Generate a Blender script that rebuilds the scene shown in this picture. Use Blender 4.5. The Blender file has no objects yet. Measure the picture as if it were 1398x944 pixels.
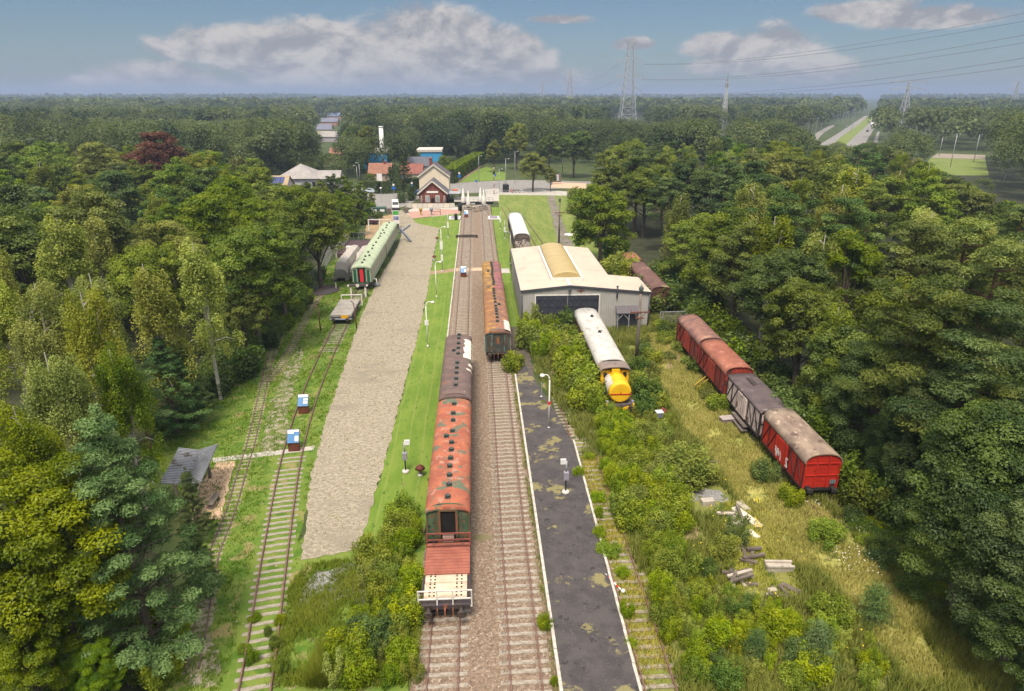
import bpy, math, random
import numpy as np
from mathutils import Vector, Matrix

scene = bpy.context.scene
COL = scene.collection
PI = math.pi
R_ = math.radians

# ------------------------------------------------------------------ camera
FPX, PCX, PCY, CAM_H = 917.0, 699.0, 472.0, 26.7      # the photograph: 1398 x 944, horizon at row 130
TILT = math.atan((PCY - 130.0) / FPX)
YAW = math.atan(51.0 * math.cos(TILT) / FPX)
FW = (math.sin(YAW) * math.cos(TILT), math.cos(YAW) * math.cos(TILT), -math.sin(TILT))
RT = (math.cos(YAW), -math.sin(YAW), 0.0)
UP = (math.sin(YAW) * math.sin(TILT), math.cos(YAW) * math.sin(TILT), math.cos(TILT))
cam_d = bpy.data.cameras.new('camera')
cam_d.sensor_fit = 'HORIZONTAL'
cam_d.sensor_width = 36.0
cam_d.lens = 36.0 * FPX / 1398.0
cam_d.clip_start = 0.5
cam_d.clip_end = 12000.0
cam = bpy.data.objects.new('camera', cam_d)
cam.location = (0, 0, CAM_H)
cam.rotation_euler = (PI / 2 - TILT, 0, -YAW)
COL.objects.link(cam)
scene.camera = cam

def ray(px, py):
    a = (px - PCX) / FPX
    b = -(py - PCY) / FPX
    return [FW[i] + a * RT[i] + b * UP[i] for i in range(3)]

def G(px, py, z=0.0):
    """where the photo's pixel meets the level z"""
    d = ray(px, py)
    t = (z - CAM_H) / d[2]
    return (d[0] * t, d[1] * t)

def AT(px, py, Y):
    """the point of a pixel's ray at the distance Y along the tracks"""
    d = ray(px, py)
    t = Y / d[1]
    return (d[0] * t, Y, CAM_H + d[2] * t)

def PJ(x, y, z):
    p = (x, y, z - CAM_H)
    c = [sum(p[i] * v[i] for i in range(3)) for v in (RT, UP, FW)]
    if c[2] < 0.1:
        return (-9999, 9999)
    return (PCX + FPX * c[0] / c[2], PCY - FPX * c[1] / c[2])

# ------------------------------------------------------------------ light
SUN_EL, SUN_AZ = R_(62), R_(197)          # azimuth clockwise from +Y (the tracks' far end)
SUN_STRENGTH, SUN_ANGLE = 2.1, R_(16)
SKY_STRENGTH = 0.06
EXPOSURE = 1.3
HAZE = 0.0003
vs = scene.view_settings
vs.view_transform = 'Standard'
vs.look = 'None'
vs.gamma = 1.0
vs.use_curve_mapping = False
vs.exposure = EXPOSURE
scene.render.engine = 'CYCLES'
cy = scene.cycles
cy.max_bounces = 5
cy.diffuse_bounces = 2
cy.glossy_bounces = 2
cy.transmission_bounces = 2
cy.transparent_max_bounces = 6
cy.volume_bounces = 0
cy.caustics_reflective = False
cy.caustics_refractive = False
cy.use_denoising = True
try:
    cy.denoising_input_passes = 'RGB_ALBEDO_NORMAL'
    cy.denoising_prefilter = 'ACCURATE'
except Exception:
    pass
cy.use_adaptive_sampling = True
cy.adaptive_threshold = 0.02

sun_d = bpy.data.lights.new('sun', 'SUN')
sun_d.energy = SUN_STRENGTH
sun_d.angle = SUN_ANGLE
sun_d.color = (1.0, 0.90, 0.76)
sun = bpy.data.objects.new('sun', sun_d)
sd = Vector((math.sin(SUN_AZ) * math.cos(SUN_EL), math.cos(SUN_AZ) * math.cos(SUN_EL), math.sin(SUN_EL)))
sun.rotation_euler = sd.to_track_quat('Z', 'Y').to_euler()
sun.location = (0, 0, 60)
COL.objects.link(sun)

# ------------------------------------------------------------------ node helpers
class NT:
    def __init__(self, tree):
        self.t = tree
        self.n = tree.nodes
        self.l = tree.links
    def new(self, kind, **kw):
        n = self.n.new(kind)
        for k, v in kw.items():
            setattr(n, k, v)
        return n
    def put(self, sock, v):
        if hasattr(v, 'is_linked') or isinstance(v, bpy.types.NodeSocket):
            self.l.new(v, sock)
        elif isinstance(v, (tuple, list)) and len(v) == 3 and sock.type == 'RGBA':
            sock.default_value = (v[0], v[1], v[2], 1)
        else:
            sock.default_value = v
    def math(self, op, a, b=None, c=None, clamp=False):
        n = self.new('ShaderNodeMath', operation=op, use_clamp=clamp)
        self.put(n.inputs[0], a)
        if b is not None:
            self.put(n.inputs[1], b)
        if c is not None:
            self.put(n.inputs[2], c)
        return n.outputs[0]
    def mix(self, f, a, b, blend='MIX'):
        n = self.new('ShaderNodeMix', data_type='RGBA', blend_type=blend)
        self.put(n.inputs[0], f)
        self.put(n.inputs[6], a)
        self.put(n.inputs[7], b)
        return n.outputs[2]
    def smooth(self, v, lo, hi):
        n = self.new('ShaderNodeMapRange', interpolation_type='SMOOTHSTEP')
        self.put(n.inputs[0], v)
        n.inputs[1].default_value = lo
        n.inputs[2].default_value = hi
        return n.outputs[0]
    def noise(self, vec, scale, detail=4, rough=0.55, dist=0.0):
        n = self.new('ShaderNodeTexNoise')
        if vec is not None:
            self.l.new(vec, n.inputs['Vector'])
        n.inputs['Scale'].default_value = scale
        n.inputs['Detail'].default_value = detail
        n.inputs['Roughness'].default_value = rough
        n.inputs['Distortion'].default_value = dist
        return n.outputs['Fac']

# ------------------------------------------------------------------ sky
world = bpy.data.worlds.new('World')
scene.world = world
world.use_nodes = True
wt = NT(world.node_tree)
wt.n.clear()
w_out = wt.new('ShaderNodeOutputWorld')
w_bg = wt.new('ShaderNodeBackground')
w_bg.inputs[1].default_value = SKY_STRENGTH
sky = wt.new('ShaderNodeTexSky', sky_type='NISHITA')
sky.sun_disc = False
sky.sun_elevation = SUN_EL
sky.sun_rotation = SUN_AZ
sky.altitude = 30
sky.air_density = 1.0
sky.dust_density = 0.6
sky.ozone_density = 3.0
w_tc = wt.new('ShaderNodeTexCoord')
w_sep = wt.new('ShaderNodeSeparateXYZ')
wt.l.new(w_tc.outputs['Generated'], w_sep.inputs[0])
w_az = wt.math('ARCTAN2', w_sep.outputs[0], w_sep.outputs[1])
w_el = wt.math('ARCSINE', w_sep.outputs[2])
w_cmb = wt.new('ShaderNodeCombineXYZ')
wt.put(w_cmb.inputs[0], wt.math('MULTIPLY', w_az, 1.0))
wt.put(w_cmb.inputs[1], wt.math('MULTIPLY', w_el, 1.7))
w_cmb2 = wt.new('ShaderNodeCombineXYZ')
wt.put(w_cmb2.inputs[0], wt.math('SUBTRACT', w_az, 0.010))
wt.put(w_cmb2.inputs[1], wt.math('MULTIPLY', wt.math('ADD', w_el, 0.014), 1.7))
n_big = wt.noise(w_cmb.outputs[0], 11.0, 11, 0.64, 0.3)
n_off = wt.noise(w_cmb2.outputs[0], 11.0, 11, 0.64, 0.3)
n_soft = wt.noise(w_cmb.outputs[0], 4.0, 3, 0.5)

def azel(px, py):
    d = Vector(ray(px, py)).normalized()
    return math.atan2(d[0], d[1]), math.asin(d[2])

# cumulus heaps: centre and half-size in the photo's pixels (converted to bearing and height above the horizon), strength
HEAPS = [
    (590, 62, 105, 56, 1.0), (480, 80, 110, 50, 1.0), (400, 80, 105, 48, 0.98), (305, 66, 95, 34, 0.85),
    (680, 84, 85, 52, 1.0), (560, 106, 230, 34, 0.9), (715, 70, 40, 34, 0.7),
    (215, 114, 85, 30, 1.0), (130, 122, 75, 20, 0.85), (310, 124, 95, 19, 0.9),
    (1055, 74, 78, 40, 1.0), (985, 66, 62, 22, 0.85), (1090, 98, 85, 26, 0.75), (990, 92, 60, 20, 0.5),
    (1290, 26, 140, 22, 0.65), (1180, 18, 95, 22, 0.6), (865, 62, 40, 12, 0.45), (640, 126, 70, 8, 0.5),
    (1075, 130, 45, 5, 0.6), (760, 28, 60, 10, 0.35), (960, 128, 120, 7, 0.35),
    (120, -120, 260, 70, 0.9), (900, -140, 300, 80, 0.9), (1500, -60, 200, 60, 0.8),
]
dens = None
hgt = None
for (hx, hy, rx, ry, st) in HEAPS:
    a0, e0 = azel(hx, hy)
    a1, _ = azel(hx + rx, hy)
    _, e1 = azel(hx, hy - ry)
    ra, re = abs(a1 - a0), abs(e1 - e0)
    dx = wt.math('DIVIDE', wt.math('SUBTRACT', w_az, a0), ra)
    dy = wt.math('DIVIDE', wt.math('SUBTRACT', w_el, e0), re)
    dyl = wt.math('MAXIMUM', dy, wt.math('MULTIPLY', dy, -1.5))     # a heap's base is flatter than its top
    q = wt.math('ADD', wt.math('MULTIPLY', dx, dx), wt.math('MULTIPLY', dyl, dyl))
    v = wt.math('MULTIPLY', wt.math('SUBTRACT', 1.0, wt.math('SQRT', q)), 1.0)
    v = wt.math('ADD', v, st * 0.35 - 0.35)
    dens = v if dens is None else wt.math('SMOOTH_MAX', dens, v, 0.12)
    h = wt.math('MULTIPLY', wt.math('MAXIMUM', v, 0.0), dy)
    hgt = h if hgt is None else wt.math('ADD', hgt, h)
dn = wt.math('ADD', dens, wt.math('MULTIPLY', wt.math('SUBTRACT', n_big, 0.5), 1.7))
cover = wt.smooth(dn, -0.20, 0.22)
cover = wt.math('MULTIPLY', cover, 0.93)
emb = wt.math('MULTIPLY', wt.math('SUBTRACT', n_big, n_off), 5.5)
lit = wt.math('ADD', wt.math('ADD', 0.42, emb), wt.math('MULTIPLY', hgt, 0.55))
lit = wt.math('ADD', lit, wt.math('MULTIPLY', wt.math('SUBTRACT', n_soft, 0.5), 0.8), clamp=True)
fill_deck = wt.smooth(w_el, 0.20, 0.65)          # bright cloud deck added overhead, out of view, for soft fill light
cover = wt.math('MAXIMUM', cover, wt.math('MULTIPLY', fill_deck, 0.8))
cloud_c = wt.mix(lit, (2.35, 2.35, 2.5), (4.5, 4.2, 3.95))
sky_c = wt.mix(1.0, sky.outputs[0], (0.40, 0.445, 0.485), 'MULTIPLY')
cloud_c = wt.mix(fill_deck, cloud_c, (13.0, 12.6, 12.0))
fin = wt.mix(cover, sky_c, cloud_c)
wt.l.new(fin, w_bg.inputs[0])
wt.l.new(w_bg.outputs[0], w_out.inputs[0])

# ------------------------------------------------------------------ materials
MATS = {}
def mat(name, c1, c2=None, scale=3.0, rough=0.85, bump=0.0, bscale=None, patches=(), metal=0.0,
        xsplit=None, stretch=(1, 1, 1), detail=5, lo=0.35, hi=0.65, spec=0.3, world=False, waves=None):
    """noise between two base colours, then patches (colour, noise scale, threshold, softness) of wear on top"""
    if name in MATS:
        return MATS[name]
    m = bpy.data.materials.new(name)
    m.use_nodes = True
    t = NT(m.node_tree)
    t.n.clear()
    out = t.new('ShaderNodeOutputMaterial')
    b = t.new('ShaderNodeBsdfPrincipled')
    t.l.new(b.outputs[0], out.inputs[0])
    if world:
        geo = t.new('ShaderNodeNewGeometry')
        base_vec = geo.outputs['Position']
    else:
        tc = t.new('ShaderNodeTexCoord')
        base_vec = tc.outputs['Object']
    mp = t.new('ShaderNodeMapping')
    mp.inputs['Scale'].default_value = stretch
    t.l.new(base_vec, mp.inputs[0])
    vec = mp.outputs[0]
    col = None
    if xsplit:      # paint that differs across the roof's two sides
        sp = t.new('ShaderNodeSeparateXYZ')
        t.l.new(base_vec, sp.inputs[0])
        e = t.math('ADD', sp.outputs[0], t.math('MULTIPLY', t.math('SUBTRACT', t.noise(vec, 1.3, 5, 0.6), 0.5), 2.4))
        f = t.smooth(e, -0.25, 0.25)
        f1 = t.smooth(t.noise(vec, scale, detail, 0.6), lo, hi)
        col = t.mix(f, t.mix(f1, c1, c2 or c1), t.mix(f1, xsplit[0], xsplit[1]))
    elif c2 is not None:
        f = t.smooth(t.noise(vec, scale, detail, 0.6), lo, hi)
        col = t.mix(f, c1, c2)
    else:
        f = t.noise(vec, scale, detail, 0.6)
        col = t.mix(f, tuple(v * 0.86 for v in c1), tuple(v * 1.14 for v in c1))
    if waves:       # (colour, scale, axis, amount): boards or profiled sheet
        wv = t.new('ShaderNodeTexWave', wave_type='BANDS', bands_direction=waves[2], wave_profile='SAW')
        wv.inputs['Scale'].default_value = waves[1]
        wv.inputs['Distortion'].default_value = waves[4] if len(waves) > 4 else 0.0
        wv.inputs['Detail Scale'].default_value = 0.25
        t.l.new(base_vec, wv.inputs['Vector'])
        wf = t.math('MULTIPLY', t.smooth(wv.outputs['Fac'], 0.80, 0.95), waves[3])
        col = t.mix(wf, col, waves[0])
    for i, (pc, ps, th, so) in enumerate(patches):
        mpp = t.new('ShaderNodeMapping')
        mpp.inputs['Location'].default_value = (3.7 * (i + 1), 1.9 * (i + 1), 5.1 * (i + 1))
        mpp.inputs['Scale'].default_value = stretch
        t.l.new(base_vec, mpp.inputs[0])
        pf = t.smooth(t.noise(mpp.outputs[0], ps, 7, 0.62), th, th + so)
        col = t.mix(pf, col, pc)
    t.l.new(col, b.inputs['Base Color'])
    b.inputs['Roughness'].default_value = rough
    b.inputs['Metallic'].default_value = metal
    b.inputs['Specular IOR Level'].default_value = spec
    if bump > 0:
        bp = t.new('ShaderNodeBump')
        bp.inputs['Strength'].default_value = 1.0
        bp.inputs['Distance'].default_value = bump
        t.l.new(t.noise(vec, bscale or scale * 4, 4, 0.6), bp.inputs['Height'])
        t.l.new(bp.outputs[0], b.inputs['Normal'])
    MATS[name] = m
    return m

def leaf_mat(name, dark, light, hue=0.03, trans=0.36, var=0.35):
    """foliage: colour varies leaf by leaf (attribute 'tone') and plant by plant"""
    m = bpy.data.materials.new(name)
    m.use_nodes = True
    t = NT(m.node_tree)
    t.n.clear()
    out = t.new('ShaderNodeOutputMaterial')
    at = t.new('ShaderNodeAttribute', attribute_name='tone')
    oi = t.new('ShaderNodeObjectInfo')
    c = t.mix(at.outputs['Fac'], dark, light)
    hs = t.new('ShaderNodeHueSaturation')
    t.put(hs.inputs['Hue'], t.math('ADD', 0.5, t.math('MULTIPLY', t.math('SUBTRACT', oi.outputs['Random'], 0.5), hue)))
    r2 = t.math('FRACT', t.math('MULTIPLY', oi.outputs['Random'], 7.31))
    t.put(hs.inputs['Value'], t.math('ADD', 1.0 - var / 2, t.math('MULTIPLY', r2, var)))
    r3 = t.math('FRACT', t.math('MULTIPLY', oi.outputs['Random'], 13.7))
    t.put(hs.inputs['Saturation'], t.math('ADD', 1.0, t.math('MULTIPLY', r3, 0.22)))
    t.l.new(c, hs.inputs['Color'])
    d = t.new('ShaderNodeBsdfDiffuse')
    t.l.new(hs.outputs[0], d.inputs[0])
    tr = t.new('ShaderNodeBsdfTranslucent')
    t.l.new(t.mix(1.0, hs.outputs[0], (1.25, 1.2, 0.55), 'MULTIPLY'), tr.inputs[0])
    gl = t.new('ShaderNodeBsdfGlossy')
    gl.inputs['Roughness'].default_value = 0.5
    gl.inputs[0].default_value = (0.8, 0.85, 0.9, 1)
    mx = t.new('ShaderNodeMixShader')
    mx.inputs[0].default_value = trans
    t.l.new(d.outputs[0], mx.inputs[1])
    t.l.new(tr.outputs[0], mx.inputs[2])
    mx2 = t.new('ShaderNodeMixShader')
    mx2.inputs[0].default_value = 0.015
    t.l.new(mx.outputs[0], mx2.inputs[1])
    t.l.new(gl.outputs[0], mx2.inputs[2])
    t.l.new(mx2.outputs[0], out.inputs[0])
    return m

# ------------------------------------------------------------------ mesh helpers
class MB:
    """collects shapes and links them as ONE mesh object"""
    def __init__(self):
        self.v = []
        self.f = []
        self.mi = []
        self.m = 0
        self.sm = []
        self.smooth = False
    def add(self, vs, fs):
        o = len(self.v)
        self.v += [tuple(p) for p in vs]
        self.f += [tuple(i + o for i in f) for f in fs]
        self.mi += [self.m] * len(fs)
        self.sm += [self.smooth] * len(fs)
        return self
    def box(self, x0, y0, z0, x1, y1, z1):
        v = [(x0, y0, z0), (x1, y0, z0), (x1, y1, z0), (x0, y1, z0), (x0, y0, z1), (x1, y0, z1), (x1, y1, z1), (x0, y1, z1)]
        return self.add(v, [(0, 3, 2, 1), (4, 5, 6, 7), (0, 1, 5, 4), (1, 2, 6, 5), (2, 3, 7, 6), (3, 0, 4, 7)])
    def bbox(self, x0, y0, z0, x1, y1, z1, c=0.03):
        """box with its upper edges chamfered"""
        v = [(x0, y0, z0), (x1, y0, z0), (x1, y1, z0), (x0, y1, z0),
             (x0, y0, z1 - c), (x1, y0, z1 - c), (x1, y1, z1 - c), (x0, y1, z1 - c),
             (x0 + c, y0 + c, z1), (x1 - c, y0 + c, z1), (x1 - c, y1 - c, z1), (x0 + c, y1 - c, z1)]
        f = [(0, 3, 2, 1), (8, 9, 10, 11)]
        for k in range(4):
            a, b = k, (k + 1) % 4
            f += [(a, b, b + 4, a + 4), (a + 4, b + 4, b + 8, a + 8)]
        return self.add(v, f)
    def bar(self, p0, p1, w, h, up=(0, 0, 1)):
        p0, p1 = Vector(p0), Vector(p1)
        d = (p1 - p0).normalized()
        u = Vector(up)
        if abs(d.dot(u)) > 0.98:
            u = Vector((1, 0, 0))
        s = d.cross(u).normalized()
        u = s.cross(d).normalized()
        v = []
        for p in (p0, p1):
            for a, b in ((-1, -1), (1, -1), (1, 1), (-1, 1)):
                v.append(p + s * (a * w / 2) + u * (b * h / 2))
        return self.add(v, [(3, 2, 1, 0), (4, 5, 6, 7), (0, 1, 5, 4), (1, 2, 6, 5), (2, 3, 7, 6), (3, 0, 4, 7)])
    def cyl(self, p0, p1, r0, r1=None, n=10, caps=True):
        r1 = r0 if r1 is None else r1
        p0, p1 = Vector(p0), Vector(p1)
        d = (p1 - p0).normalized()
        u = Vector((0, 0, 1)) if abs(d.z) < 0.95 else Vector((1, 0, 0))
        s = d.cross(u).normalized()
        u = s.cross(d).normalized()
        v = []
        for p, r in ((p0, r0), (p1, r1)):
            for k in range(n):
                a = 2 * PI * k / n
                v.append(p + s * (math.cos(a) * r) + u * (math.sin(a) * r))
        f = [(k, (k + 1) % n, n + (k + 1) % n, n + k) for k in range(n)]
        sm = self.smooth
        self.smooth = n > 6
        self.add(v, f)
        self.smooth = sm
        if caps:
            o = len(self.v) - 2 * n
            self.f += [tuple(o + k for k in reversed(range(n))), tuple(o + n + k for k in range(n))]
            self.mi += [self.m] * 2
            self.sm += [False] * 2
        return self
    def tube(self, pts, r, n=8):
        for i in range(len(pts) - 1):
            ra = r[i] if isinstance(r, (list, tuple)) else r
            rb = r[i + 1] if isinstance(r, (list, tuple)) else r
            self.cyl(pts[i], pts[i + 1], ra, rb, n)
        return self
    def lathe(self, prof, n=14, c=(0, 0, 0)):
        v = []
        for (r, z) in prof:
            for k in range(n):
                a = 2 * PI * k / n
                v.append((c[0] + math.cos(a) * r, c[1] + math.sin(a) * r, c[2] + z))
        f = []
        for i in range(len(prof) - 1):
            for k in range(n):
                f.append((i * n + k, i * n + (k + 1) % n, (i + 1) * n + (k + 1) % n, (i + 1) * n + k))
        f.append(tuple((len(prof) - 1) * n + k for k in range(n)))
        f.append(tuple(reversed(range(n))))
        sm = self.smooth
        self.smooth = True
        self.add(v, f)
        self.smooth = sm
        return self
    def loft(self, rings, smooth=False, caps=True):
        n = len(rings[0])
        v = [p for r in rings for p in r]
        f = []
        for i in range(len(rings) - 1):
            for k in range(n):
                f.append((i * n + k, i * n + (k + 1) % n, (i + 1) * n + (k + 1) % n, (i + 1) * n + k))
        sm = self.smooth
        self.smooth = smooth
        self.add(v, f)
        self.smooth = sm
        if caps:
            o = len(self.v) - n * len(rings)
            self.f += [tuple(o + k for k in reversed(range(n))), tuple(o + (len(rings) - 1) * n + k for k in range(n))]
            self.mi += [self.m] * 2
            self.sm += [False] * 2
        return self
    def prism(self, pts, z0, z1):
        return self.loft([[(x, y, z0) for x, y in pts], [(x, y, z1) for x, y in pts]])
    def prof_y(self, pts, y0, y1, smooth=False):
        return self.loft([[(x, y0, z) for x, z in pts], [(x, y1, z) for x, z in pts]], smooth)
    def prof_x(self, pts, x0, x1):
        return self.loft([[(x0, y, z) for y, z in pts], [(x1, y, z) for y, z in pts]])
    def build(self, name, m, parent=None, loc=None, rz=0.0):
        me = bpy.data.meshes.new(name)
        me.from_pydata(self.v, [], self.f)
        ms = m if isinstance(m, (list, tuple)) else [m]
        for x in ms:
            me.materials.append(x)
        me.polygons.foreach_set('material_index', self.mi)
        me.polygons.foreach_set('use_smooth', self.sm)
        me.update()
        import bmesh
        bm = bmesh.new()
        bm.from_mesh(me)
        bmesh.ops.recalc_face_normals(bm, faces=bm.faces)
        bm.to_mesh(me)
        bm.free()
        o = bpy.data.objects.new(name, me)
        COL.objects.link(o)
        if parent is not None:
            o.parent = parent
        if loc is not None:
            o.location = loc
        if rz:
            o.rotation_euler = (0, 0, rz)
        return o

def tag(o, label, cat, group=None):
    o['label'] = label
    o['category'] = cat
    if group:
        o['group'] = group
    return o

def thing(name, label, cat, loc=(0, 0, 0), rz=0.0, group=None):
    o = bpy.data.objects.new(name, None)
    o.empty_display_size = 0.5
    COL.objects.link(o)
    o.location = loc
    o.rotation_euler = (0, 0, rz)
    return tag(o, label, cat, group)

def struct(o):
    o['kind'] = 'structure'
    return o

def inst(o, parent, loc=(0, 0, 0), rz=0.0, sc=None):
    c = o.copy()
    COL.objects.link(c)
    c.parent = parent
    c.location = loc
    c.rotation_euler = (0, 0, rz)
    if sc:
        c.scale = sc
    return c

def kids(o):
    return [c for c in bpy.data.objects if c.parent is o]

def dup(root, loc, rz=0.0, label=None, group=None, sc=None, scheme=None):
    """a copy of a thing with copies of its parts and sub-parts"""
    r = root.copy()
    COL.objects.link(r)
    r.location = loc
    r.rotation_euler = (0, 0, rz)
    if sc:
        r.scale = sc
    if label:
        r['label'] = label
    if group:
        r['group'] = group
    tree = scheme if scheme is not None else [(c, kids(c)) for c in kids(root)]
    for ch, subs in tree:
        c = ch.copy()
        COL.objects.link(c)
        c.parent = r
        for s in subs:
            d = s.copy()
            COL.objects.link(d)
            d.parent = c
    return r

def inpoly(x, y, poly):
    """x, y arrays; which points lie in the polygon"""
    x = np.asarray(x, float)
    y = np.asarray(y, float)
    r = np.zeros(x.shape, bool)
    n = len(poly)
    for i in range(n):
        x0, y0 = poly[i]
        x1, y1 = poly[(i + 1) % n]
        if y0 == y1:
            continue
        c = ((y0 > y) != (y1 > y)) & (x < (x1 - x0) * (y - y0) / (y1 - y0) + x0)
        r ^= c
    return r

def rough_outline(pts, step, amp, rng):
    out = []
    n = len(pts)
    for i in range(n):
        a, b = Vector(pts[i]), Vector(pts[(i + 1) % n])
        L = (b - a).length
        k = max(1, int(L / step))
        nrm = Vector((-(b - a).y, (b - a).x)).normalized() if L > 0 else Vector((0, 0))
        for j in range(k):
            p = a.lerp(b, j / k)
            w = rng.uniform(-amp, amp) if j else 0
            out.append((p.x + nrm.x * w, p.y + nrm.y * w))
    return out

def sheet(name, pts, z, m, step=0.0, amp=0.0, seed=1, thick=0.0):
    rng = random.Random(seed)
    if step:
        pts = rough_outline(pts, step, amp, rng)
    b = MB()
    if thick:
        b.prism(pts, z - thick, z)
    else:
        b.add([(x, y, z) for x, y in pts], [tuple(range(len(pts)))])
    o = b.build(name, m)
    if not thick:
        o.data.polygons[0].use_smooth = False
        if o.data.polygons[0].normal.z < 0:
            o.data.flip_normals()
    return struct(o)
# ================================================================== THE SETTING
rng0 = random.Random(5)
m_ground = mat('rough ground', (0.034, 0.056, 0.014), (0.070, 0.080, 0.024), 0.16, 0.95, 0.05, 6.0, world=True,
               patches=(((0.035, 0.060, 0.014), 0.5, 0.52, 0.10), ((0.11, 0.095, 0.045), 0.9, 0.62, 0.06)))  # colours darkened to stand in for the shaded understory beneath the trees
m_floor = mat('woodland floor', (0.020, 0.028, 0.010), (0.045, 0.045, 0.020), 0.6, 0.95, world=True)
m_lawn = mat('mown lawn', (0.098, 0.168, 0.017), (0.140, 0.202, 0.028), 0.8, 0.95, 0.03, 14.0, world=True,
             patches=(((0.165, 0.205, 0.030), 0.45, 0.57, 0.14), ((0.055, 0.115, 0.010), 3.5, 0.57, 0.10),
                      ((0.19, 0.20, 0.06), 1.7, 0.66, 0.06), ((0.17, 0.15, 0.06), 0.7, 0.66, 0.05)), stretch=(1, 0.35, 1),
             waves=((0.185, 0.215, 0.05), 0.27, 'X', 0.55, 2.2))
m_meadow = mat('mown meadow', (0.120, 0.165, 0.030), (0.180, 0.205, 0.050), 0.35, 0.95, 0.02, 9.0, world=True,
               patches=(((0.075, 0.135, 0.015), 1.2, 0.55, 0.1), ((0.23, 0.22, 0.09), 0.6, 0.66, 0.06)), stretch=(1.6, 0.3, 1))
m_dry = mat('dry grass', (0.36, 0.32, 0.095), (0.24, 0.25, 0.06), 0.55, 0.95, 0.06, 5.0, world=True,
            patches=(((0.085, 0.105, 0.022), 1.3, 0.54, 0.10), ((0.31, 0.25, 0.13), 1.0, 0.62, 0.08), ((0.10, 0.08, 0.055), 2.3, 0.68, 0.05)))
m_cobble = mat('worn paving', (0.335, 0.285, 0.215), (0.195, 0.165, 0.122), 4.2, 0.9, 0.03, 14.0, world=True, detail=10,
               patches=(((0.15, 0.15, 0.085), 7.5, 0.57, 0.07), ((0.44, 0.39, 0.31), 10.0, 0.58, 0.05), ((0.11, 0.13, 0.05), 1.6, 0.63, 0.05), ((0.22, 0.19, 0.145), 0.22, 0.53, 0.14)),
               stretch=(0.8, 1.3, 1))
m_ballast = mat('track ballast', (0.24, 0.172, 0.122), (0.145, 0.102, 0.073), 5.0, 0.95, 0.06, 9.0, world=True, detail=8,
                patches=(((0.34, 0.285, 0.22), 6.5, 0.57, 0.05), ((0.075, 0.055, 0.042), 8.0, 0.58, 0.05), ((0.17, 0.15, 0.07), 0.35, 0.62, 0.10)))
m_asphalt = mat('dark platform asphalt', (0.050, 0.044, 0.046), (0.072, 0.062, 0.062), 1.1, 0.9, 0.01, 20.0, world=True, detail=8,
                patches=(((0.10, 0.09, 0.085), 9.0, 0.60, 0.05), ((0.19, 0.165, 0.075), 0.5, 0.575, 0.05), ((0.035, 0.031, 0.033), 2.0, 0.6, 0.05)))
m_road = mat('road asphalt', (0.19, 0.18, 0.17), (0.23, 0.215, 0.20), 0.6, 0.9, world=True)
m_plaza = mat('pinkish brick paving', (0.34, 0.19, 0.15), (0.40, 0.25, 0.20), 2.0, 0.9, world=True)
m_pale = mat('pale concrete paving', (0.42, 0.39, 0.35), (0.34, 0.315, 0.28), 1.0, 0.9, world=True)
m_sand = mat('tan sand', (0.52, 0.36, 0.25), (0.44, 0.30, 0.20), 3.0, 0.95, 0.02, 12.0, world=True,
             patches=(((0.24, 0.16, 0.10), 0.9, 0.62, 0.15), ((0.50, 0.36, 0.26), 7.0, 0.6, 0.05)))
m_grey_gravel = mat('grey gravel', (0.26, 0.25, 0.245), (0.17, 0.165, 0.16), 5.0, 0.95, 0.05, 10.0, world=True,
                    patches=(((0.40, 0.39, 0.38), 8.0, 0.58, 0.05), ((0.11, 0.125, 0.05), 1.4, 0.58, 0.05)))
m_stony = mat('stony earth', (0.30, 0.26, 0.20), (0.16, 0.165, 0.07), 1.2, 0.95, 0.04, 8.0, world=True, detail=8,
              patches=(((0.42, 0.37, 0.33), 3.5, 0.6, 0.06), ((0.095, 0.130, 0.024), 1.7, 0.49, 0.07)))
m_kerb = mat('kerb stone', (0.50, 0.47, 0.42), (0.36, 0.33, 0.29), 3.0, 0.9)
m_rail = mat('rusty rail', (0.155, 0.085, 0.062), (0.21, 0.13, 0.105), 4.0, 0.6, metal=0.3)
m_rail_far = mat('dull brown rail', (0.11, 0.07, 0.055), (0.16, 0.115, 0.09), 2.0, 0.7)
m_sleeper = mat('weathered sleeper', (0.33, 0.29, 0.245), (0.20, 0.165, 0.13), 2.5, 0.9, 0.01, 20, patches=(((0.11, 0.085, 0.065), 3.0, 0.58, 0.08),))
m_sleeper_old = mat('old sleeper', (0.30, 0.26, 0.21), (0.19, 0.155, 0.115), 2.5, 0.9, patches=(((0.10, 0.10, 0.045), 2.0, 0.55, 0.1),))

# terrain, out to the horizon
g = MB()
g.add([(-5000, -300, 0), (5000, -300, 0), (5000, 9000, 0), (-5000, 9000, 0)], [(0, 1, 2, 3)])
struct(g.build('ground', m_ground))

# zones: world coordinates in metres; x across the tracks, y along them
LEFT_EDGE = [(-9.5, 18), (-17, 18)] + [G(*p) for p in ((285, 925), (300, 740), (215, 640), (225, 605), (262, 560), (322, 505), (372, 448), (405, 405), (440, 365))]
left_wood = [G(*p) for p in ((200, 700), (205, 610), (262, 548), (322, 494), (372, 440), (405, 398), (430, 365), (470, 330), (500, 292))]
left_wood_poly = [(-14.5, 10), (-15.5, 27), (-18.2, 33)] + left_wood + [(-52, 230), (-190, 260), (-190, 10)]
right_wood = [G(*p) for p in ((1430, 938), (1345, 850), (1200, 735))] + [(27.4, 40), (26.6, 52), (26.6, 70), (28.0, 85)] + \
             [G(*p) for p in ((905, 372), (838, 352), (815, 318), (800, 290), (790, 272))]
right_wood_poly = right_wood + [(45, 240), (230, 300), (230, 10), (21, 10)]
sheet('woodland_floor', left_wood_poly, 0.004, m_floor, 2.0, 0.7, 3)
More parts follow.
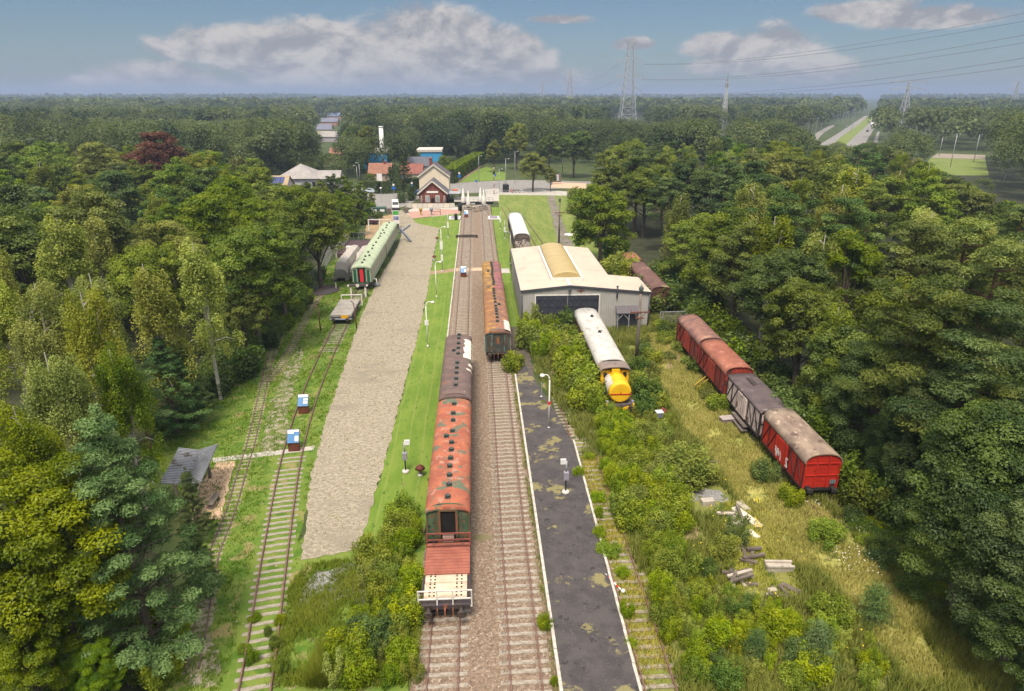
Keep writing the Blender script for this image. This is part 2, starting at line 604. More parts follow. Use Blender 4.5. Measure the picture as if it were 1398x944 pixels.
sheet('woodland_floor', right_wood_poly, 0.004, m_floor, 2.0, 0.7, 4)

gravel_road = [G(*p) for p in ((411, 765), (486, 751), (505, 700), (527, 622), (560, 497), (575, 440), (586, 382), (596, 330), (600, 312),
                               (568, 305), (561, 296), (548, 287), (533, 287), (541, 305), (549, 320), (540, 345), (515, 385), (494, 430), (470, 500),
                               (440, 590), (423, 660))]
sheet('gravel_road', gravel_road, 0.028, m_cobble, 0.45, 0.13, 7)
lawn_left = [G(*p) for p in ((486, 751), (505, 700), (527, 622), (560, 497), (575, 440), (586, 382), (596, 330), (600, 312), (568, 305), (565, 299),
                             (600, 295), (627, 292))] + [(-3.75, 150), (-3.75, 52), (-3.9, 37)] + [G(560, 700), G(520, 760)]
sheet('lawn', lawn_left, 0.02, m_lawn, 1.2, 0.12, 8)
sheet('lawn', [(3.6, 78), (5.15, 78), (5.15, 100), (5.4, 112), (5.9, 122), (5.9, 172), (3.7, 172)], 0.02, m_lawn, 0, 0, 9)
sheet('meadow', [(5.9, 100)] + [G(*p) for p in ((685, 300), (678, 266), (800, 268), (812, 290), (826, 330), (838, 352))] + [(24.5, 112), (22, 100)],
      0.012, m_meadow, 2.0, 0.2, 10)
# grass of the left yard
yard = [(-5, 9), (-16, 9)] + [G(*p) for p in ((225, 930), (255, 800), (285, 720), (215, 640), (225, 605), (262, 560), (322, 505), (372, 448), (405, 405), (450, 360), (500, 330),
                        (545, 320), (494, 430), (423, 660), (400, 800), (360, 930))]
m_yard = mat('yard grass', (0.085, 0.150, 0.016), (0.140, 0.185, 0.030), 0.5, 0.95, 0.04, 8.0, world=True,
             patches=(((0.062, 0.125, 0.010), 0.9, 0.54, 0.1), ((0.21, 0.185, 0.07), 0.5, 0.56, 0.08), ((0.26, 0.21, 0.14), 2.2, 0.64, 0.05)))
sheet('yard_grass', yard, 0.008, m_yard, 1.0, 0.25, 11)
sheet('yard_grass', [(-13, 8), (-3.62, 8), (-3.62, 41), (-9, 43), (-13, 34)], 0.005, m_yard, 1.0, 0.2, 111)
sheet('stony_patch', [G(*p) for p in ((352, 618), (372, 545), (392, 500), (408, 470), (415, 480), (402, 530), (392, 560), (396, 600), (385, 618))], 0.016, m_stony, 0.6, 0.25, 12)
sheet('stony_patch', [G(*p) for p in ((255, 935), (270, 830), (290, 790), (300, 800), (290, 850), (300, 935))], 0.016, m_stony, 0.5, 0.2, 13)
sheet('grey_gravel', [G(*p) for p in ((403, 825), (425, 788), (470, 770), (515, 775), (520, 800), (510, 830), (470, 815), (440, 835))], 0.024, m_grey_gravel, 0.5, 0.25, 14)
sheet('sand_patch', [G(*p) for p in ((262, 712), (300, 710), (322, 630), (296, 632), (270, 668))], 0.024, m_sand, 0.7, 0.08, 15)
sheet('concrete_path', [G(*p) for p in ((290, 626), (430, 609), (428, 615), (292, 632))], 0.020, m_pale, 0.6, 0.06, 16)

# the main line
sheet('ballast_bed', [(-3.6, 8), (3.5, 8), (3.5, 176), (-3.6, 176)], 0.036, m_ballast, 1.0, 0.06, 17)
sheet('ballast_edge', [(3.45, 60), (4.6, 66), (4.2, 78), (3.45, 90)], 0.016, m_ballast, 0.8, 0.2, 18)
kb = MB()
for k in range(28):
    y0 = 66 + k * 3.1
    kb.bbox(-3.80 + rng0.uniform(-.01, .01), y0, -0.05, -3.62, y0 + 3.07, 0.17, 0.02)
struct(kb.build('kerb', m_kerb))
# platform with stone edges
plat = [(3.68, 12), (7.22, 12), (7.30, 34), (7.45, 48), (6.6, 54), (5.4, 61), (4.6, 66), (3.68, 62)]
sheet('platform', plat, 0.30, m_asphalt, 0, 0, 19, thick=0.4)
ke = MB()
for k in range(25):
    ke.bbox(3.50, 12.5 + k * 2.0, -0.05, 3.675, 14.47 + k * 2.0, 0.325, 0.02)
for k in range(-3, 13):
    xx = 7.23 + 0.0093 * (k * 2.3)
    ke.bbox(xx, 18.5 + k * 2.3, -0.05, xx + 0.16, 20.76 + k * 2.3, 0.325, 0.02)
struct(ke.build('platform_edge', m_kerb))
sheet('cinder_path', [(4.4, 64), (5.6, 60), (5.5, 68), (5.2, 78), (3.9, 78), (3.6, 70)], 0.026, mat('cinder', (0.07, 0.058, 0.05), (0.11, 0.09, 0.07), 2.0, world=True), 0.8, 0.15, 20)
sheet('crossing_path', [(-8.9, 103.5), (-3.8, 106.0), (-3.8, 108.2), (-8.7, 105.6)], 0.024, mat('brown path', (0.30, 0.20, 0.13), (0.24, 0.17, 0.10), 1.0, world=True), 0.8, 0.1, 21)
sheet('crossing_path', [(-3.6, 106.2), (3.5, 106.4), (3.5, 108.4), (-3.6, 108.2)], 0.044, m_sand, 0.8, 0.1, 22)
sheet('crossing_path', [(3.65, 104.6), (5.1, 104.6), (5.1, 107.6), (3.65, 107.6)], 0.028, m_pale, 0, 0, 23)

# overgrown yard on the right
overgrown = [(7.5, 8)] + [(8.0, 50), (6, 62), (5.5, 77), (21, 77.5), (24.5, 92), (24, 40)] + [G(*p) for p in ((1190, 735), (1345, 850), (1430, 938))]
sheet('rough_grass', overgrown, 0.008, mat('rough grass', (0.130, 0.160, 0.030), (0.200, 0.195, 0.055), 0.4, 0.95, 0.06, 6.0, world=True,
      patches=(((0.060, 0.095, 0.016), 0.8, 0.55, 0.08), ((0.21, 0.175, 0.08), 0.7, 0.62, 0.06))), 1.0, 0.3, 24)
dry = [G(*p) for p in ((905, 455), (930, 455), (960, 510), (990, 560), (1035, 612), (1075, 665), (1130, 700), (1190, 760), (1270, 840), (1340, 935),
                       (1240, 935), (1180, 850), (1120, 780), (1060, 770), (1030, 720), (990, 660), (960, 610), (935, 590), (905, 530), (880, 500), (870, 460))]
sheet('dry_grass_path', dry, 0.016, m_dry, 1.0, 0.35, 25)
for i, pts in enumerate((((780, 568), (800, 560), (806, 590), (790, 600), (778, 590)), ((905, 470), (925, 470), (930, 500), (912, 510)),
                         ((922, 728), (950, 715), (962, 745), (935, 758)), ((1180, 800), (1215, 790), (1240, 830), (1220, 850)))):
    sheet('bare_patch', [G(*p) for p in pts], 0.020, mat('bare earth', (0.27, 0.195, 0.115), (0.19, 0.145, 0.075), 1.2, world=True), 0.5, 0.2, 26 + i)

# roads of the village
sheet('road', [G(*p) for p in ((505, 285), (530, 288), (556, 281), (572, 272), (572, 258), (600, 250), (540, 250), (490, 257), (440, 262), (440, 275))], 0.020, m_road, 0, 0, 30)
sheet('road', [G(*p) for p in ((600, 264), (640, 264), (690, 262), (760, 258), (830, 256), (830, 249), (760, 247), (700, 246), (640, 249), (600, 252))], 0.024, m_road, 0, 0, 31)
sheet('road', [G(*p) for p in ((556, 288), (548, 296), (626, 296), (626, 283), (600, 281), (572, 281))], 0.018, m_pale, 0, 0, 32)
sheet('plaza', [G(*p) for p in ((556, 290), (562, 299), (600, 294.5), (628, 292), (628, 287), (600, 286))], 0.026, m_plaza, 0, 0, 33)
sheet('pavement', [G(*p) for p in ((662, 259), (682, 258), (681, 275), (664, 275))], 0.028, m_pale, 0, 0, 34)
sheet('pavement', [G(*p) for p in ((676, 266), (800, 268), (800, 264), (730, 258), (676, 258))], 0.022, m_pale, 0, 0, 35)
sheet('cycle_path', [G(*p) for p in ((613, 250.5), (624, 250.5), (640, 240), (650, 233), (662, 224), (659, 222), (646, 228), (630, 238))], 0.028,
      mat('brick red path', (0.30, 0.185, 0.16), (0.25, 0.155, 0.135), 0.4, world=True), 0, 0, 36)
sheet('verge', [G(*p) for p in ((626, 250), (640, 240), (652, 232), (664, 228), (690, 236), (690, 246), (640, 248.5))], 0.012, m_lawn, 0, 0, 37)
sheet('yard_earth', [G(*p) for p in ((500, 300), (540, 292), (541, 318), (520, 330), (498, 326))], 0.014, mat('tan earth', (0.33, 0.22, 0.13), (0.26, 0.19, 0.10), 0.4, world=True), 1.5, 0.3, 38)
sheet('car_park', [G(*p) for p in ((752, 256), (800, 259), (800, 251), (755, 249))], 0.028, m_sand, 0, 0, 39)
tp = [G(*p) for p in ((747, 268), (757, 268), (764, 292), (775, 320), (784, 336), (762, 336), (758, 315), (752, 290))]
sheet('track_path', tp, 0.020, mat('grey earth path', (0.20, 0.17, 0.15), (0.12, 0.115, 0.07), 0.35, world=True,
      patches=(((0.075, 0.07, 0.065), 0.5, 0.58, 0.06),)), 2.0, 0.2, 40)
sheet('lawn', [G(*p) for p in ((562, 300), (600, 295.5), (627, 293), (627, 297), (600, 312), (568, 305))], 0.024, m_lawn, 0, 0, 41)

# the motorway far to the right, on the ground and climbing away
def hw_strip(name, l0, l1, z, m):
    sheet(name, [G(*p) for p in l0] + [G(*p) for p in reversed(l1)], z, m, 0, 0, 1)
hw_strip('motorway', [(1110, 203), (1140, 185), (1160, 172), (1180, 158.5)], [(1130, 203), (1150, 186), (1170, 172), (1186, 158.5)], 0.06, m_road)
hw_strip('motorway_verge', [(1130, 203), (1150, 186), (1170, 172), (1186, 158.5)], [(1150, 203), (1165, 188), (1183, 172), (1192, 161)], 0.04, m_meadow)
hw_strip('motorway', [(1150, 203), (1165, 188), (1183, 172), (1192, 161)], [(1178, 203), (1185, 190), (1194, 175), (1201, 161)], 0.06, m_road)
hw_strip('motorway', [(1095, 200), (1117, 180), (1136, 170), (1140, 172)], [(1108, 200), (1124, 182), (1140, 172), (1141, 173)], 0.05, m_road)
hw_strip('slip_road', [(1186, 215), (1192, 195), (1198, 180)], [(1192, 215), (1198, 195), (1201, 180)], 0.05, m_road)
sheet('motorway', [G(*p) for p in ((1270, 216), (1345, 218), (1345, 212), (1280, 210))], 0.06, mat('tan road', (0.27, 0.22, 0.17), (0.22, 0.19, 0.15), 0.2, world=True), 0, 0, 2)
sheet('verge', [G(*p) for p in ((1255, 240), (1350, 240), (1345, 218.2), (1270, 216.2))], 0.05, m_meadow, 0, 0, 3)

# ------------------------------------------------------------------ railway tracks
def offset_path(path, d):
    out = []
    for i, p in enumerate(path):
        a = Vector(path[max(0, i - 1)])
        b = Vector(path[min(len(path) - 1, i + 1)])
        t = (b - a).normalized()
        out.append((p[0] + t.y * d, p[1] - t.x * d))
    return out

def smooth_path(ctrl, step=1.0):
    """Catmull-Rom through the control points"""
    out = []
    P = [Vector(c) for c in ctrl]
    for i in range(len(P) - 1):
        p0, p1, p2, p3 = P[max(0, i - 1)], P[i], P[i + 1], P[min(len(P) - 1, i + 2)]
        n = max(1, int((p2 - p1).length / step))
        for k in range(n):
            t = k / n
            out.append(tuple(0.5 * ((2 * p1) + (p2 - p0) * t + (2 * p0 - 5 * p1 + 4 * p2 - p3) * t * t + (3 * p1 - p0 - 3 * p2 + p3) * t ** 3)))
    out.append(tuple(P[-1]))
    return out

def track(label, ctrl, gauge=1.5, z=0.04, show=(), far=(), sl=2.5, rail_m=None, sl_m=None, sl_dy=0.62, rh=0.15, group=None, sl_z=0.03, drop=0.0):
    """rails on sleepers; sleepers in the ranges `show` are parts of their own, those in `far` one mesh"""
    path = smooth_path(ctrl)
    root = thing('railway_track', label, 'railway track', (path[0][0], path[0][1], 0), 0, group)
    ox, oy = path[0]
    rail_m = rail_m or m_rail
    sl_m = sl_m or m_sleeper
    for s in (-1, 1):
        b = MB()
        pr = offset_path(path, s * gauge / 2)
        rings = []
        for i, (x, y) in enumerate(pr):
            a = Vector(pr[max(0, i - 1)])
            c = Vector(pr[min(len(pr) - 1, i + 1)])
            t = (c - a).normalized()
            n = Vector((t.y, -t.x))
            ring = []
            for w, h in ((-0.07, 0), (-0.02, 0.03), (-0.036, rh - 0.04), (-0.036, rh), (0.036, rh), (0.036, rh - 0.04), (0.02, 0.03), (0.07, 0)):
                ring.append((x + n.x * w - ox, y + n.y * w - oy, z + h))
            rings.append(ring)
        b.loft(rings)
        b.build('rail', rail_m, root)
    rng = random.Random(len(label))
    b = MB()
    b.bbox(-sl / 2, -0.125, -0.12, sl / 2, 0.125, 0.0, 0.015)
    proto = None
    fb = MB()
    nfar = 0
    d = 0.0
    cur = Vector(path[0])
    seg = 0
    acc = 0.0
    for i in range(len(path) - 1):
        a, c = Vector(path[i]), Vector(path[i + 1])
        L = (c - a).length
        while acc <= L:
            p = a.lerp(c, acc / L)
            t = (c - a).normalized()
            rz = math.atan2(-t.x, t.y) + rng.uniform(-0.02, 0.02)
            if rng.random() >= drop:
                if any(lo <= p.y <= hi for lo, hi in show):
                    loc = (p.x - ox + rng.uniform(-0.05, 0.05), p.y - oy + rng.uniform(-0.04, 0.04), z + sl_z + rng.uniform(-0.02, 0.01))
                    if proto is None:
                        proto = b.build('sleeper', sl_m, root, loc, rz)
                    else:
                        inst(proto, root, loc, rz)
                elif any(lo <= p.y <= hi for lo, hi in far):
                    n = Vector((t.y, -t.x)) * (sl / 2)
                    fb.bar((p.x - ox - n.x, p.y - oy - n.y, z + sl_z - 0.06), (p.x - ox + n.x, p.y - oy + n.y, z + sl_z - 0.06), 0.25, 0.12)
                    nfar += 1
            acc += sl_dy
        acc -= L
    if nfar:
        o = fb.build('sleeper_bed', sl_m, root)
        o['kind'] = 'stuff'
    return root

track('straight rusty track under the red roofed carriages beside the mown lawn', [(-2.07, 8), (-2.07, 178)], show=((15, 30), (64, 104)), far=((104, 172),))
track('straight rusty track along the dark platform, under the two orange roofed carriages', [(1.98, 8), (1.98, 178)], show=((15, 67),), far=((95, 172),))
track('overgrown rusty track between the platform edge and the green bushes', [(8.35, 8), (8.35, 30), (8.25, 45), (8.0, 60), (9.2, 72)], show=((18, 47),), far=((47, 64),), sl_m=m_sleeper_old)
track('hidden track in the bushes under the yellow locomotive, leading out of the shed doors', [(12.3, 44), (12.3, 76)], far=((44, 76),), sl_m=m_sleeper_old)
track('hidden track in the grass under the row of red goods wagons', [(23.5, 36), (23.5, 97)], far=((36, 97),), sl_m=m_sleeper_old)
track('track with pale sleepers in the grass, running past the information boards to the green carriages',
      [(-10.2, 19), (-11.13, 25.7), (-13.0, 36), (-14.98, 48.1), (-16.3, 62), (-17.0, 80), (-16.85, 96), (-16.8, 133)], show=((19, 47.5),), far=((70, 133),), drop=0.04, sl=2.15, sl_m=mat('grey sleeper in grass', (0.31, 0.28, 0.235), (0.20, 0.175, 0.125), 2.0, 0.9, patches=(((0.10, 0.115, 0.03), 1.3, 0.57, 0.08),)), sl_z=-0.0)
track('track in the far meadow under the white roofed wagon', [(7.8, 100), (7.8, 150), (7.0, 172)], far=((100, 150),), sl_m=m_sleeper_old, z=0.015)
track('track in the far meadow right of the white roofed wagon', [(12.2, 100), (11.6, 130), (9.5, 165)], sl_m=m_sleeper_old, z=0.015, rail_m=m_rail_far)
gctrl = [G(*p) for p in ((262, 916), (278, 834), (291, 761), (313, 703.5), (332, 640), (344.6, 597), (361, 523))]
m_gsl = mat('short grey sleeper', (0.30, 0.26, 0.20), (0.22, 0.20, 0.11), 2.0, 0.9)
track('narrow gauge track running past the shelter along the left edge of the grass', gctrl, 0.62, 0.012, ((19, 50),), ((50, 66),), 1.0, m_rail_far, m_gsl, 0.55, 0.07, sl_z=0.012)
track('left branch of the narrow gauge track, bending round to the turntable', [G(*p) for p in ((361, 523), (369.4, 490), (383, 457), (402, 429.6), (432.7, 410), (441, 403))],
      0.62, 0.012, (), ((60, 95),), 1.0, m_rail_far, m_gsl, 0.6, 0.07, sl_z=0.012)
track('right branch of the narrow gauge track, running straight to the turntable', [G(*p) for p in ((361, 523), (386, 495.6), (410.7, 449), (430, 413), (441, 403))],
      0.62, 0.020, (), ((60, 95),), 1.0, m_rail_far, m_gsl, 0.6, 0.07, sl_z=0.012)
# ================================================================== ROLLING STOCK
m_under = mat('grimy underframe', (0.022, 0.020, 0.019), (0.045, 0.036, 0.030), 2.0, 0.8)
m_wheel = mat('wheel steel', (0.050, 0.042, 0.038), (0.09, 0.07, 0.06), 3.0, 0.5, metal=0.4)
m_glass = mat('dark window', (0.012, 0.014, 0.016), (0.03, 0.035, 0.04), 1.0, 0.15, spec=0.6)
m_black = mat('black interior', (0.006, 0.006, 0.006), (0.012, 0.011, 0.010), 1.0, 0.9)
m_vent = mat('vent metal', (0.035, 0.042, 0.040), (0.075, 0.095, 0.085), 3.0, 0.6)
m_buffer = mat('buffer steel', (0.10, 0.075, 0.06), (0.05, 0.045, 0.042), 4.0, 0.5, metal=0.4)
m_rust = mat('rust', (0.22, 0.075, 0.035), (0.12, 0.05, 0.03), 3.0, 0.85)

def arc_pts(w, ze, zt, n=12, flat=0.0):
    """roof section from the left eave over the ridge to the right eave (elliptical, fuller at the shoulders)"""
    out = []
    for i in range(n + 1):
        a = PI - PI * i / n
        c, s = math.cos(a), math.sin(a)
        p = 0.78
        x = math.copysign(abs(c) ** p, c) * w / 2
        z = ze + (zt - ze) * (abs(s) ** p)
        out.append((x, z))
    return out

def roof_mesh(w, L, ze, zt, dome=0.0, over=0.12, th=0.07, ridges=0):
    b = MB()
    b.smooth = True
    rings = []
    y0, y1 = -L / 2 - over, L / 2 + over
    st = []
    if dome > 0:
        for k in range(6):
            u = k / 5
            st.append((y0 + dome * (1 - math.cos(u * PI / 2)), math.sin(u * PI / 2) * 0.55 + 0.45))
        ys = [(y0 + dome + (y1 - y0 - 2 * dome) * k / 8, 1.0) for k in range(1, 8)]
        st += ys
        for k in range(5, -1, -1):
            u = k / 5
            st.append((y1 - dome * (1 - math.cos(u * PI / 2)), math.sin(u * PI / 2) * 0.55 + 0.45))
    else:
        st = [(y0 + (y1 - y0) * k / 6, 1.0) for k in range(7)]
    for y, f in st:
        top = arc_pts(w * (0.94 + 0.06 * f), ze, ze + (zt - ze) * f)
        bot = [(x * 0.97, z - th) for x, z in reversed(top)]
        rings.append([(x, y, z) for x, z in top + bot])
    b.loft(rings, True)
    for k in range(ridges):        # seams between the roof sheets
        y = -L / 2 + L * (k + 0.5) / ridges
        top = arc_pts(w + 0.03, ze, zt + 0.02)
        rr = []
        for yy in (y - 0.03, y + 0.03):
            rr.append([(x, yy, z) for x, z in top] + [(x * 0.98, yy, z - 0.04) for x, z in reversed(top)])
        b.smooth = False
        b.loft(rr)
    return b

def wheelset(parent, ys, r=0.48, gauge=1.5, name='wheel'):
    proto = None
    for y in ys:
        for s in (-1, 1):
            if proto is None:
                w = MB()
                w.cyl((-0.065, 0, 0), (0.065, 0, 0), r, n=18)
                w.cyl((0.065 - 0.13, 0, 0), (0.065 - 0.17, 0, 0), r + 0.03, n=18)
                w.cyl((0.06, 0, 0), (0.16, 0, 0), 0.13, n=10)
                proto = w.build(name, m_wheel, parent, (s * gauge / 2, y, r + 0.19))
                proto.rotation_euler = (0, 0, 0 if s > 0 else PI)
            else:
                inst(proto, parent, (s * gauge / 2, y, r + 0.19), 0 if s > 0 else PI)

def bogie(parent, y):
    b = MB()
    for s in (-1, 1):
        b.bbox(s * 1.0 - 0.06, -1.5, 0.5, s * 1.0 + 0.06, 1.5, 0.72, 0.03)
        for yy in (-1.05, 1.05):
            b.box(s * 1.0 - 0.10, yy - 0.16, 0.44, s * 1.0 + 0.10, yy + 0.16, 0.84)
        b.box(s * 0.98 - 0.12, -0.4, 0.46, s * 0.98 + 0.12, 0.4, 0.9)
    b.box(-0.94, -0.25, 0.55, 0.94, 0.25, 0.85)
    o = b.build('bogie', m_under, parent, (0, y, 0))
    wheelset(o, (-1.05, 1.05))
    return o

def buffers(parent, L, m=None, zs=1.05, ends=(-1, 1), ln=0.55):
    proto = None
    for e in ends:
        for s in (-1, 1):
            if proto is None:
                b = MB()
                b.box(-0.17, -0.04, -0.17, 0.17, 0.0, 0.17)
                b.cyl((0, -0.02, 0), (0, -ln + 0.12, 0), 0.13, 0.10, 10)
                b.cyl((0, -ln + 0.1, 0), (0, -ln + 0.04, 0), 0.24, 0.25, 14)
                b.cyl((0, -ln + 0.04, 0), (0, -ln, 0), 0.25, 0.16, 14)
                proto = b.build('buffer', m or m_buffer, parent, (s * 0.87, e * L / 2, zs), 0 if e < 0 else PI)
            else:
                inst(proto, parent, (s * 0.87, e * L / 2, zs), 0 if e < 0 else PI)

def coupling(parent, y, e=-1):
    b = MB()
    b.box(-0.12, y - 0.03, 0.92, 0.12, y + 0.03, 1.16)
    b.bar((0, y, 1.04), (0, y + e * 0.32, 1.0), 0.08, 0.12)
    b.bar((0, y + e * 0.3, 1.02), (0, y + e * 0.34, 0.68), 0.07, 0.07)
    for s in (-0.42, 0.42):
        b.tube([(s, y, 0.98), (s, y + e * 0.16, 0.9), (s, y + e * 0.17, 0.6)], 0.04, 6)
    b.build('coupling', m_rust, parent)

def roof_z(x, w, ze, zt):
    p = 0.78
    c = min(1.0, (abs(x) / (w / 2)) ** (1 / p))
    return ze + (zt - ze) * (math.sqrt(max(0.0, 1 - c * c)) ** p)

def carriage(name, label, cat, x, y0, y1, side_m, end_m, roof_m, w=2.75, zf=1.15, ze=3.15, zt=3.85, nwin=7, door_m=None, leaf_m=None,
             vents=(), dome=0.5, group=None, rz=0.0, win_m=None, win_z=(1.95, 2.75), both_sides=True, band_m=None, end_style='gangway', bog=True, ridges=0, over=0.12, leaf_w=0.45):
    L = y1 - y0
    root = thing(name, label, cat, (x, (y0 + y1) / 2, 0.04), rz, group)
    bw = w - 0.12
    prof = [(-bw / 2, zf), (-bw / 2, ze - 0.02)] + [(px * bw / w, pz - 0.085) for px, pz in arc_pts(w, ze, zt)][1:-1] + [(bw / 2, ze - 0.02), (bw / 2, zf)]
    b = MB()
    b.prof_y(prof, -L / 2, L / 2)
    for s in (-1, 1):       # waist rail and cantrail strips
        for zz in (win_z[0] - 0.12, win_z[1] + 0.14):
            b.box(s * bw / 2 - 0.02, -L / 2 + 0.02, zz, s * bw / 2 + 0.02, L / 2 - 0.02, zz + 0.06)
    b.build('body', side_m, root)
    roof_mesh(w, L, ze, zt, dome, over, ridges=ridges).build('roof', roof_m, root)
    u = MB()
    u.box(-1.2, -L / 2 + 0.03, zf - 0.28, 1.2, L / 2 - 0.03, zf - 0.004)
    u.box(-0.9, -1.6, 0.45, 0.9, 1.6, zf - 0.28)
    for s in (-1, 1):
        u.box(s * 1.12 - 0.05, -L / 2 + 2.2, 0.62, s * 1.12 + 0.05, L / 2 - 2.2, 0.70)
    u.build('underframe', m_under, root)
    if bog:
        bogie(root, -L / 2 + 2.6)
        bogie(root, L / 2 - 2.6)
    else:
        wheelset(root, (-L / 2 + 2.0, L / 2 - 2.0))
    # headstocks and buffers
    h = MB()
    for e in (-1, 1):
        h = MB()
        h.box(-1.28, e * (L / 2 + 0.05) - 0.05, 0.85, 1.28, e * (L / 2 + 0.05) + 0.05, 1.22)
        h.build('headstock', m_under, root)
    buffers(root, L + 0.2)
    coupling(root, -L / 2 - 0.1, -1)
    # ends
    for e in (-1, 1):
        ey = e * L / 2
        d = MB()
        if end_style == 'gangway':
            for s in (-1, 1):
                d.box(s * 0.52 - 0.07, ey - 0.16, zf, s * 0.52 + 0.07, ey + 0.16, 3.30)
            d.box(-0.59, ey - 0.16, 3.30, 0.59, ey + 0.16, 3.42)
            d.box(-0.66, ey - 0.22, zf - 0.12, 0.66, ey + 0.22, zf - 0.006)
            fr = d.build('gangway', door_m or m_under, root)
            lf = MB()
            lw = leaf_w
            if lw < 0.4:
                rc_ = MB()
                rc_.box(-0.447, ey - 0.03, zf + 0.003, 0.447, ey + 0.03, 3.29)
                rc_.build('gangway_recess', m_black, root)
            lf.box(-lw, ey - 0.04, zf + 0.002, lw, ey + 0.04, 3.296)
            lf.build('door', (leaf_m or m_black), root)
        p = MB()
        for s in (-1, 1):       # corner pillars and mouldings of the end wall
            for xx in (0.78, bw / 2 - 0.05):
                p.box(s * xx - 0.035, ey - 0.045, zf + 0.02, s * xx + 0.035, ey + 0.045, 3.12)
        p.box(-bw / 2 + 0.04, ey - 0.06, zf - 0.05, bw / 2 - 0.04, ey + 0.06, zf + 0.06)
        p.build('end_frame', door_m or end_m, root)
        for s in (-1, 1):
            q = MB()
            q.box(s * 1.0 - 0.17, ey - 0.025, zf + 0.10, s * 1.0 + 0.17, ey + 0.025, 3.05)
            q.build('end_panel', end_m, root)
    # side windows
    proto = None
    for s in (-1, 1):
        for k in range(nwin):
            yy = -L / 2 + L * (k + 0.5) / nwin
            if proto is None:
                wb = MB()
                ww = min(0.62, L / nwin * 0.36)
                wb.box(-0.03, -ww, win_z[0], 0.03, ww, win_z[1])
                proto = wb.build('window', win_m or m_glass, root, (s * bw / 2, yy, 0))
            else:
                inst(proto, root, (s * bw / 2, yy, 0))
    # roof ventilators
    proto = None
    for vx, vt in vents:
        yy = -L / 2 + L * vt
        zz = roof_z(vx, w, ze, zt)
        if proto is None:
            v = MB()
            v.box(-0.17, -0.17, -0.06, 0.17, 0.17, 0.05)
            v.cyl((0, 0, 0.04), (0, 0, 0.15), 0.09, n=8)
            v.cyl((0, 0, 0.15), (0, 0, 0.21), 0.19, 0.13, 8)
            proto = v.build('roof_vent', m_vent, root, (vx, yy, zz))
        else:
            inst(proto, root, (vx, yy, zz))
    return root

# --- left train on the first track: red-roofed carriage, purple-brown carriage behind it
m_green_rot = mat('peeling green paint', (0.045, 0.085, 0.045), (0.075, 0.115, 0.065), 2.5, 0.8,
                  patches=(((0.16, 0.07, 0.03), 2.2, 0.56, 0.06), ((0.025, 0.022, 0.016), 2.6, 0.56, 0.08), ((0.22, 0.22, 0.17), 5.0, 0.64, 0.04)))
m_roof_red = mat('flaking orange red roof', (0.36, 0.115, 0.062), (0.26, 0.080, 0.050), 1.0, 0.8, 0.004, 10,
                 patches=(((0.36, 0.19, 0.14), 1.6, 0.55, 0.10), ((0.105, 0.125, 0.085), 0.8, 0.555, 0.03), ((0.50, 0.155, 0.06), 2.2, 0.61, 0.05), ((0.085, 0.05, 0.038), 3.4, 0.63, 0.05)))
m_roof_purple = mat('dull purple brown roof', (0.145, 0.098, 0.088), (0.105, 0.072, 0.066), 1.0, 0.8, 0.004, 10,
                    patches=(((0.20, 0.09, 0.06), 0.9, 0.58, 0.07), ((0.10, 0.105, 0.075), 1.1, 0.60, 0.05), ((0.21, 0.17, 0.155), 4.0, 0.62, 0.05)))
va = [(0.0, 0.035), (0.04, 0.125), (0.02, 0.20), (0.0, 0.275), (0.02, 0.345), (0.03, 0.42), (0.02, 0.49), (-0.38, 0.555), (0.02, 0.605), (0.02, 0.72), (0.0, 0.80), (0.02, 0.91)]
carriage_red = carriage('passenger_carriage', 'green carriage with a flaking orange red roof and open doorway, behind the flat wagon', 'railway carriage',
         -2.07, 34.5, 49.4, m_green_rot, m_green_rot, m_roof_red, door_m=mat('rusty green frame', (0.07, 0.085, 0.05), (0.20, 0.075, 0.035), 1.6, 0.8),
         vents=va, group='passenger carriages')
# worn bare patch of grey-green zinc on the red roof
vb = [(0.05, 0.10), (0.05, 0.19), (0.05, 0.28), (0.05, 0.36), (0.06, 0.44), (0.08, 0.60), (-0.35, 0.66), (0.06, 0.70), (0.06, 0.79), (0.06, 0.89), (0.06, 0.96)]
carriage_purple = carriage('passenger_carriage', 'carriage with a dull purple brown roof and torn white patch, behind the red roofed one', 'railway carriage',
         -2.07, 50.3, 64.9, mat('dark grimy maroon', (0.06, 0.035, 0.04), (0.10, 0.06, 0.055), 2.0), m_green_rot, m_roof_purple, vents=vb, group='passenger carriages')

def roof_patch(root, w, ze, zt, y0, y1, x0, x1, m, seed, name='roof_patch', proud=0.018):
    """a torn sheet of paint or canvas lying on the curved roof"""
    rng = random.Random(seed)
    b = MB()
    n = 26
    rows = []
    for i in range(n + 1):
        y = y0 + (y1 - y0) * i / n
        e0 = x0 + rng.uniform(-0.10, 0.10)
        e1 = x1 - (rng.uniform(0, 0.07) if x1 < w / 2 - 0.02 else 0)
        row = []
        for k in range(7):
            xx = e0 + (e1 - e0) * k / 6
            xx = max(-w / 2 * 0.999, min(w / 2 * 0.999, xx))
            row.append((xx * (1 + proud / 2), y, roof_z(xx, w, ze, zt) + proud))
        rows.append(row)
    for i in range(n):
        for s in range(6):
            b.add([rows[i][s], rows[i][s + 1], rows[i + 1][s + 1], rows[i + 1][s]], [(0, 1, 2, 3)])
    return b.build(name, m, root)
m_white_tarp = mat('cream white paint', (0.72, 0.64, 0.54), (0.60, 0.52, 0.42), 2.0, 0.8, patches=(((0.32, 0.24, 0.18), 3.0, 0.64, 0.06),))
roof_patch(carriage_purple, 2.75, 3.15, 3.85, 0.6, 5.6, 0.62, 1.375, m_white_tarp, 4)
roof_patch(carriage_purple, 2.75, 3.15, 3.85, -2.2, -1.9, 0.9, 1.375, m_white_tarp, 5)
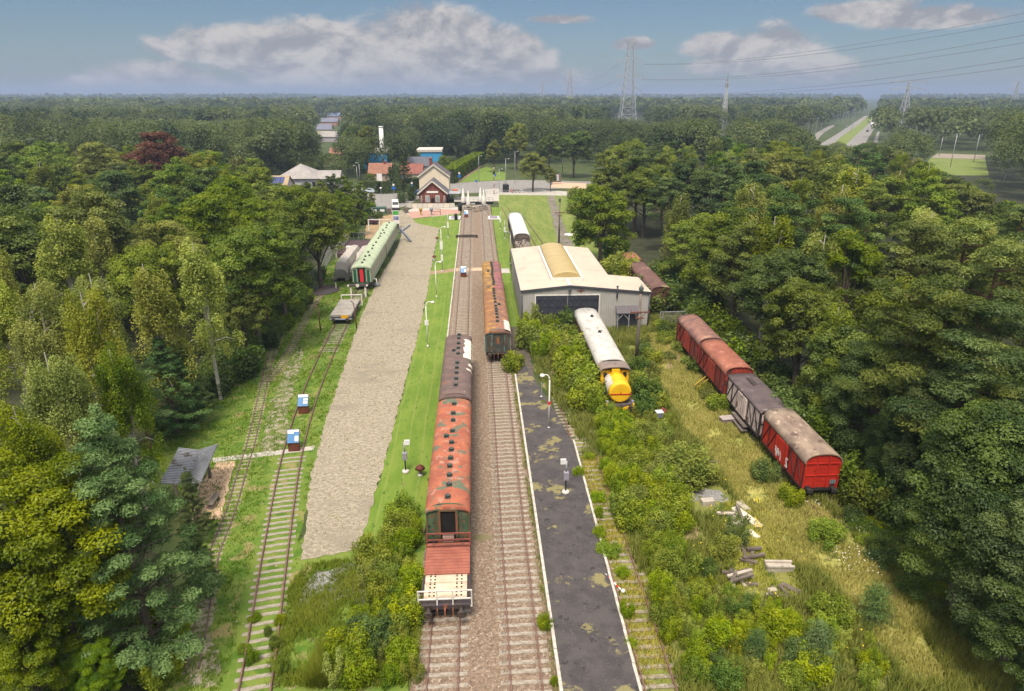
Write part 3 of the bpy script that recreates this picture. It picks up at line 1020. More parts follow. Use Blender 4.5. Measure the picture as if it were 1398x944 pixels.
roof_patch(carriage_purple, 2.75, 3.15, 3.85, -1.2, -0.6, 1.05, 1.375, m_white_tarp, 6)

# --- the flat wagon at the head of the left train
def flat_wagon():
    L = 5.2
    root = thing('flat_wagon', 'flat wagon with a red plank deck, cream panels and white railings', 'railway wagon', (-2.07, 31.5, 0.04))
    m_deck = mat('red plank deck', (0.31, 0.105, 0.07), (0.24, 0.075, 0.052), 1.4, 0.8, waves=((0.09, 0.03, 0.025), 1.15, 'Y', 0.75),
                 patches=(((0.45, 0.30, 0.24), 5.0, 0.70, 0.03),))
    b = MB()
    b.box(-1.3, -0.2, 1.12, 1.3, L / 2, 1.24)
    b.build('deck', m_deck, root)
    b = MB()
    b.box(-1.34, -L / 2, 0.86, 1.34, L / 2, 1.117)
    b.box(-0.5, -L / 2 + 0.4, 0.5, 0.5, L / 2 - 0.4, 0.86)
    b.build('underframe', mat('dark violet grime', (0.045, 0.036, 0.046), (0.06, 0.045, 0.04), 2.0), root)
    # cream curved panels with rows of dark slots
    m_cream = mat('cream sheet', (0.56, 0.45, 0.33), (0.44, 0.34, 0.25), 1.5, 0.7, patches=(((0.30, 0.20, 0.14), 2.5, 0.60, 0.07),))
    first = None
    for k, yc in enumerate((-0.62, -1.26, -1.9)):
        b = MB()
        rows = []
        for i in range(9):
            a = i / 8
            yy = yc - 0.31 + 0.62 * a
            rows.append([(-1.16, yy, 1.27 + 0.13 * math.sin(a * PI)), (1.16, yy, 1.27 + 0.13 * math.sin(a * PI)), (1.16, yy, 1.25 - 0.06), (-1.16, yy, 1.25 - 0.06)])
        b.loft(rows, False)
        p = b.build('panel', m_cream, root)
        q = MB()
        for xx in (-0.86, -0.62, 0.60, 0.86):
            for j in range(3):
                yy = yc - 0.19 + 0.19 * j
                a = (yy - yc + 0.31) / 0.62
                q.box(xx - 0.045, yy - 0.03, 1.29 + 0.13 * math.sin(a * PI) - 0.04, xx + 0.045, yy + 0.03, 1.29 + 0.13 * math.sin(a * PI) + 0.012)
        q.build('slot', m_black, p)
    # white railings at the near end
    m_wp = mat('white painted steel', (0.66, 0.63, 0.58), (0.50, 0.46, 0.42), 3.0, 0.5)
    r = MB()
    y = -L / 2 + 0.06
    for xx in (-1.42, -0.42, 0.42, 1.42):
        r.bar((xx, y, 0.95), (xx, y, 2.05), 0.07, 0.07)
    for zz in (1.0, 1.5, 2.03):
        r.bar((-1.42, y, zz), (1.42, y, zz), 0.06, 0.06)
    for s in (-1, 1):
        r.bar((s * 1.42, y, 2.03), (s * 1.42, y + 0.5, 1.5), 0.05, 0.05)
        r.bar((s * 1.42, y, 1.2), (s * 1.42, y + 0.75, 1.2), 0.05, 0.05)
        r.bar((s * 1.42, y + 0.5, 1.5), (s * 1.42, y + 0.5, 1.1), 0.05, 0.05)
    r.build('railing', m_wp, root)
    # rusty rails at the far end
    r = MB()
    for zz in (1.5, 1.95):
        r.bar((-1.34, L / 2 - 0.05, zz), (1.34, L / 2 - 0.05, zz), 0.08, 0.08)
    r.bar((-1.34, L / 2 - 0.35, 1.32), (1.34, L / 2 - 0.35, 1.32), 0.1, 0.08)
    for s in (-1, 1):
        r.bar((s * 1.3, L / 2 - 0.05, 1.1), (s * 1.3, L / 2 - 0.05, 2.0), 0.09, 0.09)
    r.build('end_rail', mat('red rusty steel', (0.24, 0.07, 0.045), (0.14, 0.05, 0.04), 2.0), root)
    c = MB()
    c.bbox(-0.34, L / 2 - 0.02, 1.3, 0.34, L / 2 + 0.2, 1.75)
    c.build('equipment_box', mat('pale pink box', (0.38, 0.27, 0.22), (0.30, 0.20, 0.17), 2.0), root)
    wheelset(root, (-1.5, 1.5))
    buffers(root, L, zs=0.98, ends=(-1,), ln=0.6)
    coupling(root, -L / 2, -1)
flat_wagon()

# --- the orange carriages on the second track
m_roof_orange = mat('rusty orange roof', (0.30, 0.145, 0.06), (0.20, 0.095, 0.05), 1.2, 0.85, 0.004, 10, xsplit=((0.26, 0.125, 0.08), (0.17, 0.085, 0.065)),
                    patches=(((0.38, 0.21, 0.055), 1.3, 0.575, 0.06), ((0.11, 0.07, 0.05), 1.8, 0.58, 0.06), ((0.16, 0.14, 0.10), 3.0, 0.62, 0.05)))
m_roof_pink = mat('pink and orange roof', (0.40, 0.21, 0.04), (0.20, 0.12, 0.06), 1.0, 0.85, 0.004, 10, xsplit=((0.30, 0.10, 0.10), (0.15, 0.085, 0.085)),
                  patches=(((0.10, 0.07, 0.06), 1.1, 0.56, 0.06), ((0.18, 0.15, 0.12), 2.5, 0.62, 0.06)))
m_teal = mat('teal peeling paint', (0.06, 0.17, 0.17), (0.09, 0.23, 0.23), 1.5, 0.8,
             patches=(((0.12, 0.09, 0.06), 1.6, 0.52, 0.07), ((0.04, 0.035, 0.03), 3.0, 0.58, 0.06)))
m_end_brown = mat('dark brown end', (0.060, 0.045, 0.034), (0.10, 0.075, 0.05), 2.5, 0.8, patches=(((0.03, 0.026, 0.02), 3.0, 0.55, 0.08),))
vo = [(0.02, 0.14), (0.05, 0.23), (0.02, 0.30), (0.02, 0.37), (0.02, 0.43), (0.4, 0.54), (0.0, 0.50), (-0.02, 0.60), (-0.02, 0.68), (-0.05, 0.76), (-0.05, 0.84), (-0.05, 0.91), (-0.05, 0.96)]
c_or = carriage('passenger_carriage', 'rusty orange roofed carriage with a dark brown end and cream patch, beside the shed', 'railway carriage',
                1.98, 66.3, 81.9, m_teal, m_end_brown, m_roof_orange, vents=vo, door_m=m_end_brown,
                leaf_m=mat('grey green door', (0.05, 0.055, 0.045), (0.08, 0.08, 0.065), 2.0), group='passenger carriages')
roof_patch(c_or, 2.75, 3.15, 3.85, -8.0, -4.9, 0.72, 1.375, m_white_tarp, 9)
pn = MB()
pn.box(-0.13, -7.86, 2.1, 0.13, -7.83, 2.85)
pn.build('door_pane', mat('orange pane', (0.30, 0.11, 0.03), (0.22, 0.08, 0.03), 2.0), c_or)
pw = MB()
pw.box(1.31, -7.75, 1.2, 1.345, -5.2, 3.1)
pw.build('white_panel', m_white_tarp, c_or)
pt = MB()
pt.box(-1.345, -7.75, 1.2, -1.31, -4.5, 3.0)
pt.build('teal_panel', mat('bright teal paint', (0.05, 0.34, 0.36), (0.07, 0.26, 0.27), 2.0, 0.7, patches=(((0.08, 0.07, 0.05), 2.0, 0.60, 0.05),)), c_or)
vp = [(0.05 * math.sin(k), 0.06 + 0.075 * k) for k in range(12)] + [(-0.55, 0.55)]
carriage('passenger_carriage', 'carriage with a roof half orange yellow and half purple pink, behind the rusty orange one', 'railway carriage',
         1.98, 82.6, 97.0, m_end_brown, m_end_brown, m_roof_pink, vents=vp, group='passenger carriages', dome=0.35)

# --- the two green carriages with pale green roofs
m_roof_green = mat('pale green roof', (0.36, 0.41, 0.28), (0.30, 0.35, 0.24), 0.9, 0.7, patches=(((0.40, 0.45, 0.33), 1.6, 0.58, 0.08), ((0.24, 0.29, 0.17), 2.5, 0.62, 0.06)))
m_cream_side = mat('cream and green side', (0.48, 0.44, 0.33), (0.41, 0.38, 0.28), 1.0, 0.7, patches=(((0.30, 0.37, 0.26), 1.4, 0.58, 0.05),))
m_green_dk = mat('glossy dark green', (0.012, 0.115, 0.062), (0.016, 0.09, 0.05), 2.0, 0.4)
vg = [(0.05, 0.06), (0.1, 0.16), (-0.12, 0.30), (0.42, 0.33), (-0.1, 0.47), (0.15, 0.62), (0.0, 0.75), (0.1, 0.9)]
for k, (ya, yb, lab) in enumerate(((95.6, 112.6, 'pale green roofed carriage with a red door in its dark green end'),
                                   (113.3, 130.8, 'pale green roofed carriage with cream sides, farther of the two beside the gravel road'))):
    c = carriage('passenger_carriage', lab, 'railway carriage', -16.8, ya, yb, m_cream_side, m_green_dk, m_roof_green, w=2.9, zt=3.8, nwin=8,
                 door_m=m_green_dk, leaf_m=mat('red door', (0.62, 0.035, 0.045), (0.55, 0.03, 0.04), 2.0, 0.5), vents=vg, dome=0.3, leaf_w=0.26, group='passenger carriages',
                 win_m=mat('pale window blind', (0.30, 0.29, 0.25), (0.16, 0.16, 0.15), 0.7, 0.4))
    b = MB()
    L = yb - ya
    for s in (-1, 1):
        b.box(s * 1.40 - 0.02, -L / 2 + 0.1, 1.16, s * 1.40 + 0.02, L / 2 - 0.1, 1.75)
    b.build('lower_band', mat('mid green band', (0.20, 0.29, 0.19), (0.25, 0.33, 0.22), 1.0, 0.6), c)

# --- grey roofed carriage and the yellow locomotive
m_roof_grey = mat('weathered silver roof', (0.50, 0.48, 0.45), (0.42, 0.40, 0.37), 0.8, 0.6,
                  patches=(((0.33, 0.30, 0.27), 1.1, 0.56, 0.10), ((0.56, 0.54, 0.51), 2.2, 0.6, 0.06), ((0.25, 0.20, 0.16), 0.8, 0.66, 0.06)), stretch=(1.6, 0.6, 1))
m_darkred = mat('dark red side', (0.16, 0.030, 0.022), (0.10, 0.026, 0.020), 1.5, 0.7, patches=(((0.30, 0.24, 0.19), 2.2, 0.62, 0.05), ((0.05, 0.03, 0.025), 1.7, 0.58, 0.06)))
carriage('passenger_carriage', 'dark red carriage with a weathered silver roof, between the shed doors and the yellow locomotive', 'railway carriage',
         12.3, 57.25, 73.0, m_darkred, m_darkred, m_roof_grey, w=2.75, ze=3.0, zt=3.8, vents=((0.1, 0.47), (0.15, 0.80)), dome=0.0, group='passenger carriages', ridges=8)

def locomotive():
    root = thing('diesel_locomotive', 'bright yellow locomotive with a round tank nose and a red stripe, deep in the bushes', 'locomotive', (12.3, 53.0, 0.04))
    m_y = mat('worn yellow paint', (0.76, 0.44, 0.014), (0.68, 0.38, 0.013), 1.4, 0.45, patches=(((0.36, 0.18, 0.02), 1.6, 0.62, 0.06), ((0.72, 0.42, 0.05), 3.0, 0.6, 0.05)))
    m_r = mat('red stripe', (0.45, 0.025, 0.018), (0.36, 0.02, 0.015), 2.0, 0.5)
    f = MB()
    f.box(-1.25, 0, 0.85, 1.25, 4.0, 1.14)
    f.build('frame', mat('loco frame', (0.05, 0.042, 0.04), (0.12, 0.10, 0.09), 2.0), root)
    f = MB()        # bow with its V-shaped yellow stripes
    for s in (-1, 1):
        f.add([(s * 0.18, -0.02, 0.80), (s * 0.95, -0.02, 1.10), (s * 1.05, -0.02, 0.90), (s * 0.32, -0.02, 0.62),
               (s * 0.18, -0.10, 0.80), (s * 0.95, -0.10, 1.10), (s * 1.05, -0.10, 0.90), (s * 0.32, -0.10, 0.62)],
              [(0, 1, 2, 3), (4, 7, 6, 5), (0, 4, 5, 1), (1, 5, 6, 2), (2, 6, 7, 3), (3, 7, 4, 0)])
        f.box(s * 1.18 - 0.08, -0.09, 0.85, s * 1.18 + 0.08, 0.0, 1.25)
    f.build('bow_stripe', m_y, root)
    # tank nose: a cylinder lying along the frame with a slightly domed front
    h = MB()
    rings = []
    for y, rr in ((0.12, 0.80), (0.17, 0.93), (0.26, 0.985), (0.9, 1.0), (1.9, 1.0), (2.85, 1.0)):
        rings.append([(math.cos(2 * PI * k / 32) * rr, y, 2.18 + math.sin(2 * PI * k / 32) * rr) for k in range(32)])
    h.loft(rings, True)
    for y in (0.9, 1.6, 2.3):
        h.loft([[(math.cos(2 * PI * k / 32) * r, yy, 2.18 + math.sin(2 * PI * k / 32) * r) for k in range(32)] for yy, r in ((y - 0.05, 0.99), (y - 0.05, 1.018), (y + 0.05, 1.018), (y + 0.05, 0.99))])
    hood = h.build('tank_nose', m_y, root)
    s_ = MB()       # red band across the front at the height of the axle of the tank
    a0, a1 = -0.13, 0.02
    pts = []
    for k in range(13):
        x = -0.93 + 1.86 * k / 12
        pts.append(x)
    for k in range(12):
        yy = 0.085
        s_.box(pts[k], yy, 2.02, pts[k + 1], yy + 0.05, 2.12)
    s_.build('stripe', m_r, hood)
    hd = MB()
    hd.tube([(0, 0.10, 2.17), (0, 0.03, 2.22), (0, 0.05, 2.34)], 0.025, 6)
    hd.build('handle', m_black, hood)
    w_ = MB()       # the bare white side of the tank
    rows = []
    rg = random.Random(3)
    for i in range(11):
        y = 0.55 + 2.1 * i / 10
        a_hi = R_(128) + rg.uniform(-0.10, 0.06)
        rows.append([(math.cos(a_hi + (R_(196) - a_hi) * k / 7) * 1.024, y, 2.18 + math.sin(a_hi + (R_(196) - a_hi) * k / 7) * 1.024) for k in range(8)])
    for i in range(10):
        for k in range(7):
            w_.add([rows[i][k], rows[i][k + 1], rows[i + 1][k + 1], rows[i + 1][k]], [(0, 1, 2, 3)])
    w_.build('bare_patch', mat('bare white plaster', (0.66, 0.60, 0.55), (0.46, 0.38, 0.33), 1.2, 0.8, waves=((0.30, 0.2, 0.16), 1.4, 'Y', 0.5)), hood)
    sd_ = MB()
    for yy in (0.6, 1.5, 2.4):
        sd_.box(-0.75, yy - 0.12, 1.14, 0.75, yy + 0.12, 1.36)
    sd_.build('saddle', m_under, root)
    # cab
    c = MB()
    c.box(-1.28, 2.86, 1.14, 1.28, 3.95, 3.2)
    c.box(-0.36, 2.5, 2.9, 0.36, 2.86, 3.45)
    cab = c.build('cab', m_y, root)
    for s in (-1, 1):
        wv = MB()
        ring0, ring1 = [], []
        for k in range(16):
            a = 2 * PI * k / 16
            xx = s * 0.86 + math.cos(a) * 0.21 + math.sin(a) * 0.06 * s
            zz = 2.72 + math.sin(a) * 0.34
            ring0.append((xx, 2.859, zz))
            ring1.append((xx, 2.83, zz))
        wv.loft([ring0, ring1])
        wv.build('window', m_glass, cab)
        st_ = MB()
        st_.box(s * 1.29 - 0.012, 2.88, 1.95, s * 1.29 + 0.012, 3.93, 2.07)
        st_.build('stripe', m_r, cab)
        sw = MB()
        sw.box(s * 1.285 - 0.02, 3.1, 2.3, s * 1.285 + 0.02, 3.75, 3.0)
        sw.build('side_window', m_glass, cab)
    rf = MB()
    top = [(-1.42, 3.16)] + [(x, z) for x, z in arc_pts(2.84, 3.2, 3.66)][1:-1] + [(1.42, 3.16)]
    bot = [(x * 0.98, z - 0.07) for x, z in reversed(top)]
    rf.loft([[(x, y, z) for x, z in top + bot] for y in (2.55, 3.3, 4.05)], False)
    rf.cyl((0.05, 3.2, 3.6), (0.05, 3.2, 3.76), 0.07, n=8)
    rf.build('cab_roof', mat('brownish grey cab roof', (0.22, 0.17, 0.145), (0.17, 0.135, 0.12), 1.2, 0.8), root)
    for s in (-1, 1):
        lp = MB()
        lp.box(s * 1.12 - 0.1, 0.05, 1.14, s * 1.12 + 0.1, 0.3, 1.42)
        lp.cyl((s * 1.12, 0.05, 1.28), (s * 1.12, -0.02, 1.28), 0.09, n=10)
        lp.build('headlamp', mat('lamp glass', (0.35, 0.34, 0.38), (0.2, 0.2, 0.25), 2.0, 0.3), root)
    for s in (-1, 1):
        st = MB()
        st.box(s * 1.2 - 0.14, 1.0, 0.40, s * 1.2 + 0.14, 1.8, 0.46)
        st.box(s * 1.25 - 0.02, 1.0, 0.4, s * 1.25 + 0.02, 1.06, 1.0)
        st.box(s * 1.25 - 0.02, 1.74, 0.4, s * 1.25 + 0.02, 1.8, 1.0)
        st.build('step', m_under, root)
    wheelset(root, (0.9, 2.1, 3.3), r=0.5)
    p = None
    for s in (-1, 1):
        b = MB()
        b.cyl((0, 0, 0), (0, -0.45, 0), 0.14, 0.11, 10)
        b.cyl((0, -0.45, 0), (0, -0.52, 0), 0.25, 0.2, 14)
        b.build('buffer', m_wheel, root, (s * 0.87, 0.0, 0.98))
locomotive()

# --- goods wagons on the right
def goods_wagon(label, y0, y1, body_m, roof_m, frame_m, arched=True, x=23.45, w=2.62, graffiti=False, ze=3.0, zt=3.75, group='goods wagons in the row at the edge of the wood', step=False, nb=6):
    L = y1 - y0
    root = thing('goods_wagon', label, 'goods wagon', (x, (y0 + y1) / 2, 0.04), 0, group)
    bw = w - 0.14
    zf = 1.08
    if arched:
        arc = arc_pts(w, ze, zt)
    else:
        arc = arc_pts(w, ze, ze + 0.28)
        zt = ze + 0.28
    b = MB()
    b.prof_y([(-bw / 2, zf), (-bw / 2, ze - 0.02)] + [(px * bw / w, pz - 0.085) for px, pz in arc][1:-1] + [(bw / 2, ze - 0.02), (bw / 2, zf)], -L / 2, L / 2)
    b.build('body', body_m, root)
    roof_mesh(w, L, ze, zt, 0.0, 0.1, ridges=0).build('roof', roof_m, root)
    for s in (-1, 1):       # frame of posts and diagonals on each side, a sliding door in the middle
        f = MB()
        xx = s * (bw / 2 + 0.025)
        for k in range(nb + 1):
            yy = -L / 2 + 0.05 + (L - 0.1) * k / nb
            f.bar((xx, yy, zf), (xx, yy, ze), 0.07, 0.08, (0, 1, 0))
        for k in range(nb):
            if k in (nb // 2 - 1, nb // 2) and nb % 2 == 0:
                continue
            ya = -L / 2 + 0.05 + (L - 0.1) * k / nb
            yb = -L / 2 + 0.05 + (L - 0.1) * (k + 1) / nb
            if k < nb // 2:
                f.bar((xx + s * 0.003, ya, zf), (xx + s * 0.003, yb, ze - 0.05), 0.06, 0.075, (1, 0, 0))
            else:
                f.bar((xx + s * 0.003, yb, zf), (xx + s * 0.003, ya, ze - 0.05), 0.06, 0.075, (1, 0, 0))
        f.box(xx - 0.03, -L / 2, zf - 0.14, xx + 0.03, L / 2, zf + 0.02)
        f.box(xx - 0.02, -L / 2, ze - 0.10, xx + 0.05, L / 2, ze - 0.045)
        f.build('side_frame', frame_m, root)
        d = MB()
        d.box(s * (bw / 2 + 0.075) - 0.03, -0.95, zf + 0.04, s * (bw / 2 + 0.075) + 0.03, 0.95, ze - 0.12)
        for yy in (-0.9, 0.0, 0.9):
            d.box(s * (bw / 2 + 0.12) - 0.02, yy - 0.04, zf + 0.04, s * (bw / 2 + 0.12) + 0.02, yy + 0.04, ze - 0.12)
        d.build('sliding_door', body_m, root)
    for e in (-1, 1):
        f = MB()
        ey = e * (L / 2 + 0.02)
        for xx in (-0.42, 0.42):
            f.box(xx - 0.05, ey - 0.04, zf, xx + 0.05, ey + 0.04, zt - 0.22)
        f.box(-bw / 2, ey - 0.035, 2.02, bw / 2, ey + 0.035, 2.09)
        f.box(-bw / 2, ey - 0.035, ze - 0.06, bw / 2, ey + 0.035, ze + 0.02)
        for s in (-1, 1):
            f.box(s * (bw / 2 - 0.04) - 0.05, ey - 0.04, zf - 0.1, s * (bw / 2 - 0.04) + 0.05, ey + 0.04, ze)
        f.build('end_frame', body_m if arched else frame_m, root)
    u = MB()
    u.box(-1.15, -L / 2, 0.82, 1.15, L / 2, zf - 0.003)
    for s in (-1, 1):
        for yy in (-L / 2 + 1.6, L / 2 - 1.6):
            u.box(s * 1.0 - 0.06, yy - 0.55, 0.6, s * 1.0 + 0.06, yy + 0.55, 0.82)
            u.box(s * 1.0 - 0.1, yy - 0.15, 0.45, s * 1.0 + 0.1, yy + 0.15, 0.8)
    u.build('underframe', m_under, root)
    wheelset(root, (-L / 2 + 1.6, L / 2 - 1.6))
    buffers(root, L, m_under)
    if graffiti:        # two white painted marks on the near side
        gm = mat('white graffiti paint', (0.74, 0.70, 0.70), (0.60, 0.52, 0.55), 3.0, 0.6)
        xx = -(bw / 2 + 0.115)
        def stroke(pts, wd):
            for i in range(len(pts) - 1):
                gb.bar((xx - 0.004 * (i % 2), pts[i][0], pts[i][1]), (xx - 0.004 * (i % 2), pts[i + 1][0], pts[i + 1][1]), wd, 0.012, (1, 0, 0))
        gb = MB()
        stroke([(-0.1, 1.28), (0.02, 1.98), (0.22, 1.5), (0.42, 2.0), (0.56, 1.3)], 0.15)
        stroke([(0.62, 1.32), (0.74, 1.98), (0.95, 1.9), (0.80, 1.6)], 0.13)
        gb.build('graffiti', gm, root)
        gb = MB()
        stroke([(-1.25, 1.95), (-0.98, 2.0), (-1.0, 1.75), (-1.25, 1.35), (-0.9, 1.35)], 0.12)
        gb.build('graffiti', gm, root)
        pl = MB()
        pl.box(0.66, -L / 2 - 0.07, 1.36, 1.06, -L / 2 - 0.045, 1.68)
        pl.build('number_plate', mat('blue grey plate', (0.06, 0.09, 0.12), (0.25, 0.27, 0.28), 6.0, 0.4), root)
    if step:
        st = MB()
        for k, zz in enumerate((0.35, 0.7)):
            st.box(-1.6 - 0.15 * (1 - k), -1.6, zz, -1.2, 1.3, zz + 0.06)
        st.build('step', mat('grey boards', (0.16, 0.13, 0.11), (0.10, 0.08, 0.07), 2.0), root)
    return root
m_red1 = mat('bright red boards', (0.47, 0.026, 0.012), (0.39, 0.022, 0.012), 1.0, 0.6, waves=((0.20, 0.012, 0.008), 1.0, 'Z', 0.35),
             patches=(((0.52, 0.05, 0.022), 2.0, 0.60, 0.08), ((0.18, 0.02, 0.014), 2.4, 0.64, 0.05)))
m_red2 = mat('faded red boards', (0.35, 0.050, 0.030), (0.27, 0.038, 0.025), 1.0, 0.7, waves=((0.10, 0.016, 0.012), 1.0, 'Z', 0.4),
             patches=(((0.10, 0.035, 0.03), 1.5, 0.57, 0.06), ((0.42, 0.09, 0.05), 2.0, 0.62, 0.05)))
m_roof_moss = mat('pale mossy brown roof', (0.31, 0.235, 0.175), (0.20, 0.145, 0.115), 0.9, 0.85,
                  patches=(((0.42, 0.34, 0.255), 0.9, 0.56, 0.07), ((0.13, 0.085, 0.07), 0.8, 0.55, 0.06), ((0.28, 0.12, 0.085), 2.0, 0.64, 0.05)), stretch=(1.4, 0.8, 1))
m_roof_rust = mat('rusty red roof', (0.33, 0.125, 0.080), (0.25, 0.09, 0.062), 0.9, 0.85, patches=(((0.38, 0.19, 0.13), 1.6, 0.58, 0.07), ((0.13, 0.06, 0.05), 1.2, 0.62, 0.06)))
m_roof_tar = mat('dark tarred roof', (0.115, 0.088, 0.088), (0.085, 0.066, 0.068), 1.2, 0.85, patches=(((0.19, 0.16, 0.155), 1.5, 0.60, 0.07), ((0.05, 0.042, 0.045), 2.2, 0.62, 0.05)))
m_fr_dark = mat('dark frame iron', (0.085, 0.018, 0.014), (0.045, 0.02, 0.018), 2.0, 0.7)
m_fr_black = mat('black frame iron', (0.02, 0.018, 0.02), (0.05, 0.035, 0.03), 2.0, 0.7)
m_plank_pink = mat('pinkish white planks', (0.66, 0.55, 0.51), (0.50, 0.39, 0.36), 1.6, 0.8, waves=((0.07, 0.045, 0.045), 0.8, 'Y', 0.8),
                   patches=(((0.13, 0.085, 0.075), 1.5, 0.56, 0.06),))
goods_wagon('bright red goods wagon with a mossy brown curved roof and white graffiti', 39.2, 46.2, m_red1, m_roof_moss, m_fr_dark, graffiti=True)
blk = goods_wagon('goods wagon with a flat dark roof and pinkish white planks between black frames', 46.9, 54.2, m_plank_pink, m_roof_tar, m_fr_black, arched=False, step=True, ze=3.05)
hb = MB()
hb.box(-0.12, 1.0, 3.30, 0.14, 2.6, 3.37)
hb.box(0.26, 1.1, 3.30, 0.34, 2.4, 3.36)
hb.build('roof_hatch', m_fr_black, blk)
goods_wagon('faded red goods wagon with a rusty orange curved roof, right behind the flat roofed one', 54.9, 62.0, m_red2, m_roof_rust, m_fr_dark)
goods_wagon('faded red goods wagon with a purple blotched curved roof, farthest in its row', 62.6, 70.2, m_red2,
            mat('purple blotched roof', (0.27, 0.135, 0.10), (0.15, 0.085, 0.08), 0.8, 0.85, patches=(((0.36, 0.22, 0.16), 0.9, 0.58, 0.08),)), m_fr_dark)
goods_wagon('rusty brown roofed wagon almost buried in leaves right of the shed', 82.0, 95.5, mat('brown boards', (0.12, 0.05, 0.035), (0.08, 0.04, 0.03), 1.0),
            mat('rust brown roof', (0.165, 0.085, 0.072), (0.11, 0.06, 0.055), 1.0, 0.85, patches=(((0.27, 0.20, 0.13), 0.5, 0.60, 0.06), ((0.30, 0.27, 0.24), 5.0, 0.68, 0.03))), m_fr_dark, nb=8,
            group='old wagons around the shed')
goods_wagon('small rusty wagon end with a pale panel, far behind the shed', 102.5, 107.0, mat('rusty pink boards', (0.24, 0.11, 0.085), (0.40, 0.33, 0.28), 1.5),
            m_roof_rust, m_fr_dark, x=24.6, ze=2.2, zt=2.6, group='old wagons around the shed')

# --- white-roofed wagon behind the shed and the scrap wagon in front of it
goods_wagon('white roofed old wagon standing in the mown meadow behind the shed', 117.5, 139.5, mat('grey brown side', (0.15, 0.12, 0.10), (0.10, 0.085, 0.07), 0.8),
            mat('bluish white roof', (0.62, 0.62, 0.63), (0.52, 0.52, 0.54), 0.6, 0.6, patches=(((0.35, 0.35, 0.37), 0.7, 0.66, 0.08),)), m_fr_black, x=7.9, w=2.9, ze=3.0, zt=3.9, nb=8,
            group='old wagons around the shed')
sw_ = thing('open_wagon', 'open wagon heaped with grey brown scrap, in front of the white roofed wagon', 'railway wagon', (7.9, 112.2, 0.04), 0, 'old wagons around the shed')
b = MB()
for s in (-1, 1):
    b.box(s * 1.3 - 0.06, -4.6, 1.0, s * 1.3 + 0.06, 4.6, 2.5)
    b.box(-1.3, s * 4.6 - 0.06, 1.0, 1.3, s * 4.6 + 0.06, 2.52)
b.box(-1.25, -4.5, 0.85, 1.25, 4.5, 1.05)
b.build('body', mat('grey brown side', (0.15, 0.12, 0.10)), sw_)
b = MB()
rg = random.Random(8)
for k in range(70):
    x_, y_ = rg.uniform(-1.05, 1.05), rg.uniform(-4.2, 4.2)
    z_ = 2.1 + 0.9 * (1 - (x_ / 1.3) ** 2) * rg.uniform(0.5, 1)
    a = rg.uniform(0, PI)
    l = rg.uniform(0.3, 0.8)
    b.bar((x_ - math.cos(a) * l / 2, y_ - math.sin(a) * l / 2, z_ - 0.2), (x_ + math.cos(a) * l / 2, y_ + math.sin(a) * l / 2, z_ + rg.uniform(-0.2, 0.2)), rg.uniform(0.2, 0.5), rg.uniform(0.15, 0.5))
b.box(-1.2, -4.4, 1.1, 1.2, 4.4, 2.3)
b.build('scrap_load', mat('scrap heap', (0.16, 0.12, 0.095), (0.30, 0.26, 0.22), 3.0, 0.9, patches=(((0.06, 0.05, 0.045), 2.0, 0.55, 0.06),)), sw_)
wheelset(sw_, (-2.8, 2.8))

# --- the flat trolley in the left yard
def trolley():
    root = thing('flat_trolley', 'low grey flat trolley with a yellow plate, parked between the two rusty posts', 'railway wagon', (-17.05, 83.5, 0.04))
    b = MB()
    b.bbox(-1.3, -3.4, 0.95, 1.3, 3.4, 1.2, 0.03)
    b.build('deck', mat('grey deck', (0.22, 0.20, 0.18), (0.30, 0.28, 0.25), 0.8, 0.8, patches=(((0.13, 0.12, 0.11), 1.5, 0.6, 0.06),)), root)
    b = MB()
    b.box(-1.25, -3.44, 0.55, 1.25, 3.4, 0.94)
    b.build('underframe', mat('blue grey frame', (0.07, 0.075, 0.09), (0.045, 0.045, 0.05), 1.0), root)
    b = MB()
    b.box(0.05, -3.475, 0.78, 0.95, -3.445, 1.16)
    b.build('yellow_plate', mat('amber plate', (0.68, 0.36, 0.01), (0.60, 0.30, 0.01), 2.0, 0.5), root)
    b = MB()
    b.box(-1.35, -3.62, 0.62, 1.35, -3.45, 0.75)
    b.build('bumper', mat('pale blue grey steel', (0.30, 0.32, 0.37), (0.22, 0.23, 0.26), 2.0, 0.5), root)
    wheelset(root, (-2.0, 2.0), r=0.38)
    buffers(root, 6.9, zs=0.68, ends=(-1,), ln=0.45)
    return root
trolley()

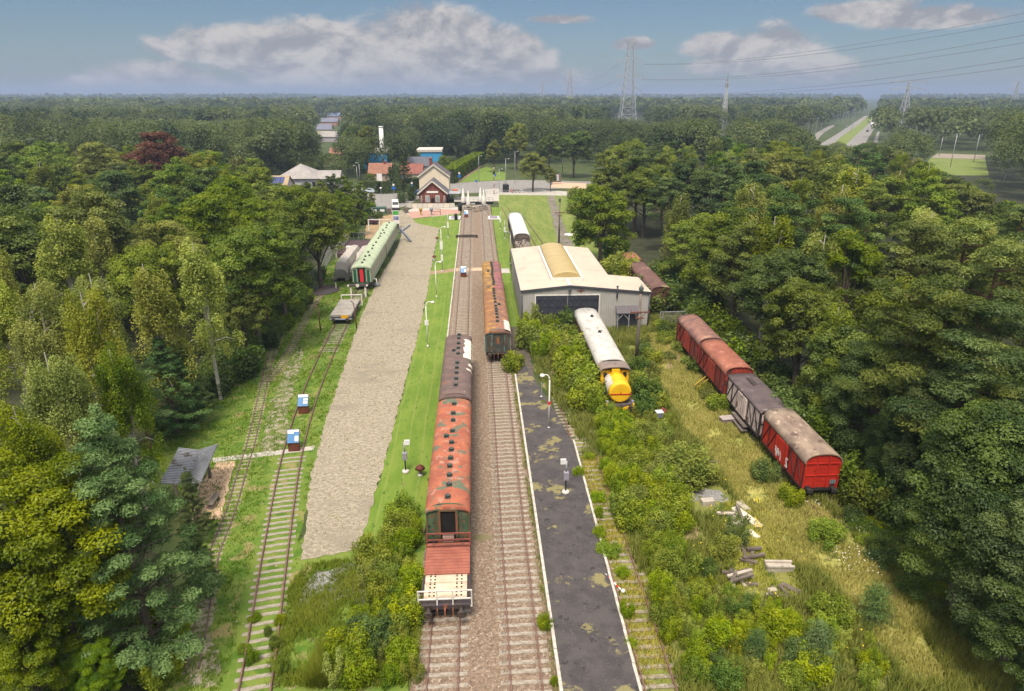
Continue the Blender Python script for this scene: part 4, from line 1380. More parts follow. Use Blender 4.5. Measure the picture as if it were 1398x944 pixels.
# --- narrow gauge stock under grey sheets
for k, (px, py, L, w, h, lab) in enumerate(((465, 372, 13, 1.9, 2.9, 'long narrow gauge wagon under a grey sheet, left of the row by the wire fence'),
                                            (478, 358, 7, 1.9, 2.6, 'short narrow gauge wagon under a grey sheet, behind the box shaped one'),
                                            (482, 372, 4.5, 1.8, 1.9, 'box shaped narrow gauge wagon under a grey sheet, in front of the short one'))):
    x0, y0 = [(-20.9, 101.0), (-18.95, 108.0), (-18.95, 102.0)][k]
    root = thing('sheeted_wagon', lab, 'covered wagon', (x0, y0 + L / 2, 0), 0.0, 'sheeted narrow gauge wagons')
    b = MB()
    rgk = random.Random(k + 40)
    rings = []
    n = int(L / 0.5)
    for i in range(n + 1):
        y = -L / 2 + L * i / n
        e = 1 - max(0, (1.0 - i * 0.5)) * 0.35
        j = lambda a: rgk.uniform(-a, a)
        ww = w / 2
        rings.append([(-ww - 0.22 + j(.10), y, 0.1), (-ww - 0.04 + j(.06), y, h * 0.62 * e), (-ww * 0.72 + j(.05), y, h * 0.95 * e + j(.05)), (0 + j(.03), y, h * e + j(.04)),
                      (ww * 0.72 + j(.05), y, h * 0.95 * e + j(.05)), (ww + 0.04 + j(.06), y, h * 0.62 * e), (ww + 0.22 + j(.10), y, 0.1)])
    b.loft(rings, False)
    b.build('sheet', mat('grey tarpaulin', (0.42, 0.385, 0.345), (0.33, 0.30, 0.265), 0.8, 0.7, patches=(((0.24, 0.21, 0.19), 1.1, 0.60, 0.08),)), root)
    b = MB()
    b.box(-0.6, -L / 2 - 0.15, 0.15, 0.6, L / 2 + 0.15, 0.5)
    b.build('underframe', m_under, root)
    for s in (-1, 1):
        b = MB()
        for yy in np.linspace(-L / 2 + 1, L / 2 - 1, 4):
            b.bar((s * (w / 2 + 0.24), yy, 0.15), (s * (w / 2 + 0.03), yy + 0.2, h * 0.66), 0.03, 0.03)
        b.build('rope', m_black, root)
# ================================================================== BUILDINGS
m_clad = mat('pale grey cladding', (0.40, 0.38, 0.35), (0.35, 0.335, 0.31), 0.8, 0.6, waves=((0.27, 0.255, 0.24), 1.05, 'X', 0.8))
m_clad_y = mat('pale grey cladding side', (0.40, 0.38, 0.35), (0.35, 0.335, 0.31), 0.8, 0.6, waves=((0.27, 0.255, 0.24), 1.05, 'Y', 0.8))
m_shed_roof = mat('cream metal roof', (0.49, 0.42, 0.34), (0.445, 0.38, 0.31), 0.35, 0.55, waves=((0.47, 0.41, 0.34), 0.32, 'Y', 0.6),
                  patches=(((0.40, 0.33, 0.26), 0.45, 0.56, 0.15), ((0.34, 0.28, 0.22), 2.2, 0.66, 0.06)))
m_trim = mat('dark blue grey trim', (0.085, 0.085, 0.10), (0.07, 0.07, 0.085), 2.0, 0.5)
m_door_blue = mat('dark blue grey door', (0.034, 0.036, 0.048), (0.044, 0.046, 0.060), 1.0, 0.5)
m_whitepaint = mat('white paint', (0.72, 0.69, 0.64), (0.62, 0.59, 0.55), 2.0, 0.5)
m_grey_post = mat('galvanised steel', (0.40, 0.40, 0.42), (0.32, 0.32, 0.33), 3.0, 0.45, metal=0.3)

def shed():
    x0, xm, xr, x1 = 5.2, 10.85, 16.5, 20.5
    y0, yn, y1 = 76.6, 83.2, 99.4
    zr = 5.62
    sl = 0.098
    ze0 = zr - (xm - x0) * sl
    zer = zr - (xr - xm) * sl
    ze1 = zr - (x1 - xm) * sl
    root = thing('train_shed', 'large pale metal clad shed with a cream roof and dark double doors', 'shed', (x0, y0, 0))
    def P(x, y, z):
        return (x - x0, y - y0, z)
    w = MB()
    w.m = 0
    t = 0.004
    w.loft([[P(x0, y, 0), P(x0, y, ze0 - 0.09), P(xm, y, zr - 0.09), P(x1, y, ze1 - 0.09), P(x1, y, 0)] for y in (y0, yn)])
    w.build('front_wall', m_clad, root)
    w = MB()
    w.loft([[P(x0 + t, y, 0), P(x0 + t, y, ze0 - 0.10), P(xm, y, zr - 0.10), P(xr, y, zer - 0.10), P(xr, y, 0)] for y in (yn + 0.005, y1)])
    w.build('rear_wall', m_clad_y, root)
    s = MB()
    s.box(-0.03, 0.12, 0.25, -0.006, yn - y0, ze0 - 0.3)
    s.build('side_cladding', m_clad_y, root)
    for k in range(4):
        s = MB()
        s.box(-0.05, 8.2 + k * 4.0, 1.7, -0.008, 10.4 + k * 4.0, 4.2)
        s.build('wall_panel', m_clad_y, root)
    # roof: main gable and the lower lean-to on the right, one skin
    r = MB()
    o = 0.18
    th = 0.09
    def slab(pts):
        n = len(pts)
        r.add([P(*p) for p in pts] + [P(p[0], p[1], p[2] - th) for p in pts],
              [tuple(range(n)), tuple(reversed(range(n, 2 * n)))] + [(i, (i + 1) % n, (i + 1) % n + n, i + n) for i in range(n)])
    slab([(x0 - o, y0 - o, ze0 - o * sl), (xm - 0.001, y0 - o, zr), (xm - 0.001, y1 + o, zr), (x0 - o, y1 + o, ze0 - o * sl)])
    slab([(xm + 0.001, y0 - o, zr), (x1 + o, y0 - o, ze1 - o * sl), (x1 + o, yn + o, ze1 - o * sl), (xr + o, yn + o, zer - o * sl), (xr + o, y1 + o, zer - o * sl), (xm + 0.001, y1 + o, zr)])
    roof = r.build('roof', m_shed_roof, root)
    c = MB()
    c.bar(P(xm, y0 - o + 0.01, zr + 0.03), P(xm, y1 + o - 0.01, zr + 0.03), 0.32, 0.05)
    c.build('ridge_cap', m_whitepaint, roof)
    f = MB()        # verge and gutter trims
    f.bar(P(x0 - o, y0 - o - 0.03, ze0 - 0.08), P(xm, y0 - o - 0.03, zr - 0.065), 0.05, 0.18)
    f.bar(P(xm, y0 - o - 0.03, zr - 0.065), P(x1 + o, y0 - o - 0.03, ze1 - 0.08), 0.05, 0.18)
    f.bar(P(x0 - o - 0.04, y0 - o, ze0 - 0.10), P(x0 - o - 0.04, y1 + o, ze0 - 0.10), 0.10, 0.12)
    f.bar(P(x1 + o + 0.04, y0 - o, ze1 - 0.11), P(x1 + o + 0.04, yn + o, ze1 - 0.11), 0.10, 0.12)
    f.bar(P(xr + o + 0.04, yn + o, zer - 0.11), P(xr + o + 0.04, y1 + o, zer - 0.11), 0.10, 0.12)
    f.build('trim', m_trim, roof)
    # barrel rooflight
    ya, yb = 79.2, 97.0
    hw = 1.75
    kb_ = MB()
    for s in (-1, 1):
        kb_.box(xm - x0 + s * (hw + 0.12) - 0.12, ya - y0, zr - 0.35, xm - x0 + s * (hw + 0.12) + 0.12, yb - y0, zr + 0.22)
    for yy in (ya, yb):
        kb_.box(xm - x0 - hw, yy - y0 - 0.09, zr - 0.3, xm - x0 + hw, yy - y0 + 0.09, zr + 0.20)
    sk = kb_.build('rooflight', m_whitepaint, root)
    v = MB()
    rings = []
    nb_ = 40
    for i in range(nb_ + 1):
        y = ya + 0.1 + (yb - ya - 0.2) * i / nb_
        pu = 0.04 * abs(math.sin(PI * i / 5.0))
        ring = []
        for k in range(15):
            a = PI - PI * k / 14
            ring.append(P(xm + math.cos(a) * (hw - 0.01), y, zr + 0.16 + math.sin(a) * (0.72 + pu)))
        rings.append(ring)
    v.smooth = True
    v.loft(rings, True)
    v.build('vault', mat('straw yellow rooflight', (0.44, 0.335, 0.150), (0.40, 0.30, 0.13), 0.8, 0.35, spec=0.4), sk)
    # doors
    d = MB()
    dx0, dx1, dz = 6.85 - x0, 14.4 - x0, 4.32
    for (a, b) in ((dx0, (dx0 + dx1) / 2 - 0.03), ((dx0 + dx1) / 2 + 0.03, dx1)):
        d = MB()
        d.box(a, -0.05, 0.05, b, -0.005, dz)
        nx = 5
        wv = (b - a) / nx
        nz = 5
        hz = dz / nz
        for i in range(nx):         # pressed diamonds
            for j in range(nz):
                cx_, cz_ = a + wv * (i + 0.5), 0.05 + hz * (j + 0.5) * 0.985
                d.add([(cx_ - wv * 0.46, -0.055, cz_), (cx_, -0.055, cz_ - hz * 0.46), (cx_ + wv * 0.46, -0.055, cz_), (cx_, -0.055, cz_ + hz * 0.46), (cx_, -0.10, cz_)],
                      [(0, 1, 4), (1, 2, 4), (2, 3, 4), (3, 0, 4)])
        d.build('door', m_door_blue, root)
    fr = MB()
    fr.box(dx0 - 0.14, -0.07, 0, dx0 - 0.01, -0.004, dz + 0.14)
    fr.box(dx1 + 0.01, -0.07, 0, dx1 + 0.14, -0.004, dz + 0.14)
    fr.box(dx0 - 0.01, -0.07, dz + 0.01, dx1 + 0.01, -0.004, dz + 0.14)
    fr.build('door_frame', m_whitepaint, root)
    for x in (-0.02, x1 - x0 + 0.02):
        pp = MB()
        pp.cyl((x, -0.09, 0), (x, -0.09, (ze0 if x < 1 else ze1) - 0.2), 0.09, n=8)
        pp.build('downpipe', m_trim, root)
    # small things on the gable
    q = MB()
    q.bar((5.55, -0.3, 4.98), (5.85, -0.02, 5.05), 0.12, 0.12)
    q.box(5.45, -0.42, 4.9, 5.75, -0.2, 5.15)
    q.build('gable_lamp', m_trim, root)
    e = MB()        # cast ornament, a winged wheel shape in rusty iron
    e.cyl((7.0, -0.06, 4.88), (7.0, -0.012, 4.88), 0.16, n=12)
    e.bar((6.55, -0.04, 4.90), (7.45, -0.04, 4.90), 0.03, 0.10)
    e.bar((7.0, -0.045, 4.65), (7.0, -0.045, 5.12), 0.10, 0.03)
    e.build('ornament', m_rust, root)
    q = MB()
    q.cyl((11.35, -0.16, 4.0), (11.35, -0.16, 5.35), 0.10, n=8)
    q.cyl((11.35, -0.16, 5.35), (11.35, -0.16, 5.45), 0.16, n=8)
    q.build('flue', m_trim, root)
    # lean-to porch
    a0, a1 = 11.35, 14.15
    rf = MB()
    rf.add([(a0 - 0.1, -1.1, 2.35), (a1 + 0.1, -1.1, 2.35), (a1 + 0.1, -0.01, 2.95), (a0 - 0.1, -0.01, 2.95),
            (a0 - 0.1, -1.1, 2.25), (a1 + 0.1, -1.1, 2.25), (a1 + 0.1, -0.01, 2.85), (a0 - 0.1, -0.01, 2.85)],
           [(0, 1, 2, 3), (4, 7, 6, 5), (0, 4, 5, 1), (1, 5, 6, 2), (2, 6, 7, 3), (3, 7, 4, 0)])
    po = rf.build('porch', mat('violet grey tiles', (0.10, 0.088, 0.10), (0.13, 0.115, 0.125), 3.0, 0.7), root)
    ps = MB()
    for xx in (a0 + 0.05, (a0 + a1) / 2, a1 - 0.05):
        ps.box(xx - 0.05, -1.05, 0.0, xx + 0.05, -0.95, 2.3)
    for xa, xb in ((a0 + 0.1, a0 + 0.7), ((a0 + a1) / 2 - 0.05, (a0 + a1) / 2 - 0.65), (a1 - 0.1, a1 - 0.7)):
        ps.bar((xa, -1.0, 1.55), (xb, -1.0, 2.2), 0.07, 0.07)
    ps.build('post', m_grey_post, po)
    nt = MB()
    nt.box(a0 + 0.12, -0.03, 0.4, a1 - 0.12, -0.004, 2.1)
    nt.build('porch_door', mat('slate grey boards', (0.16, 0.165, 0.18), (0.12, 0.125, 0.14), 2.0), root)
shed()

# open shelter with a butterfly roof
def shelter():
    c = [G(*p, 2.6) for p in ((220, 658), (246, 612), (271, 613), (256, 660))]
    lo = 2.35
    hi = 2.75
    # corners of the two roof wings at their real heights
    A = G(219, 659, hi)
    B = G(244, 612, hi)
    V0 = G(258, 661, lo)
    V1 = G(271, 615, lo)
    C_ = G(275, 657, hi)
    D = G(297, 607, hi)
    cx_ = sum(p[0] for p in (A, B, C_, D)) / 4
    cy_ = sum(p[1] for p in (A, B, C_, D)) / 4
    root = thing('shelter', 'small open shelter with a grey metal butterfly roof, on the tan sand at the wood', 'shelter', (cx_, cy_, 0))
    def L(p, z):
        return (p[0] - cx_, p[1] - cy_, z)
    r = MB()
    for q in ([L(A, hi), L(V0, lo), L(V1, lo), L(B, hi)], [L(V0, lo), L(C_, hi), L(D, hi), L(V1, lo)]):
        # profiled sheet: ridges running down to the valley
        n = 22
        for i in range(n):
            a = Vector(q[0]).lerp(Vector(q[3]), i / n)
            b = Vector(q[1]).lerp(Vector(q[2]), i / n)
            a2 = Vector(q[0]).lerp(Vector(q[3]), (i + 0.55) / n)
            b2 = Vector(q[1]).lerp(Vector(q[2]), (i + 0.55) / n)
            a3 = Vector(q[0]).lerp(Vector(q[3]), (i + 1) / n)
            b3 = Vector(q[1]).lerp(Vector(q[2]), (i + 1) / n)
            u = Vector((0, 0, 0.05))
            r.add([a, b, b2, a2], [(0, 1, 2, 3)])
            r.add([a2 + u * 0, b2 + u * 0, b2 + u, a2 + u], [(0, 1, 2, 3)])
            r.add([a2 + u, b2 + u, b3 + u, a3 + u], [(0, 1, 2, 3)])
            r.add([a3 + u, b3 + u, b3, a3], [(0, 1, 2, 3)])
        dn = Vector((0, 0, -0.08))
        vs_ = [Vector(p) + Vector((0, 0, -0.01)) for p in q]
        r.add([v for v in vs_] + [v + dn for v in vs_], [(3, 2, 1, 0), (4, 5, 6, 7), (0, 1, 5, 4), (1, 2, 6, 5), (2, 3, 7, 6), (3, 0, 4, 7)])
    r.build('roof', mat('grey roof sheet', (0.26, 0.27, 0.30), (0.20, 0.205, 0.225), 1.2, 0.5, metal=0.2,
            patches=(((0.10, 0.085, 0.075), 0.8, 0.57, 0.08), ((0.36, 0.36, 0.38), 2.0, 0.62, 0.07))), root)
    m_wd = mat('grey weathered timber', (0.22, 0.18, 0.15), (0.15, 0.125, 0.105), 2.0, 0.9)
    for (p, q) in ((V0, C_), (V1, D)):
        b = MB()
        m_ = Vector(L(p, 0)).lerp(Vector(L(q, 0)), 0.35)
        b.bar((m_.x, m_.y, 0), (m_.x, m_.y, lo), 0.16, 0.16)
        t_ = Vector(L(q, hi - 0.16)).lerp(Vector(L(p, lo - 0.16)), 0.15)
        b.bar((m_.x, m_.y, 1.2), (t_.x, t_.y, t_.z), 0.12, 0.14)
        b.build('post', m_wd, root)
    for (p, q) in ((V0, A), (V1, B)):
        b = MB()
        m_ = Vector(L(p, 0)).lerp(Vector(L(q, 0)), 0.5)
        b.bar((m_.x, m_.y, 0), (m_.x, m_.y, (lo + hi) / 2 - 0.1), 0.16, 0.16)
        b.build('post', m_wd, root)
    b = MB()
    p = Vector(L(V0, 0)).lerp(Vector(L(C_, 0)), 0.8)
    b.box(p.x - 0.1, p.y + 0.6, 0.42, p.x + 0.35, p.y + 2.0, 0.48)
    for yy in (0.7, 1.85):
        b.box(p.x - 0.05, p.y + yy, 0, p.x + 0.3, p.y + yy + 0.08, 0.42)
    b.build('bench', m_wd, root)
shelter()

# ------------------------------------------------------------------ the station and the houses of the village
m_brick = mat('dark red brick', (0.215, 0.070, 0.052), (0.165, 0.055, 0.045), 1.5, 0.9)
m_slate = mat('slate roof', (0.105, 0.105, 0.13), (0.085, 0.085, 0.105), 0.8, 0.7, patches=(((0.16, 0.16, 0.19), 1.5, 0.62, 0.06),))
m_creamwall = mat('cream render', (0.72, 0.62, 0.47), (0.66, 0.56, 0.42), 0.8, 0.9)
m_creamtrim = mat('cream trim', (0.62, 0.58, 0.47), (0.56, 0.52, 0.42), 2.0, 0.7)
m_tile = mat('orange red tiles', (0.27, 0.13, 0.085), (0.21, 0.10, 0.07), 0.8, 0.85)
m_greyroof = mat('pale grey roof tiles', (0.32, 0.295, 0.28), (0.26, 0.24, 0.23), 0.6, 0.85)
m_purpleroof = mat('blue grey tiles', (0.16, 0.165, 0.22), (0.13, 0.135, 0.18), 0.5, 0.8)

def house(name, label, cat, x, y, w, d, he, hr, wall, roof, rz=0.0, along='y', over=0.35, wins=(), door=None, chim=None, trim=None, z0=0.0, group=None, loc_z=0.0):
    """gabled building; its gable faces -Y when along == 'y'"""
    root = thing(name, label, cat, (x, y, loc_z), rz, group)
    b = MB()
    if along == 'y':
        b.prof_y([(-w / 2, z0), (-w / 2, he), (0, hr), (w / 2, he), (w / 2, z0)], 0, d)
    else:
        b.prof_x([(0, z0), (0, he), (d / 2, hr), (d, he), (d, z0)], -w / 2, w / 2)
    b.build('wall', wall, root)
    r = MB()
    t = 0.16
    if along == 'y':
        k = (hr - he) / (w / 2)
        for s in (-1, 1):
            p = [(0, -over, hr + 0.02), (s * (w / 2 + over), -over, he - over * k + 0.02), (s * (w / 2 + over), d + over, he - over * k + 0.02), (0, d + over, hr + 0.02)]
            r.add(p + [(a, b_, c + t) for a, b_, c in p], [(0, 1, 2, 3), (4, 5, 6, 7), (0, 1, 5, 4), (1, 2, 6, 5), (2, 3, 7, 6), (3, 0, 4, 7)])
    else:
        k = (hr - he) / (d / 2)
        for s in (-1, 1):
            yc = d / 2
            p = [(-w / 2 - over, yc, hr + 0.02), (-w / 2 - over, yc + s * (d / 2 + over), he - over * k + 0.02), (w / 2 + over, yc + s * (d / 2 + over), he - over * k + 0.02), (w / 2 + over, yc, hr + 0.02)]
            r.add(p + [(a, b_, c + t) for a, b_, c in p], [(0, 1, 2, 3), (4, 5, 6, 7), (0, 1, 5, 4), (1, 2, 6, 5), (2, 3, 7, 6), (3, 0, 4, 7)])
    rf = r.build('roof', roof, root)
    if trim:
        tb = MB()
        k = (hr - he) / (w / 2)
        for s in (-1, 1):
            tb.bar((0, -over - 0.03, hr + 0.04), (s * (w / 2 + over), -over - 0.03, he - over * k + 0.04), 0.06, 0.34)
        tb.build('barge_board', trim, rf)
    for (wx, wz0, wz1, ww, m_) in wins:
        q = MB()
        q.box(wx - ww / 2 - 0.08, -0.05, wz0 - 0.08, wx + ww / 2 + 0.08, -0.003, wz1 + 0.12)
        fo = q.build('window', trim or m_whitepaint, root)
        q = MB()
        q.box(wx - ww / 2, -0.075, wz0, wx + ww / 2, -0.052, wz1)
        q.build('pane', m_, fo)
    if door:
        q = MB()
        q.box(door[0] - door[1] / 2, -0.06, 0.02, door[0] + door[1] / 2, -0.004, door[2])
        q.build('door', m_black, root)
    if chim:
        q = MB()
        q.box(chim[0] - 0.4, chim[1] - 0.4, chim[2], chim[0] + 0.4, chim[1] + 0.4, chim[3])
        q.box(chim[0] - 0.46, chim[1] - 0.46, chim[3] - 0.2, chim[0] + 0.46, chim[1] + 0.46, chim[3] - 0.02)
        q.build('chimney', m_brick, rf)
    return root

m_pane = mat('bluish pane', (0.20, 0.24, 0.26), (0.34, 0.38, 0.38), 1.2, 0.2, spec=0.5)
st_ = house('station_building', 'red brick station front with a cream edged gable and a white name board', 'building', -11.3, 176.8, 6.9, 7.4, 3.15, 6.0, m_brick, m_slate,
            trim=m_creamtrim, wins=((-1.35, 0.75, 2.3, 0.9, m_pane), (1.25, 0.75, 2.3, 0.9, m_pane)), door=(0.0, 0.85, 1.75), over=0.45)
q = MB()
q.box(-1.5, -0.09, 3.05, 1.45, -0.006, 3.5)
q.build('name_board', mat('white board', (0.78, 0.76, 0.72), (0.72, 0.70, 0.66), 3.0), st_)
for s, x in ((-1, -2.85), (1, 3.0)):         # furled grey awnings at the corners
    q = MB()
    q.lathe([(0.12, 0.2), (0.34, 0.4), (0.30, 1.6), (0.10, 2.5)], 10, (x, -0.5, 0))
    q.build('furled_parasol', mat('grey brown canvas', (0.27, 0.22, 0.20), (0.22, 0.18, 0.16), 2.0), st_)
house('station_house', 'tall cream rendered gabled house right behind the brick station front', 'building', -11.3, 184.8, 7.9, 9.0, 6.4, 9.3, m_creamwall, mat('dark brown roof', (0.115, 0.095, 0.105), (0.09, 0.075, 0.08), 0.8, 0.8),
      trim=m_creamtrim, chim=(-1.0, 5.5, 8.2, 10.6))
av = thing('terrace_canopy', 'low grey terrace canopy with red and white boxes on it, right of the brick station', 'canopy', (-6.6, 180, 0))
q = MB()
q.box(-0.9, 0, 2.3, 2.3, 8.5, 2.42)
q.build('roof', mat('grey canopy', (0.33, 0.34, 0.37), (0.25, 0.26, 0.28), 0.8), av)
q = MB()
for x in (-0.7, 2.1):
    for y in (0.2, 4.2, 8.2):
        q.box(x - 0.06, y - 0.06, 0, x + 0.06, y + 0.06, 2.3)
q.build('post', m_trim, av)
q = MB()
q.box(0.1, 5.0, 2.425, 1.6, 6.2, 2.8)
q.build('orange_box', mat('orange red box', (0.52, 0.14, 0.06), (0.45, 0.12, 0.05), 2.0), av)
sx, sy = G(521, 246)
house('brick_cottage', 'small pale brick cottage with an orange tiled roof, left of the tall dark conifer', 'house', *G(519, 249), 7, 7, 2.8, 5.6, mat('pale brick', (0.34, 0.25, 0.22)), m_tile, along='x', chim=(1.5, 3.5, 4.8, 6.4))
house('red_roofed_house', 'house with a long red tiled roof and a white rooflight, left of the station house', 'house', *G(562, 249), 7, 7, 2.8, 5.4, mat('pale wall', (0.45, 0.38, 0.32)), mat('deep red tiles', (0.25, 0.09, 0.07), (0.19, 0.075, 0.055), 0.8), along='x', chim=(-1.0, 3.5, 4.6, 6.2))
house('grey_outbuilding', 'grey roofed outbuilding behind the red tiled roof', 'house', *G(573, 240), 8, 7, 3.4, 6.0, mat('grey wall', (0.36, 0.36, 0.38)), m_slate, along='x')
# left village: hipped grey roof, solar roof
hb_ = thing('grey_roofed_villa', 'villa with a pale grey pyramid roof and a long pale wing, among the left trees', 'house', (-53, 206, 0))
hb_.scale = (0.72, 0.8, 0.85)
q = MB()
q.box(-8.0, 0, 0, 8.5, 15, 4.2)
q.box(8.5, 1, 0, 17, 9, 4.0)
q.build('wall', mat('pale blue white wall', (0.50, 0.51, 0.54), (0.44, 0.45, 0.47), 0.5), hb_)
q = MB()
q.add([(-8.8, -0.8, 4.2), (9.3, -0.8, 4.2), (9.3, 15.8, 4.2), (-8.8, 15.8, 4.2), (0.2, 7.5, 8.6)], [(0, 1, 4), (1, 2, 4), (2, 3, 4), (3, 0, 4), (3, 2, 1, 0)])
q.add([(8, 0.3, 4.0), (17.5, 0.3, 4.0), (17.5, 9.7, 4.0), (8, 9.7, 4.0), (8, 5, 6.5), (17.5, 5, 6.5)], [(0, 1, 5, 4), (2, 3, 4, 5), (1, 2, 5), (3, 0, 4), (3, 2, 1, 0)])
q.build('roof', m_greyroof, hb_)
q = MB()
for x in (3.5, 6.2, 10, 13):
    q.box(x, -0.06 if x < 8.5 else 0.93, 1.0, x + 1.4, -0.003 if x < 8.5 else 0.997, 3.0)
q.build('window', m_glass, hb_)
hs = house('solar_house', 'tan tiled house with dark blue solar panels on its roof, left of the grey villa', 'house', -58.5, 190, 13, 8.5, 3.0, 5.6, mat('pinkish white wall', (0.52, 0.44, 0.40)), mat('tan tiles', (0.34, 0.265, 0.17), (0.29, 0.22, 0.14), 0.7), along='x')
q = MB()
k = (5.6 - 3.0) / 4.25
for (xa, xb, ya, yb) in ((-4.2, 5.6, 1.2, 3.6), (1.0, 4.6, -0.2, 1.0)):
    q.add([(xa, ya, 3.0 + ya * k + 0.26), (xb, ya, 3.0 + ya * k + 0.26), (xb, yb, 3.0 + yb * k + 0.26), (xa, yb, 3.0 + yb * k + 0.26),
           (xa, ya, 3.0 + ya * k + 0.19), (xb, ya, 3.0 + ya * k + 0.19), (xb, yb, 3.0 + yb * k + 0.19), (xa, yb, 3.0 + yb * k + 0.19)],
          [(0, 1, 2, 3), (7, 6, 5, 4), (0, 4, 5, 1), (1, 5, 6, 2), (2, 6, 7, 3), (3, 7, 4, 0)])
q.build('solar_panel', mat('solar blue', (0.035, 0.045, 0.13), (0.05, 0.06, 0.16), 0.6, 0.25, waves=((0.12, 0.13, 0.22), 0.3, 'X', 0.5)), hs)
# blue industrial halls behind
for (px, py, w, d, h, lab) in ((513, 231, 9, 12, 6.0, 'bright blue hall with a pale roof below the white chimney'), (587, 232, 9, 12, 6.5, 'bright blue hall with a pale flat roof behind the station house')):
    x, y = G(px, py)
    r0 = thing('blue_hall', lab, 'hall', (x, y, 0), 0, 'blue halls')
    q = MB()
    q.box(-w / 2, 0, 0, w / 2, d, h)
    q.build('wall', mat('bright blue cladding', (0.045, 0.26, 0.50), (0.06, 0.30, 0.55), 0.3, 0.5), r0)
    q = MB()
    q.box(-w / 2 - 0.3, -0.3, h, w / 2 + 0.3, d + 0.3, h + 0.9)
    q.build('roof_edge', mat('pale parapet', (0.55, 0.50, 0.46), (0.48, 0.44, 0.40), 0.4), r0)
x, y = G(514, 236)
ch = MB()
ch.cyl((0, 0, 0), (0, 0, 15.2), 0.95, 0.8, 12)
ch.cyl((0, 0, 15.2), (0, 0, 15.6), 0.9, 0.9, 12)
tag(ch.build('factory_chimney', mat('white chimney', (0.70, 0.69, 0.68), (0.60, 0.59, 0.58), 0.5), None, (x + 0.8, y + 14, 0)), 'plain white round factory chimney above the blue hall', 'chimney')
# far village houses between the trees
fv = [((443, 184), 10, 9, 3.5, 7.0, 'x', mat('yellow cream wall', (0.56, 0.50, 0.34)), m_purpleroof, 'blue roofed house with a cream gable, in the gap of the far trees'),
      ((450, 172), 15, 9, 3.5, 6.5, 'x', mat('reddish wall', (0.40, 0.20, 0.15)), m_purpleroof, 'long blue roofed house with a red end, behind the cream gabled one'),
      ((457, 164), 16, 10, 4.0, 7.5, 'x', mat('pink wall', (0.42, 0.28, 0.25)), mat('steel blue roof', (0.13, 0.16, 0.24), (0.11, 0.13, 0.20), 0.3), 'steel blue roofed house, farthest in the gap of the far trees'),
      ((449, 194), 10, 8, 3.0, 5.8, 'x', mat('lilac wall', (0.38, 0.34, 0.37)), m_greyroof, 'grey lilac roofed house, nearest in the gap of the far trees'),
      ((467, 194), 6, 6, 3.0, 5.5, 'x', mat('lilac wall', (0.38, 0.34, 0.37)), mat('lilac tiles', (0.30, 0.27, 0.29), (0.25, 0.22, 0.25), 0.4), 'small lilac roofed house right of the nearest one in the gap')]
for p, w, d, he, hr, al, wl, rf_, lab in fv:
    house('village_house', lab, 'house', *G(*p), w, d, he, hr, wl, rf_, along=al, group='houses of the far village')
house('terracotta_house', 'house with a terracotta and white top between the left trees, above the grey villa', 'house', *G(460, 226), 5, 6, 4.5, 6.5, mat('white wall', (0.62, 0.58, 0.54)), m_tile, along='x', chim=(-1, 3, 5.6, 7.4))
# low deck and walls left of the green carriages
dk = thing('terrace_deck', 'low dark plank terrace with pale walls, left of the green carriages', 'terrace', (-21.5, 117.0, 0))
q = MB()
q.box(-3.0, 0, 0, 2.0, 12, 0.7)
q.build('deck', mat('dark purple planks', (0.085, 0.05, 0.055), (0.065, 0.042, 0.046), 0.9, waves=((0.03, 0.02, 0.02), 1.0, 'X', 0.5)), dk)
q = MB()
q.box(-3.25, -0.2, 0, -3.02, 12.2, 2.0)
q.build('wall', mat('pale fibre cement', (0.46, 0.42, 0.38), (0.40, 0.37, 0.34), 0.8), dk)
q = MB()
q.box(0.9, -6.0, 0.0, 1.1, -0.2, 1.9)
q.box(2.05, 0, 0.0, 2.25, 14.5, 1.9)
q.build('screen', mat('blue grey panel', (0.13, 0.145, 0.18), (0.16, 0.175, 0.21), 0.8), dk)
q = MB()
q.box(-1.6, 1.0, 0.72, -0.5, 2.0, 1.7)
q.build('cabinet', m_whitepaint, dk)
q = MB()
for k in range(5):
    q.bar((-3.0 + k * 0.9, 12.1, 0.7), (-3.0 + k * 0.9, 12.1, 2.1), 0.06, 0.06)
q.bar((-3.0, 12.1, 2.1), (0.6, 12.1, 2.1), 0.06, 0.06)
q.build('railing', m_grey_post, dk)
# ================================================================== STREET FURNITURE, SIGNS, POLES
def lamp_post(name, label, base, h, arm=0.9, side=-1, m=None, plate=None, group=None, r=0.055, style='bent', cat='lamp post', parts=True):
    """post with an arm and a lamp head; side -1 = arm to the left"""
    root = thing(name, label, cat, (base[0], base[1], 0), 0, group)
    m = m or m_whitepaint
    b = MB()
    if style == 'bent':
        pts = [(0, 0, 0), (0, 0, h - 0.45), (side * arm * 0.12, 0, h - 0.16), (side * arm * 0.4, 0, h), (side * arm * 0.85, 0, h - 0.02)]
        b.tube(pts, [r * 1.2, r, r * 0.9, r * 0.8, r * 0.8], 8)
        b.cyl((0, 0, 0), (0, 0, 0.35), r * 2.0, r * 1.6, 10)
        hx, hz = side * arm, h - 0.05
    else:
        b.cyl((0, 0, 0), (0, 0, h), r * 1.2, r * 0.8, 8)
        b.bar((0, 0, h - 0.05), (side * arm, 0, h), 0.08, 0.06)
        hx, hz = side * arm, h
    b.build('post', m, root)
    b = MB()
    b.lathe([(0.05, 0.13), (0.16, 0.09), (0.22, -0.04), (0.17, -0.12)], 12, (hx, 0, hz))
    hd = b.build('lamp_head', m, root)
    if plate:
        b = MB()
        z = plate[0]
        b.box(-plate[1] / 2, -0.1, z - plate[2] / 2, plate[1] / 2, -0.07, z + plate[2] / 2)
        b.build('plate', plate[3], root)
    return root
m_plate_white = mat('white plate', (0.74, 0.71, 0.70), (0.68, 0.65, 0.64), 3.0, 0.5)
